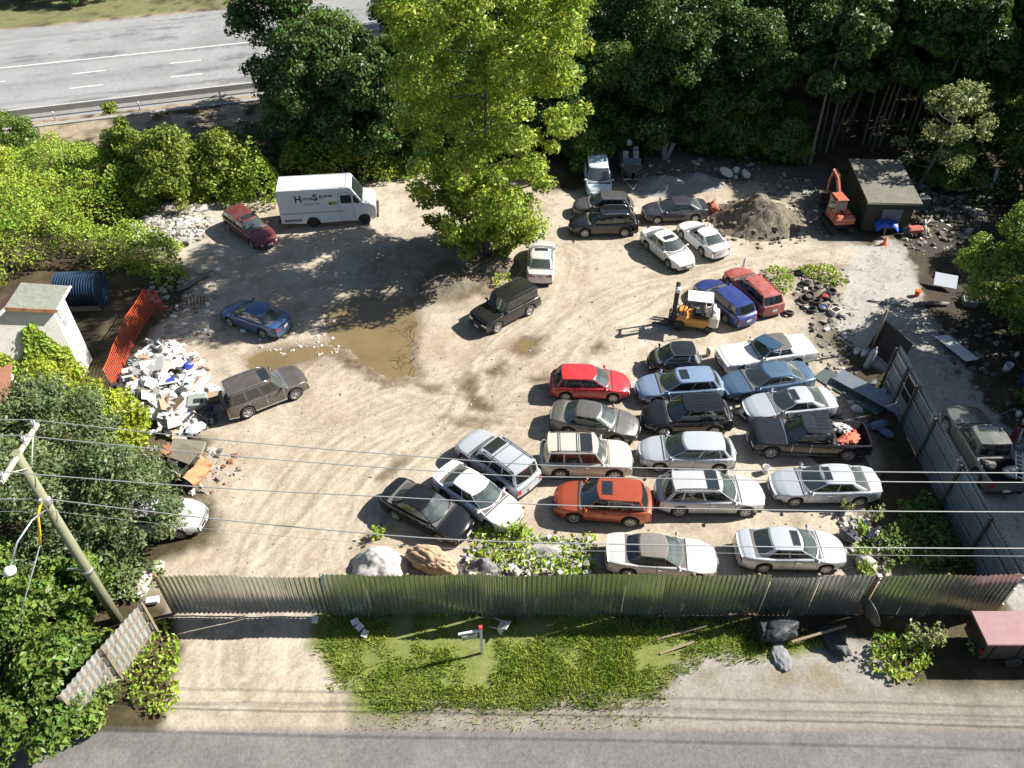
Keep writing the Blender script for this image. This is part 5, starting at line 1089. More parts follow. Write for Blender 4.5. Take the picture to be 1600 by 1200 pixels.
# ================================================================== MINI EXCAVATOR
ep = G(1312, 366); ex = thing('mini_excavator', 'orange mini excavator facing away beside the dark shed', 'excavator', (ep.x, ep.y+.9, 0), R(97))
for y in (-.62, .62):
    b = MB(); P = []
    for i in range(20):
        a = 2*math.pi*i/20; P.append((.80*max(-1, min(1, 1.35*math.cos(a)))+.22*math.cos(a), .27+.26*math.sin(a)))
    b.prism(P, -.17, .17, 0, Matrix.Translation((0, y, 0)) @ Matrix.Rotation(R(90), 4, 'X')); tr_ = b.build('track', RUBBER, ex)
    for x in (-.75, -.25, .25, .75):
        b = MB(); b.lathe([(.03, -.19), (.15, -.19), (.15, .19), (.03, .19)], 12, Matrix.Translation((x, y, .27)) @ Matrix.Rotation(R(90), 4, 'X')); b.build('track_roller', STEELD, tr_)
b = MB(); b.box((0, 0, .45), (1.3, 1.0, .22)); b.lathe([(.45, 0), (.45, .12)], 20, Matrix.Translation((0, 0, .56))); b.build('undercarriage', STEELD, ex)
b = MB(); b.box((-.1, 0, .88), (1.7, 1.45, .34), bev=.10); b.box((-.72, 0, 1.12), (.55, 1.42, .48), bev=.16); b.box((.05, -.42, 1.15), (.9, .5, .42), bev=.08); b.build('house_body', ORM, ex)
cb = MB()
for x, y in ((-.38, .0), (-.38, .66), (.60, .0), (.60, .66)): cb.box((x, y, 1.72), (.09, .08, 1.35))
cb.box((.1, .33, 2.40), (1.15, .82, .12), bev=.05); cb.box((.1, .33, 1.18), (1.08, .76, .30)); cab_ = cb.build('cab', ORM, ex)
for nm, c_, d_ in (('cab_window', (-.40, .33, 1.85), (.03, .55, .85)), ('cab_window', (.62, .33, 1.80), (.03, .55, .95)), ('cab_window', (.11, .68, 1.8), (.85, .03, .9)), ('cab_window', (.11, -.02, 1.85), (.85, .03, .85))):
    b = MB(); b.box(c_, d_); b.build(nm, glassmat('cab glass', (.12, .14, .13)), cab_)
b = MB(); b.box((-.42, .12, 1.9), (.05, .5, .9)); 
bm_ = MB(); bm_.tube([(.85, -.25, .95), (1.35, -.25, 2.0), (2.0, -.25, 2.75), (2.75, -.25, 2.95)], [.15, .17, .15, .11], 6, smooth=False); bo = bm_.build('boom', ORM, ex)
ar = MB(); ar.tube([(2.70, -.25, 3.05), (2.95, -.25, 2.2), (2.85, -.25, 1.1)], [.13, .12, .08], 6, smooth=False); ar.build('arm', ORM, ex)
b = MB(); b.tube([(1.05, -.25, 1.0), (1.95, -.25, 2.5)], .055, 8); b.tube([(1.7, -.25, 2.95), (2.6, -.25, 3.15)], .045, 8); b.build('hydraulic_ram', STEELD, bo)
bu = MB(); P = [(2.9, 1.15), (3.15, .9), (3.1, .5), (2.8, .28), (2.5, .35), (2.45, .5), (2.7, .5), (2.85, .75)]
bu.prism(P, -.35, .35, 0, Matrix.Translation((0, -.25, 0)) @ Matrix.Rotation(R(90), 4, 'X')); bu.build('bucket', STEELD, ex)
b = MB(); b.box((1.15, 0, .42), (.10, 1.55, .40), ry=R(12), bev=.03); b.box((.85, .4, .42), (.6, .1, .1)); b.box((.85, -.4, .42), (.6, .1, .1)); b.build('dozer_blade', STEELD, ex)
# ================================================================== BOAT ON TRAILER
bp_ = G(986, 284); boat = thing('boat', 'small dark boat with white outboard motor lying on a trailer in the shade', 'boat', (bp_.x, bp_.y+1.0, 0), R(-92))
b = MB(); P = []
for i in range(9):
    t = i/8; x = -2.1+4.3*t; w_ = .98*(1-max(0, t-.45)**2*2.9); w_ = max(.05, w_); kz = .55+.35*max(0, t-.5)**2*3; P.append([(x, -w_, 1.15+.2*t), (x, -w_*.92, .8+.1*t), (x, 0, kz), (x, w_*.92, .8+.1*t), (x, w_, 1.15+.2*t)])
b.grid(P); b.add([P[0][i] for i in range(5)], [(0, 1, 2, 3, 4)]); b.build('hull', mat('dark boat hull', (.04, .043, .04), .4, col2=(.08, .08, .07), var=.2), boat)
b = MB(); b.box((-.2, 0, 1.0), (3.4, 1.6, .05)); b.add([(P[i][4][0], P[i][4][1], P[i][4][2]+.01) for i in range(5, 9)]+[(P[i][0][0], P[i][0][1], P[i][0][2]+.01) for i in range(8, 4, -1)], [tuple(range(7, -1, -1))]); b.build('deck', mat('worn deck', (.10, .095, .08), .8), boat)
b = MB(); b.box((.55, 0, 1.45), (.06, 1.4, .45), ry=R(-25)); b.build('windscreen', glassmat('boat glass', (.35, .42, .45)), boat)
for x, y in ((-.5, -.4), (-.5, .4), (-1.3, .45)): b = MB(); b.box((x, y, 1.22), (.42, .42, .4), bev=.08); b.box((x-.2, y, 1.5), (.1, .42, .4), bev=.04); b.build('boat_seat', mat('pale boat seat', (.42, .42, .41), .6), boat)
b = MB(); b.box((-2.35, 0, 1.62), (.55, .42, .48), bev=.14); b.build('outboard_cowl', WHITEP, boat); b = MB(); b.box((-2.35, 0, 1.0), (.22, .18, .9), bev=.03); b.box((-2.4, 0, .55), (.45, .1, .2)); b.build('outboard_leg', STEELD, boat)
trl = thing('boat_trailer', 'low steel trailer carrying the dark boat', 'trailer', (bp_.x, bp_.y+1.0, 0), R(-92))
b = MB()
for y in (-.6, .6): b.box((-.2, y, .45), (3.4, .08, .1))
for x in (-1.8, -.4, 1.4): b.box((x, 0, .45), (.08, 1.3, .1))
b.tube([(1.5, .55, .45), (3.0, 0, .45)], .045, 6); b.tube([(1.5, -.55, .45), (3.0, 0, .45)], .045, 6); b.build('trailer_frame', GALV, trl)
for y in (-.85, .85): wheel(trl, -.7, y, .28, .16); b = MB(); b.box((-.7, y, .62), (.75, .2, .05), bev=.02); b.build('mudguard', STEELD, trl)
# ================================================================== OTHER VEHICLE BOTTOM RIGHT
bt = thing('box_trailer', 'dark sided box trailer with a dusty maroon lid at the bottom right corner', 'trailer', (20.5, 16.88, 0))
b = MB(); b.box((.1, 0, 1.0), (4.1, 1.36, 1.1), bev=.03); b.build('body', mat('dark trailer side', (.018, .02, .02), .5, col2=(.035, .037, .037), var=.2), bt)
b = MB(); b.box((.1, 0, 1.60), (4.35, 1.52, .10), bev=.03); b.build('lid', mat('dusty maroon lid', (.27, .17, .165), .6, col2=(.24, .085, .09), var=.2, scale=1.0), bt)
b = MB()
for x in (-1.6, -.5, .6, 1.7): b.box((x, -.70, 1.0), (.06, .04, 1.05))
b.build('side_rib', BLACK, bt)
for x in (-.5, .6):
    for y in (-.72, .72): wheel(bt, x, y, .32, .2)
b = MB(); b.box((-2.0, -.6, .95), (.04, .14, .2), bev=.015); b.box((-2.0, .6, .95), (.04, .14, .2), bev=.015); b.build('taillight', TAIL, bt)
# ================================================================== PILES
def pile(name, lab, cat, c, rx, ry, h, m, seed, rz=0, rough=.3, pw=1.3, n=44, kind=None, fine=.06):
    xs = np.linspace(-1.15, 1.15, n); XX, YY = np.meshgrid(xs, xs); rr = np.hypot(XX, YY)+(fbm(XX*1.3+seed, YY*1.3, seed)-.5)*rough
    Z = h*np.clip(1-rr, 0, 1)**pw*(1+(fbm(XX*3, YY*3, seed+2)-.5)*.5)+np.clip(1.05-rr, 0, .3)*(fbm(XX*7, YY*7, seed+5)-.5)*h*fine*12-.06*(rr > 1)
    ca_, sa_ = math.cos(rz), math.sin(rz); x = c[0]+XX*rx*ca_-YY*ry*sa_; y = c[1]+XX*rx*sa_+YY*ry*ca_
    i = np.arange(n*n).reshape(n, n); F_ = np.stack([i[:-1, :-1], i[:-1, 1:], i[1:, 1:], i[1:, :-1]], -1).reshape(-1, 4); zz = Z.reshape(-1); k = zz[F_].max(1) > .0
    me = npmesh(name, np.stack([x.ravel(), y.ravel(), zz-.02], 1), F_[k], m, smooth=True); o = link(name, me)
    return tag(o, lab, cat) if not kind else tag(o, kind=kind)
dirtp = mat('heaped soil', (.085, .068, .05), .95, col2=(.22, .18, .13), var=.22, scale=2.2, bump=1.0, bscale=7); gravw = mat('white gravel', (.60, .58, .54), .95, col2=(.50, .48, .44), var=.2, scale=7, bump=.8, bscale=30)
tanr = mat('tan rock', (.52, .36, .22), .9, col2=(.36, .25, .17), var=.22, scale=3.5, bump=1.0, bscale=6); slag = mat('dark slag', (.055, .052, .055), .9, col2=(.26, .25, .25), var=.2, scale=5, bump=1.0, bscale=10); bluegr = mat('grey chippings', (.20, .21, .22), .95, col2=(.30, .30, .30), var=.2, scale=3, bump=.7, bscale=15)
pile('dirt_mound', 'big heap of rooty brown soil left of the excavator', 'dirt pile', G(1180, 345), 3.4, 2.9, 2.2, dirtp, 3, n=60, fine=.05)
pile('dirt_mound', 'long low bank of soil and litter under the tall tree', 'dirt pile', G(700, 440), 2.6, 1.5, .7, dirtp, 5, rz=R(18))
pile('dirt_mound', 'small brown soil bank left of the silver sedan parked tail first', 'dirt pile', G(775, 418), 1.8, 1.4, .9, dirtp, 6)
pile('gravel_pile', 'shaded grey chippings pile right of the boat', 'gravel pile', G(1035, 290), 2.6, 1.8, .9, bluegr, 8)
pile('gravel_pile', 'shaded lumpy grey pile behind the brown soil heap', 'gravel pile', G(1090, 285), 2.0, 1.5, .8, bluegr, 9)
pile('gravel_pile', 'smooth white gravel heap against the front fence', 'gravel pile', G(594, 884), 1.35, .95, 1.1, gravw, 12, pw=.7, rough=.45, fine=.03)
pile('slag_pile', 'dark clinker heap among the green weeds at the front fence', 'rubble pile', G(755, 890), 1.5, .8, .75, slag, 14)
pile('rubble_pile', 'pale grey rubble bank overgrown by weeds left of the silver convertible', 'rubble pile', G(860, 868), 2.6, 1.2, .55, mat('pale rubble', (.42, .40, .37), .95, col2=(.26, .24, .22), var=.2, scale=3, bump=1, bscale=9), 15)
pile('soil_bank', 'low dark soil bank behind the parked pickup and white sedan', 'dirt pile', G(1300, 690), 1.6, 2.6, .35, mat('dark oily soil', (.055, .045, .033), .95, col2=(.13, .11, .08), var=.22, scale=3, bump=.8, bscale=8), 16)
b = MB(); b.blob((0, 0, .4), (2.35, 1.15, 1.35), 5, 5, .2, 0, True, .12, 2.2); q = G(676, 884); tag(b.build('boulder', tanr, None, q), 'tan orange boulder beside the white gravel heap', 'boulder')
# scattered stones, litter and rubble: nobody could count them
STN = [mat('stone a', (.42, .39, .34), .9), mat('stone b', (.26, .235, .20), .9), mat('stone c', (.60, .58, .54), .9), mat('stone d', (.13, .115, .10), .9)]
def scatter(name, poly, n, smin, smax, ms, seed, zfn=None, ws=None, edge=0):
    rg = np.random.default_rng(seed); xs = [p.x for p in poly]; ys = [p.y for p in poly]; x = rg.uniform(min(xs), max(xs), n*3); y = rg.uniform(min(ys), max(ys), n*3); k = polydist(x, y, poly) < (fbm(x, y, seed)-.5)*edge; x, y = x[k][:n], y[k][:n]; n = len(x)
    base = np.array([(-1, -1, -.6), (1, -1, -.6), (1, 1, -.6), (-1, 1, -.6), (-.7, -.7, .7), (.7, -.7, .7), (.7, .7, .7), (-.7, .7, .7)]); s = smin+(smax-smin)*rg.random(n)**3
    a = rg.uniform(0, 6.28, n); j = base[None]*(1+rg.normal(size=(n, 8, 3))*.25)*np.stack([s*.5, s*.5*rg.uniform(.5, 1, n), s*.5*rg.uniform(.25, .8, n)], 1)[:, None, :]
    V = np.stack([j[..., 0]*np.cos(a)[:, None]-j[..., 1]*np.sin(a)[:, None]+x[:, None], j[..., 0]*np.sin(a)[:, None]+j[..., 1]*np.cos(a)[:, None]+y[:, None], j[..., 2]+np.array([(zfn or gz)(p, q_) for p, q_ in zip(x, y)])[:, None]+s[:, None]*.15], -1).reshape(-1, 3)
    F_ = (np.array([(3, 2, 1, 0), (4, 5, 6, 7), (0, 1, 5, 4), (1, 2, 6, 5), (2, 3, 7, 6), (3, 0, 4, 7)])[None]+np.arange(n)[:, None, None]*8).reshape(-1, 4)
    return tag(link(name, npmesh(name, V, F_, ms, np.repeat(rg.choice(len(ms), n, p=ws), 6))), kind='stuff')
scatter('loose_stones', YARD, 3600, .02, .12, STN, 201, ws=[.45, .3, .1, .15])
scatter('rubble', RUBBLE_Z, 2600, .05, .5, STN, 202, lambda x, y: gz(x, y)+.35*float(vnoise(np.array(x*.9), np.array(y*.9), 5)), ws=[.5, .28, .08, .14], edge=2)
scatter('front_rubble', GG([(735,860),(850,835),(930,850),(930,900),(730,905)]), 380, .06, .4, STN, 203, lambda x, y: gz(x, y)+.2, ws=[.4, .2, .25, .15])
scatter('corner_rubble', GG([(1310,760),(1350,780),(1400,860),(1390,905),(1330,900)]), 260, .08, .5, STN, 204, ws=[.35, .3, .15, .2], edge=1)
scatter('dark_scrap', GG([(1230,430),(1320,420),(1330,520),(1350,640),(1380,730),(1300,640),(1270,520)]), 420, .06, .40, [STN[3], STN[1], BLACK, WHITEP, STN[0]], 205, ws=[.4, .3, .15, .05, .10], edge=1)
scatter('shaded_litter', GG([(960,255),(1180,245),(1280,290),(1290,370),(1180,290),(1000,300)]), 420, .08, .5, [STN[3], STN[1], STN[0], WHITEP], 206, ws=[.4, .3, .2, .10], edge=1)
scatter('lane_litter', GG([(1430,270),(1560,300),(1500,400),(1420,400),(1400,340)]), 420, .08, .6, [STN[3], STN[1], STN[0], WHITEP, WOOD], 207, ws=[.35, .3, .15, .06, .14], edge=1)
scatter('lane_litter', GG([(1450,480),(1600,520),(1640,700),(1560,660),(1480,560)]), 260, .06, .4, [STN[3], STN[1], BLACK], 208, ws=[.5, .35, .15], edge=1)
scatter('puddle_litter', GG([(400,520),(520,480),(530,550),(480,560),(400,545)]), 160, .05, .22, [WHITEP, STN[2], STN[0]], 209, ws=[.4, .3, .3])
scatter('shade_litter', GG([(230,440),(340,420),(340,540),(270,545)]), 300, .06, .4, [STN[1], STN[0], WOOD, WHITEP], 210, ws=[.35, .3, .25, .1], edge=1)
b = MB(); r = random.Random(78); q = G(1180, 345)
for i in range(80):
    a = r.uniform(0, 6.28); f = math.sqrt(r.random())*.85; p = q+Vector((math.cos(a)*f*3.2, math.sin(a)*f*2.7, 2.1*max(0, 1-f)**1.25*.95)); l = r.uniform(.3, 1.2); t = r.uniform(0, 6.28); d = Vector((math.cos(t)*l, math.sin(t)*l, r.uniform(-.1, .5)*l)); b.tube([p, p+d*.5+Vector((0, 0, .1)), p+d], [.03, .022, .01], 4)
tag(b.build('roots', mat('pale roots', (.17, .135, .095), .9, col2=(.08, .065, .045), var=.2, scale=2)), kind='stuff')
scatter('soil_clods', GG([(1105,330),(1180,300),(1255,330),(1260,380),(1180,392),(1110,370)]), 420, .06, .42, [dirtp, STN[1], STN[3]], 212, lambda x, y: gz(x, y)+2.0*max(0, 1-math.hypot((x-G(1180,345).x)/3.3, (y-G(1180,345).y)/2.8))**1.3, ws=[.6, .2, .2], edge=1)
# twigs at the puddle's edge
b = MB(); r = random.Random(77)
for i in range(34):
    p = G(r.choice([644, 640, 636, 628, 648])+r.uniform(-6, 6), r.uniform(475, 580)); a = r.uniform(0, 6.28); l = r.uniform(.3, 1.3); e = p+Vector((math.cos(a)*l*.5, math.sin(a)*l, r.uniform(.02, .3))); b.tube([p+Vector((0, 0, -.03)), p.lerp(e, .5)+Vector((r.uniform(-.1, .1), 0, .1)), e], [.016, .012, .005], 4)
tag(b.build('twigs', mat('dark twigs', (.035, .026, .018), .9)), kind='stuff')
# ================================================================== RUBBISH HEAP
r = random.Random(31)
HW = [mat('white rubbish', (.76, .75, .73), .75), mat('off white rubbish', (.62, .58, .52), .8), mat('grey rubbish', (.33, .33, .32), .8), mat('pinkish board', (.45, .30, .25), .85), mat('dark rubbish', (.05, .048, .05), .8), WOOD, mat('blue plastic', (.03, .06, .42), .4), mat('teal plastic', (.05, .36, .35), .4), mat('cardboard', (.34, .24, .15), .9)]
heap = GG([(180,630),(205,575),(235,545),(275,535),(305,570),(325,610),(318,650),(285,690),(225,668),(180,660)])
hc_ = sum(heap, Vector())/len(heap)
def hz(x, y):
    d = -float(polydist(np.array([x]), np.array([y]), heap)[0]); return max(0, min(1, d/1.6))*.75+.05
b = MB(); k = 0
while k < 520:
    x, y = r.uniform(hc_.x-4, hc_.x+4), r.uniform(hc_.y-4.5, hc_.y+4.5)
    if float(polydist(np.array([x]), np.array([y]), heap)[0]) > r.uniform(-.5, .6): continue
    k += 1; z = gz(x, y)+hz(x, y)*r.uniform(.5, 1.1); m = r.choices(range(9), [40, 20, 9, 5, 10, 5, 1.5, 1, 4])[0]; t = r.random()
    if t < .40: b.box((x, y, z), (r.uniform(.25, .9), r.uniform(.15, .6), r.uniform(.02, .06)), r.uniform(0, 6), m, R(r.gauss(0, 26)), R(r.gauss(0, 26)))
    elif t < .65: b.box((x, y, z), (r.uniform(.6, 1.7), r.uniform(.05, .12), r.uniform(.04, .09)), r.uniform(0, 6), m, 0, R(r.gauss(0, 20)))
    elif t < .85: b.blob((x, y, z), (r.uniform(.25, .75), r.uniform(.2, .6), r.uniform(.18, .45)), k, 1, .5, m)
    else: b.box((x, y, z+.1), (r.uniform(.25, .6), r.uniform(.2, .5), r.uniform(.2, .45)), r.uniform(0, 6), m, R(r.gauss(0, 18)), R(r.gauss(0, 18)))
for k in range(34):
    x, y = hc_.x+r.gauss(0, 1.3), hc_.y+r.gauss(0, 1.6)
    if float(polydist(np.array([x]), np.array([y]), heap)[0]) > -.2: continue
    b.blob((x, y, gz(x, y)+hz(x, y)+.1), (r.uniform(.4, .9), r.uniform(.35, .7), r.uniform(.3, .5)), 300+k, 3, .3, r.choices((0, 1, 4, 2), (50, 22, 18, 10))[0], True, .22, 2.4)
for k in range(26):
    x, y = hc_.x+r.gauss(0, 1.3), hc_.y+r.gauss(0, 1.7)
    if float(polydist(np.array([x]), np.array([y]), heap)[0]) > -.1: continue
    b.box((x, y, gz(x, y)+hz(x, y)+.18), (r.uniform(.7, 1.3), r.uniform(.5, .8), .035), r.uniform(0, 6), r.choices((0, 1, 3, 8, 2), (50, 20, 8, 12, 10))[0], R(r.gauss(0, 20)), R(r.gauss(0, 20)))
tag(b.build('rubbish_heap', HW), kind='stuff')
def item(name, lab, cat, px, py, z, fn, mats, rz=0, rx=0, ry=0, group=None):
    b = MB(); fn(b); p = G(px, py, z); o = b.build(name, mats, None, (p.x, p.y, z+gz(p.x, p.y)), rz); o.rotation_euler = (rx, ry, rz); return tag(o, lab, cat, group)
item('grey_board', 'large grey board lying on top of the rubbish heap', 'board', 232, 572, .95, lambda b: b.box((0, 0, 0), (1.75, .95, .10), bev=.02), HW[2], R(12), R(14), R(-6))
item('steel_cabinet', 'greenish grey steel cabinet lying in the rubbish heap', 'cabinet', 309, 628, .5, lambda b: (b.box((0, 0, 0), (.95, .8, .5), m=0, bev=.03), b.box((.1, -.1, .26), (.5, .3, .02), m=1)), [mat('grey green enamel', (.27, .31, .28), .5), STEELD], R(8), R(10))
item('plastic_bag', 'bright blue plastic bag on the rubbish heap', 'bag', 294, 572, .65, lambda b: b.blob((0, 0, 0), (.55, .4, .35), 3, 2, .5), HW[6])
item('bucket', 'teal bucket on the rubbish heap', 'bucket', 294, 600, .6, lambda b: b.lathe([(.10, 0), (.15, .3), (.13, .28), (.09, .03)], 14), HW[7], 0, R(55))
item('mattress', 'white folded mattress on the rubbish heap', 'mattress', 268, 618, .65, lambda b: b.box((0, 0, 0), (1.2, .95, .20), bev=.08), HW[0], R(35), R(15), R(8))
item('refuse_sack', 'white stuffed sack at the foot of the rubbish heap', 'bag', 240, 648, .3, lambda b: b.blob((0, 0, .1), (1.0, .8, .75), 9, 4, .25, 0, True, .18, 2.2), HW[0])
item('refuse_sack', 'blue white plastic sack by the rear of the warm grey SUV', 'bag', 306, 672, .2, lambda b: b.blob((0, 0, .1), (1.0, .7, .5), 12, 4, .25, 0, True, .18, 2.2), mat('blue white plastic', (.52, .58, .66), .4), R(20))
item('dark_sack', 'dark bin bags heaped behind the warm grey SUV', 'bag', 330, 655, .2, lambda b: (b.blob((0, 0, .1), (.9, .7, .6), 13, 4, .25, 0, True, .18, 2.2), b.blob((-.35, .5, .1), (.7, .6, .5), 14, 4, .25, 0, True, .18)), mat('black bin bag', (.02, .02, .028), .3), 0)
item('carton', 'open brown white carton beside the warm grey SUV tailgate', 'box', 334, 620, .3, lambda b: (b.box((0, 0, 0), (.6, .5, .4), m=0), b.box((.1, .3, .22), (.6, .3, .02), m=1, rx=R(30))), [HW[8], HW[0]], R(15))
for i, (px, py, l, a, lab) in enumerate(((215, 585, 1.6, 30, 'white plank in the middle of the rubbish heap'), (250, 640, 1.5, -40, 'pale batten low on the rubbish heap'), (265, 575, 1.8, 52, 'long white pipe near the blue bag'))):
    item('plank', lab, 'plank', px, py, .75, lambda b: b.box((0, 0, 0), (l, .10, .06)), HW[0], R(a), 0, R(8))
# rusty wreck lower left
wk = thing('rusty_wreck', 'rusty wrecked machine with dark hollow front below the rubbish heap', 'wreck', G(280, 745), R(-14))
b = MB(); b.add([(-.5, .3, 1.02), (.75, .1, 1.05), (1.0, .95, 1.25), (-.1, 1.15, 1.22), (-.5, .3, .94), (.75, .1, .97), (1.0, .95, 1.17), (-.1, 1.15, 1.14)], [(0, 1, 2, 3), (7, 6, 5, 4), (0, 4, 5, 1), (1, 5, 6, 2), (2, 6, 7, 3), (3, 7, 4, 0)]); b.build('top_plate', mat('brown plate', (.17, .145, .10), .85, col2=(.25, .22, .16), var=.2), wk)
b = MB(); P = [[(1.05+.28*math.sin(k*.7)+.05*j+.06*math.sin(k*5+j*3), -.75+.36*j, .05+k*.2+.08*math.sin(j*2.3)) for j in range(5)] for k in range(6)]; b.grid(P, 0, False); P2 = [[(p[0]+.05, p[1], p[2]) for p in row[::-1]] for row in P]; b.grid(P2, 0, False); b.build('torn_side_plate', mat('orange rust', (.30, .13, .05), .85, col2=(.44, .27, .15), var=.2, scale=3, bump=.5), wk)
b = MB(); b.blob((-.1, .25, .42), (2.2, 1.5, 1.0), 55, 4, .2, 0, True, .3, 2.6); b.build('dark_innards', mat('oily iron', (.012, .011, .010), .8, col2=(.05, .04, .03), var=.2, scale=4), wk)
b = MB(); b.blob((-1.0, .75, .75), (.7, .6, .8), 57, 3, .3, 0, True, .3, 2.2); b.build('bent_panel', RUST, wk)
for x, z, rr_ in ((.35, .85, .22), (-.35, .55, .15), (-.9, .45, .10)):
    b = MB(); b.lathe([(rr_*.4, -.04), (rr_, -.04), (rr_, .04), (rr_*.4, .04), (rr_*.4, -.04)], 14, Matrix.Translation((x, -.58, z)) @ Matrix.Rotation(R(70), 4, 'X'), 0, False, False); b.build('pulley', mat('dirty pale iron', (.26, .25, .21), .7), wk)
b = MB(); b.tube([(.6, -.6, .2), (.62, -.5, .9), (.4, -.35, 1.15)], .04, 6); b.tube([(-1.2, -.5, .2), (-.4, -.65, .7), (.1, -.5, .5)], .03, 6); b.build('pipe', STEELD, wk)
item('concrete_slab', 'grey brown slab above the rusty wreck', 'slab', 292, 700, .5, lambda b: b.box((0, 0, 0), (1.7, .9, .16)), mat('brown grey slab', (.25, .225, .18), .9), R(-8), R(18))
scatter('scrap_bits', GG([(225,690),(330,690),(385,720),(340,775),(230,780)]), 240, .05, .4, [RUST, STN[1], STN[0], STN[3], WHITEP], 211, ws=[.25, .3, .25, .15, .05], edge=1)
# tyres
tsrc_m = wheel_meshes(.32, .20, 2)
TY = [(1232, 491, 0, 'worn tyre leaning by the tail of the faded red wagon'), (1255, 470, .0, 'big black tyre in the middle of the tyre heap'), (1263, 468, .2, None), (1275, 474, .0, None), (1285, 483, .0, 'wheel with blue rim in the tyre heap'), (1268, 486, .0, None), (1303, 488, .0, None), (1290, 466, .1, 'tyre with red rag at the back of the tyre heap'), (1249, 428, 0, 'lone tyre at the top of the tyre heap'), (1258, 444, 0, None), (1299, 457, 0, None)]
for i, (px, py, z, lab) in enumerate(TY):
    p = G(px, py); o = link('tyre', tsrc_m[0], None, (p.x, p.y, gz(p.x, p.y)+.11+z)); o.rotation_euler = (R(90+r.gauss(0, 16)), R(r.gauss(0, 10)), r.uniform(0, 6)); tag(o, lab or 'black tyre lying in the dark tyre heap', 'tyre', 'tyres dumped behind the red wagon')
    if i == 4: rm = MB(); rm.lathe([(.02, .06), (.16, .07), (.19, .02), (.19, -.05)], 18, Matrix.Rotation(R(-90), 4, 'X')); rm.build('rim', mat('blue rim', (.06, .12, .28), .5), o)
item('red_rag', 'red rag on a tyre of the tyre heap', 'rag', 1290, 462, .35, lambda b: b.blob((0, 0, 0), (.5, .35, .18), 4, 2, .5), mat('red cloth', (.36, .05, .05), .9))
item('battery_crate', 'grey crate at the right end of the tyre heap', 'crate', 1305, 487, .15, lambda b: (b.box((0, 0, 0), (.6, .5, .35)), b.box((0, 0, .18), (.45, .36, .02), m=1)), [HW[1], HOLE], R(30))
# sheets and boards on the right
blue_sheet = mat('blue grey sheet steel', (.20, .235, .28), .45, .3, col2=(.27, .30, .34), var=.2, scale=2)
item('steel_sheet', 'long blue grey sheet leaning along the inside of the side fence', 'sheet', 1360, 612, .45, lambda b: b.box((0, 0, 0), (3.9, .85, .05)), blue_sheet, R(-48), R(16))
item('glass_panel', 'greenish flat panel on the ground left of the long sheet', 'panel', 1330, 610, .06, lambda b: b.box((0, 0, 0), (4.0, 1.3, .05)), mat('dull green panel', (.06, .085, .08), .35, col2=(.10, .12, .11), var=.2), R(-50))
b = MB(); P = [[(-1.2+2.4*j, y, .03*math.sin(i*1.6)) for j in (0, 1)] for i, y in enumerate(np.linspace(-.55, .55, 23))]; b.grid(P, 0, False); q = G(1493, 548); o = b.build('corrugated_sheet', SHEET2, None, (q.x, q.y, .22), R(112)); o.rotation_euler = (R(10), 0, R(112)); tag(o, 'loose grey corrugated sheet lying in the shaded lane', 'sheet')
item('white_board', 'pale blue white board propped up beside the lane', 'board', 1478, 438, .5, lambda b: b.box((0, 0, 0), (1.35, .95, .06)), mat('pale board', (.55, .60, .66), .5), R(-20), R(28))
item('orange_bucket', 'bright orange bucket at the edge of the concrete lane', 'bucket', 1432, 462, 0, lambda b: (b.lathe([(.14, 0), (.18, .38), (.16, .36), (.12, .03)], 16), b.lathe([(.185, .34), (.195, .37), (.185, .40)], 16)), mat('orange plastic', (.75, .10, .015), .45))
item('fallen_log', 'pale broken log lying beside the orange bucket', 'log', 1455, 475, .15, lambda b: b.tube([(-1.1, 0, 0), (-.3, .05, .06), (1.1, -.05, 0)], [.12, .14, .10], 9), BARKL, R(4))
item('grey_crate', 'grey open crate near the right hand bright tree', 'crate', 1515, 472, .2, lambda b: (b.box((0, 0, 0), (.8, .6, .4)), b.box((0, 0, .21), (.65, .45, .02), m=1)), [GALV, HOLE], R(-15))
item('fallen_pole', 'thin dark branch lying across the concrete lane', 'branch', 1385, 474, .06, lambda b: b.tube([(-1.1, .15, 0), (0, 0, .05), (1.1, -.25, 0)], [.05, .04, .03], 6), BARK, R(-8))
for (px, py, lab) in ((1337, 553, 'white bucket at the near end of the black gate panel'), (1348, 556, 'white container beside the leaning gas cylinder')):
    item('white_bucket', lab, 'bucket', px, py, 0, lambda b: b.lathe([(.13, 0), (.16, .38), (.14, .36), (.11, .03)], 14), WHITEP)
def cyl(b): b.lathe([(.03, 1.38), (.05, 1.36), (.06, 1.26), (.15, 1.14), (.17, 1.05), (.17, .04), (.14, 0)], 14)
item('gas_cylinder', 'pale gas cylinder leaning on the black gate panel', 'gas cylinder', 1352, 575, 0, cyl, mat('pale cylinder', (.33, .35, .34), .45), 0, R(-12), R(16))
item('gas_cylinder', 'dull green gas cylinder lying by the side fence', 'gas cylinder', 1366, 596, .2, cyl, mat('green cylinder', (.07, .11, .09), .5), R(-40), R(82))
item('white_box', 'white box on the ground inside the side fence', 'box', 1380, 612, .15, lambda b: b.box((0, 0, 0), (.4, .35, .3), bev=.03), WHITEP, R(20))
item('pale_sack', 'pale sack beside the greenish flat panel', 'bag', 1339, 638, .15, lambda b: b.blob((0, 0, 0), (.6, .5, .35), 5, 4, .25, 0, True, .18), HW[1])
item('blue_tarp', 'crumpled blue grey tarp behind the black pickup', 'tarp', 1372, 664, .2, lambda b: (b.blob((0, 0, 0), (1.2, .6, .4), 21, 4, .3, 0, False, .16, 2.2), b.blob((.2, -.5, -.05), (.9, .5, .3), 22, 4, .3, 0, False, .16, 2.2)), mat('blue grey tarp', (.14, .20, .28), .6), R(10))
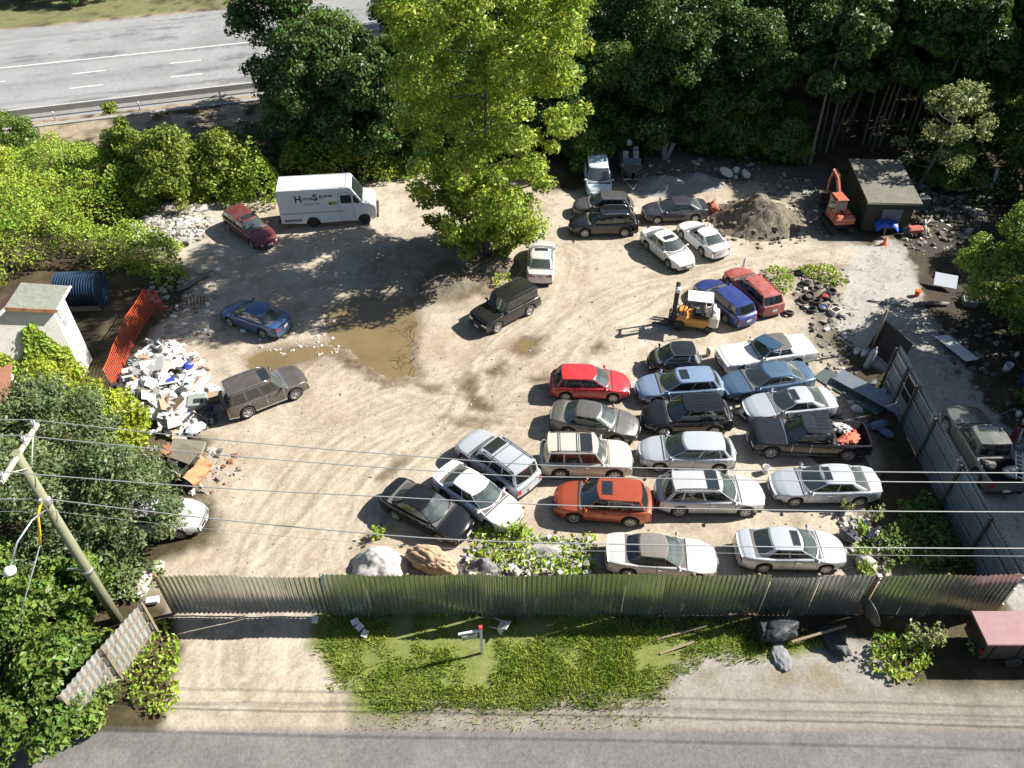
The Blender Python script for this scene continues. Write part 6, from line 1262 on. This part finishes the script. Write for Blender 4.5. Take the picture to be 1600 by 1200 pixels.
# around the shed
def tarp(b):
    P = [[(x, y, .95+.10*math.sin(x*9+y*4)+.06*math.sin(y*13)-.9*max(0, math.hypot(x, y*1.3)-.55)) for x in np.linspace(-.75, .75, 12)] for y in np.linspace(-.5, .5, 9)]; b.grid(P)
item('blue_tarp', 'bright blue tarp bunched over a stand at the shed door', 'tarp', 1380, 366, 0, tarp, mat('bright blue tarp', (.01, .09, .62), .45), R(-5))
item('tarp_stand', 'wooden stand under the bright blue tarp', 'stand', 1380, 368, 0, lambda b: (b.tube([(0, 0, 0), (0, 0, .9)], .05, 6), b.box((0, 0, .88), (.8, .5, .05))), WOOD)
item('traffic_cone', 'orange traffic cone before the shed door', 'traffic cone', 1381, 382, 0, lambda b: (b.box((0, 0, .02), (.38, .38, .04)), b.lathe([(.14, .04), (.03, .66)], 14)), mat('cone orange', (.72, .16, .03), .5))
def mach(b):
    b.box((0, 0, .45), (1.1, .6, .5), m=0, bev=.12); b.box((-.5, .1, .35), (.4, .5, .4), m=2, bev=.08); b.tube([(.5, 0, .5), (1.0, .1, 1.1)], .05, 6, m=1); b.tube([(.75, -.4, .1), (.95, .5, .9)], .05, 6, m=1)
    for x in (-.4, .4): b.lathe([(.05, -.08), (.22, -.08), (.22, .08), (.05, .08)], 12, Matrix.Translation((x, -.3, .22)) @ Matrix.Rotation(R(90), 4, 'X'), 3)
item('garden_machine', 'faded red machine with white handles right of the shed', 'machine', 1425, 368, 0, mach, [mat('faded red plastic', (.40, .10, .07), .5), WHITEP, mat('teal cover', (.05, .16, .22), .5), RUBBER], R(8))
item('dark_bin', 'dark open bin against the right wall of the shed', 'bin', 1432, 325, 0, lambda b: (b.box((0, 0, .5), (1.1, .9, 1.0), m=0, bev=.04), b.box((0, 0, 1.005), (.95, .75, .02), m=1), b.box((.1, .1, 1.05), (.5, .2, .06), rz=.6, m=2)), [mat('bin grey', (.12, .14, .15), .5), HOLE, WHITEP], R(4))
item('dark_log_pile', 'dark heap of branches right of the shed', 'branch pile', 1440, 350, 0, lambda b: [b.tube([(r.uniform(-.9, .9), r.uniform(-.6, .6), r.uniform(.05, .5)), (r.uniform(-.9, .9), r.uniform(-.6, .6), r.uniform(.05, .5))], .06, 5) for _ in range(26)], BARK)
item('bent_duct', 'bent grey duct pipe in the upper right corner', 'pipe', 1528, 296, .3, lambda b: b.tube([(-1.6, 0, 0), (.9, .15, .1), (1.15, .2, .5), (1.2, .5, 1.5)], [.2, .2, .2, .16], 12), GALV, R(4))
for i, (px, py, s_, lab) in enumerate(((1134, 270, .9, 'left pale slab dumped behind the brown soil heap'), (1150, 266, .7, 'middle pale slab dumped behind the brown soil heap'), (1166, 271, .9, 'right pale slab dumped behind the brown soil heap'))):
    item('pale_slab', lab, 'slab', px, py, .35, lambda b: b.blob((0, 0, 0), (s_*1.1, s_*.7, .45), 40+i, 2, .45), STN[2], R(20*i), R(15))
item('orange_scrap', 'rust orange engine block at the left foot of the brown soil heap', 'engine', 1113, 324, .35, lambda b: (b.box((0, 0, 0), (.6, .8, .6), bev=.1), b.lathe([(.1, 0), (.3, 0), (.3, .12), (.1, .12)], 14, Matrix.Translation((.05, -.4, 0)) @ Matrix.Rotation(R(90), 4, 'X')), b.tube([(-.2, 0, .3), (.2, .1, .6)], .07, 6)), mat('rust orange', (.42, .12, .05), .7, col2=(.25, .08, .04), var=.2), R(15))
for i, (px, py, a) in enumerate(((1030, 232, -30), (1046, 238, 15), (1038, 240, -8))):
    item('standing_board', ('left', 'right', 'middle')[i]+'most grey board leaning in the dark bushes above the chippings', 'board', px, py, .6, lambda b: b.box((0, 0, 0), (.35, .08, 1.7)), mat('grey boards', (.30, .30, .29), .85), R(10), R(10), R(a))
item('red_post', 'short pink red marker post behind the step van', 'post', 586, 276, 0, lambda b: b.tube([(0, 0, 0), (0, 0, .95)], .09, 8), mat('pink red paint', (.62, .20, .15), .6))
item('leaning_pole', 'thin pale pole leaning behind the front of the step van', 'pole', 566, 290, 0, lambda b: b.tube([(0, 0, 0), (.9, .3, 3.0)], .03, 6), BARKL)
# pallets and boards, left shade
pl = thing('pallet', 'wooden pallet lying left of the bright mid blue sedan', 'pallet', G(309, 474), R(15))
for i in range(6): b = MB(); b.box((-.5+.2*i, 0, .13), (.11, 1.1, .022)); b.build('slat', WOOD, pl)
for y in (-.5, 0, .5): b = MB(); b.box((0, y, .06), (1.15, .08, .11)); b.build('bearer', WOOD, pl)
pl.rotation_euler = (R(8), R(4), R(15))
item('leaning_boards', 'grey boards stacked beside the wooden pallet', 'boards', 300, 440, .15, lambda b: [b.box((.12*i, .1*i, .05*i), (.18, 2.3, .05), rz=R(r.gauss(0, 6))) for i in range(4)], mat('grey planks', (.19, .18, .16), .85), R(-28))
item('white_ball', 'white round lid on the ground below the bright mid blue sedan', 'lid', 381, 516, .03, lambda b: b.lathe([(.01, .05), (.2, .04), (.22, 0)], 16), WHITEP)
# front strip
sg = thing('sign_post', 'white hanging sign post standing in the grass before the fence', 'sign', G(753, 1020), R(12))
b = MB(); b.box((0, 0, .95), (.10, .10, 1.9)); b.build('post', WHITEP, sg)
b = MB(); b.box((0, 0, 1.93), (.14, .14, .10)); b.build('post_cap', mat('red cap', (.55, .06, .06), .5), sg)
b = MB(); b.box((-.42, 0, 1.72), (.95, .08, .10)); b.build('arm', WHITEP, sg)
b = MB(); b.box((-.46, 0, 1.36), (.62, .03, .50), rx=R(14)); b.build('sign_board', mat('grey sign board', (.40, .41, .42), .5), sg)
ch = thing('plastic_chair', 'white plastic chair tipped over against the foot of the fence', 'chair', G(771, 978), R(70)); ch.rotation_euler = (R(65), 0, R(60))
b = MB(); b.box((0, 0, .44), (.46, .46, .04), bev=.01); b.build('seat', HW[1], ch)
b = MB(); b.box((0, .24, .70), (.44, .04, .50), rx=R(-10), bev=.01); b.build('backrest', HW[1], ch)
for x in (-.2, .2):
    for y in (-.2, .2): b = MB(); b.tube([(x, y, .43), (x*1.15, y*1.15, 0)], .02, 6); b.build('leg', HW[1], ch)
for i, (px, py, lab) in enumerate(((555, 972, 'white paper sheet nearest the fence in the dark grass'), (562, 980, 'middle white paper sheet in the dark grass'), (570, 990, 'white paper sheet at the sunny edge of the grass'), (492, 968, 'grey white carton beside the gate post'))):
    item('litter_sheet', lab, 'litter', px, py, .12, lambda b: b.box((0, 0, 0), (.32, .26, .05)), HW[0], R(30+20*i), R(12))
def dish(b):
    b.lathe([(.02, 0), (.35, .05), (.62, .18), (.65, .18), (.64, .14), (.36, .0), (.02, -.05)], 22); b.tube([(0, 0, .05), (.3, 0, .65)], .02, 5); b.tube([(0, 0, -.05), (-.1, .1, -.6)], .03, 6)
item('satellite_dish', 'dark satellite dish hanging at the gap of the front fence', 'satellite dish', 1354, 957, 1.3, dish, mat('dish grey', (.06, .058, .055), .5), R(25), R(10), R(78))
item('dark_tarp', 'dark tarp covered stack leaning on the foot of the front fence', 'tarp', 1213, 985, .45, lambda b: (b.box((0, 0, 0), (1.5, .8, .6), bev=.1), b.blob((.1, -.1, .25), (1.7, .95, .5), 9, 4, .2, 0, False, .13, 2.0)), mat('black tarp', (.02, .023, .028), .6), R(3))
item('dark_tarp', 'second dark tarp bundle right of the tarp covered stack', 'tarp', 1304, 1000, .25, lambda b: b.blob((0, 0, -.05), (1.5, .8, .5), 19, 4, .2, 0, False, .14, 2.0), mat('black tarp', (.02, .023, .028), .6), R(8))
item('plank', 'pale plank lying across the dark tarps', 'plank', 1280, 990, .5, lambda b: b.box((0, 0, 0), (2.4, .10, .05)), WOOD, R(14), 0, R(-6))
item('plank', 'upper thin pale plank in the grass left of the tarps', 'plank', 1065, 988, .15, lambda b: b.box((0, 0, 0), (2.2, .08, .05)), WOOD, R(14), 0, R(-5))
item('plank', 'lower thin pale plank in the grass left of the tarps', 'plank', 1058, 1012, .12, lambda b: b.box((0, 0, 0), (1.5, .08, .05)), WOOD, R(18), 0, R(-5))
item('stone_slab', 'pale blue grey stone slab at the bottom right of the fence', 'slab', 1220, 1024, .1, lambda b: b.blob((0, 0, -.05), (1.2, .7, .35), 29, 4, .25, 0, True, .14, 1.6), mat('pale blue stone', (.26, .27, .28), .95, col2=(.17, .17, .17), var=.2, scale=4), R(-10))
item('concrete_block', 'pale concrete block dumped right of the front silver sedan', 'block', 1352, 880, .3, lambda b: b.blob((0, 0, 0), (1.1, .8, .75), 33, 2, .4), STN[0], R(10))
item('concrete_block', 'dark cracked concrete block above the pale block', 'block', 1325, 835, .3, lambda b: b.blob((0, 0, 0), (.95, .75, .6), 35, 2, .45), slag, R(30))
item('black_sheeting', 'crumpled black sheeting among the corner weeds', 'sheeting', 1372, 838, .15, lambda b: b.blob((0, 0, 0), (1.5, 1.0, .4), 37, 4, .25, 0, True, .28, 2.4), mat('black bin bag', (.02, .02, .028), .3), 0)
item('white_bucket', 'white bucket standing between the blue grey hatchback and lower silver sedan', 'bucket', 1195, 738, 0, lambda b: b.lathe([(.15, 0), (.19, .42), (.17, .40), (.13, .03)], 16), WHITEP)
item('light_stone', 'flat pale stone under the silver convertible by the fence', 'stone', 1045, 905, .1, lambda b: b.blob((0, 0, 0), (.85, .4, .3), 51, 2, .3), STN[2])
item('white_post_stub', 'short white post stub behind the faded red wagon', 'post', 1160, 417, .2, lambda b: b.tube([(0, 0, -.2), (.12, .05, .75)], .08, 8), WHITEP)
item('white_bin', 'white bin standing beside the micro car', 'bin', 1106, 556, 0, lambda b: b.lathe([(.12, 0), (.16, .4), (.14, .55), (.05, .6)], 12), HW[1])
gp = [(222, 905, 'large pale rock pile stone at the gate corner', 1.0), (216, 922, 'white broken stone below the gate corner', .9), (245, 885, 'white stone behind the left gate leaf', .8)]
for i, (px, py, lab, s_) in enumerate(gp): item('gate_stone', lab, 'stone', px, py, .25, lambda b: b.blob((0, 0, -.05), (s_*.9, s_*.7, s_*.45), 60+i, 4, .3, 0, True, .2, 1.8), STN[0])
item('white_cap_box', 'white plastic tub lying beside the gate', 'tub', 238, 938, .2, lambda b: b.box((0, 0, 0), (.55, .3, .25), bev=.05), WHITEP, R(10))
# weeds with stalks, counted plants
def plant(lab, px, py, h, n, seed, m=L_PALE, name='tall_weed', spread=.35, group=None):
    rg = np.random.default_rng(seed); t = thing(name, lab, 'plant', G(px, py), 0, group); P = []; N = []; b = MB()
    for s_ in range(max(2, n//26)):
        a = rg.uniform(0, 6.28); e = Vector((math.cos(a)*spread*rg.uniform(.2, 1.2), math.sin(a)*spread*rg.uniform(.2, 1.2), h*rg.uniform(.6, 1.05))); b.tube([(0, 0, 0), e*.5+Vector((0, 0, .05)), e], [.02, .014, .006], 5)
        for k in range(26): f = rg.uniform(.3, 1.0); P.append(tuple(e*f+Vector(rg.normal(size=3)*.09))); N.append((rg.normal()*.6, rg.normal()*.6, 1))
    link('leaves', leafmesh('leaves', np.array(P), np.array(N), .15, m), t); b.build('stem', mat('green stem', (.10, .12, .04), .7), t)
plant('tall pale leaved weed in the shade below the front fence', 1438, 1010, 1.9, 330, 1, spread=.8)
plant('pale weed in the dark corner nearest the satellite dish', 1452, 885, 1.0, 120, 2)
plant('pale weed at the right end of the dark corner brambles', 1475, 880, 1.1, 130, 3)
plant('pale weed beside the rear wheel of the lower silver sedan', 1318, 800, 1.0, 90, 4)
plant('tall pale weed right of the lower silver sedan', 1362, 815, 1.3, 110, 5)
plant('bright weed beside the dark cracked concrete block', 1345, 838, 1.0, 120, 6, L_BRAM)
plant('leafy weed right of the front silver sedan bonnet', 1345, 868, .9, 160, 7, L_BRAM)
plant('leafy weed at the foot of the pale concrete block', 1350, 905, .9, 200, 8, L_BRAM, spread=.6)
plant('pale weed between the brambles and black sheeting', 1382, 868, .9, 90, 9)
plant('bushy weed touching the white sedan hood', 808, 842, 1.2, 260, 10, L_BRAM, spread=.6)
plant('small bright weed beside the black sedan', 592, 842, .8, 110, 11, L_BRAM)
plant('small weed at the corner of the maroon lidded trailer', 1516, 1018, .9, 70, 12)
# cargo
def onbed(info, x, y, z): c, a = info['c'], info['ang']; return (c.x+x*math.cos(a)-y*math.sin(a), c.y+x*math.sin(a)+y*math.cos(a), z)
def cargo(name, lab, cat, info, x, y, z, fn, mats, rz=0, rx=0):
    b = MB(); fn(b); o = b.build(name, mats, None, onbed(info, x, y, z)); o.rotation_euler = (rx, 0, rz+info['ang']); return tag(o, lab, cat)
cargo('orange_tarp', 'crumpled orange tarp in the black pickup bed', 'tarp', PK, -1.75, .35, 1.0, lambda b: (b.blob((0, 0, 0), (1.2, .65, .5), 3, 4, .25, 0, True, .28, 2.5),), mat('salmon orange cloth', (.60, .16, .09), .8))
cargo('white_sack', 'white lumpy sack in the black pickup bed', 'bag', PK, -1.55, -.38, 1.0, lambda b: (b.blob((0, 0, 0), (1.1, .65, .5), 5, 4, .25, 0, True, .25, 2.5),), [HW[1]])
cargo('red_can', 'small red can in the black pickup bed', 'can', PK, -2.2, -.1, .95, lambda b: b.box((0, 0, 0), (.25, .35, .35), bev=.05), mat('red cloth', (.36, .05, .05), .9))
cargo('tyre', 'worn tyre in the grey green pickup bed', 'tyre', FT, -1.3, .35, .95, lambda b: b.lathe([(.20, -.1), (.33, -.11), (.37, -.04), (.37, .06), (.33, .12), (.20, .1)], 22), mat('dusty tyre', (.14, .13, .115), .9), 0, R(12))
cargo('scrap_engine', 'white silver engine part in the grey green pickup bed', 'engine part', FT, -2.05, -.35, 1.1, lambda b: (b.blob((0, 0, 0), (.7, .6, .6), 7, 2, .4), b.lathe([(.05, .2), (.22, .2), (.22, .34), (.05, .34)], 14)), [GALV], .4)
cargo('scrap_ladder', 'white folded ladder in the grey green pickup bed', 'ladder', FT, -1.8, -.75, 1.35, lambda b: [b.box((0, y, 0), (1.9, .05, .05)) for y in (-.15, .15)]+[b.box((-.8+.3*i, 0, 0), (.04, .3, .04)) for i in range(6)], WHITEP, R(-25))
cargo('loose_windshield', 'loose blue tinted windshield lying on the vinyl topped white sedan', 'windshield', WS, WS['xwt']-.15, .05, WS['zroof'](WS['xwt']-.4, 0)+.03, lambda b: b.grid([[(-.42+.85*i/5-.10*abs(j/3-1)**2, (j/3-1)*.68, .10-.07*(j/3-1)**2-.05*(i/5-.6)**2) for j in range(7)] for i in range(6)]), mat('blue tinted glass', (.03, .075, .12), .1, coat=.4), R(22), R(4))
bd = MB(); bd.blob((0, 0, .3), (.5, 1.2, .4), 71, 2, .5); bd.box((.2, .3, .3), (.08, .5, .3), rz=.4); q = onbed(CP_, CP_['L']/2+.15, .1, .1); tag(bd.build('broken_bumper', BLACK, None, q, CP_['ang']), 'broken black bumper lying at the nose of the silver coupe', 'bumper')
# right edge clutter beyond the side fence
item('blue_barrel', 'blue plastic barrel at the right edge of the lane', 'barrel', 1600, 600, 0, lambda b: b.lathe([(.27, 0), (.30, .1), (.30, .45), (.31, .5), (.30, .55), (.30, .85), (.26, .93), (.02, .93)], 18), mat('barrel blue', (.02, .045, .30), .4))
item('blue_barrel', 'lower blue barrel at the right edge above the pickup', 'barrel', 1606, 645, 0, lambda b: b.lathe([(.27, 0), (.30, .1), (.30, .85), (.26, .93), (.02, .93)], 18), mat('barrel blue', (.02, .045, .30), .4))
item('white_bucket', 'tall white bucket near the blue barrels', 'bucket', 1570, 580, 0, lambda b: b.lathe([(.18, 0), (.22, .6), (.20, .58), (.16, .03)], 16), mat('shaded bucket plastic', (.55, .57, .60), .5), 0, R(8))
item('white_jug', 'small white jug behind the tall white bucket', 'jug', 1587, 558, 0, lambda b: (b.lathe([(.1, 0), (.12, .25), (.05, .33), (.04, .38)], 12)), WHITEP)
item('metal_ring', 'rusty wheel hoop leaning at the right edge', 'hoop', 1598, 524, .8, lambda b: b.lathe([(.75, -.02), (.80, 0), (.75, .02), (.72, 0)], 26, None, 0, True, False), RUST, R(80), R(75))
def jk(b): b.box((0, 0, .55), (.28, .28, 1.0), m=0, bev=.08); b.tube([(.05, -.3, .1), (.1, -.1, 1.0)], .06, 7, m=1); b.tube([(.3, -.4, 0), (.1, 0, .9)], .05, 7, m=2); b.box((.1, -.5, .12), (.6, .3, .22), m=2, bev=.05)
item('floor_jack', 'dull red and white engine hoist beside the grey green pickup', 'hoist', 1580, 690, 0, jk, [mat('dull red', (.28, .05, .06), .5), WHITEP, GALV], R(20))
item('long_rod', 'long pale rod lying left of the engine hoist', 'rod', 1555, 655, .3, lambda b: b.tube([(-1.0, -.3, 0), (1.0, .5, .2)], .03, 6), GALV)
for i, (px, py) in enumerate(((1590, 650), (1600, 662))): item('white_canister', ('upper', 'lower')[i]+' small white canister at the right edge by the hoist', 'canister', px, py, .15, lambda b: b.lathe([(.1, 0), (.14, .1), (.14, .3), (.05, .38)], 12), WHITEP)
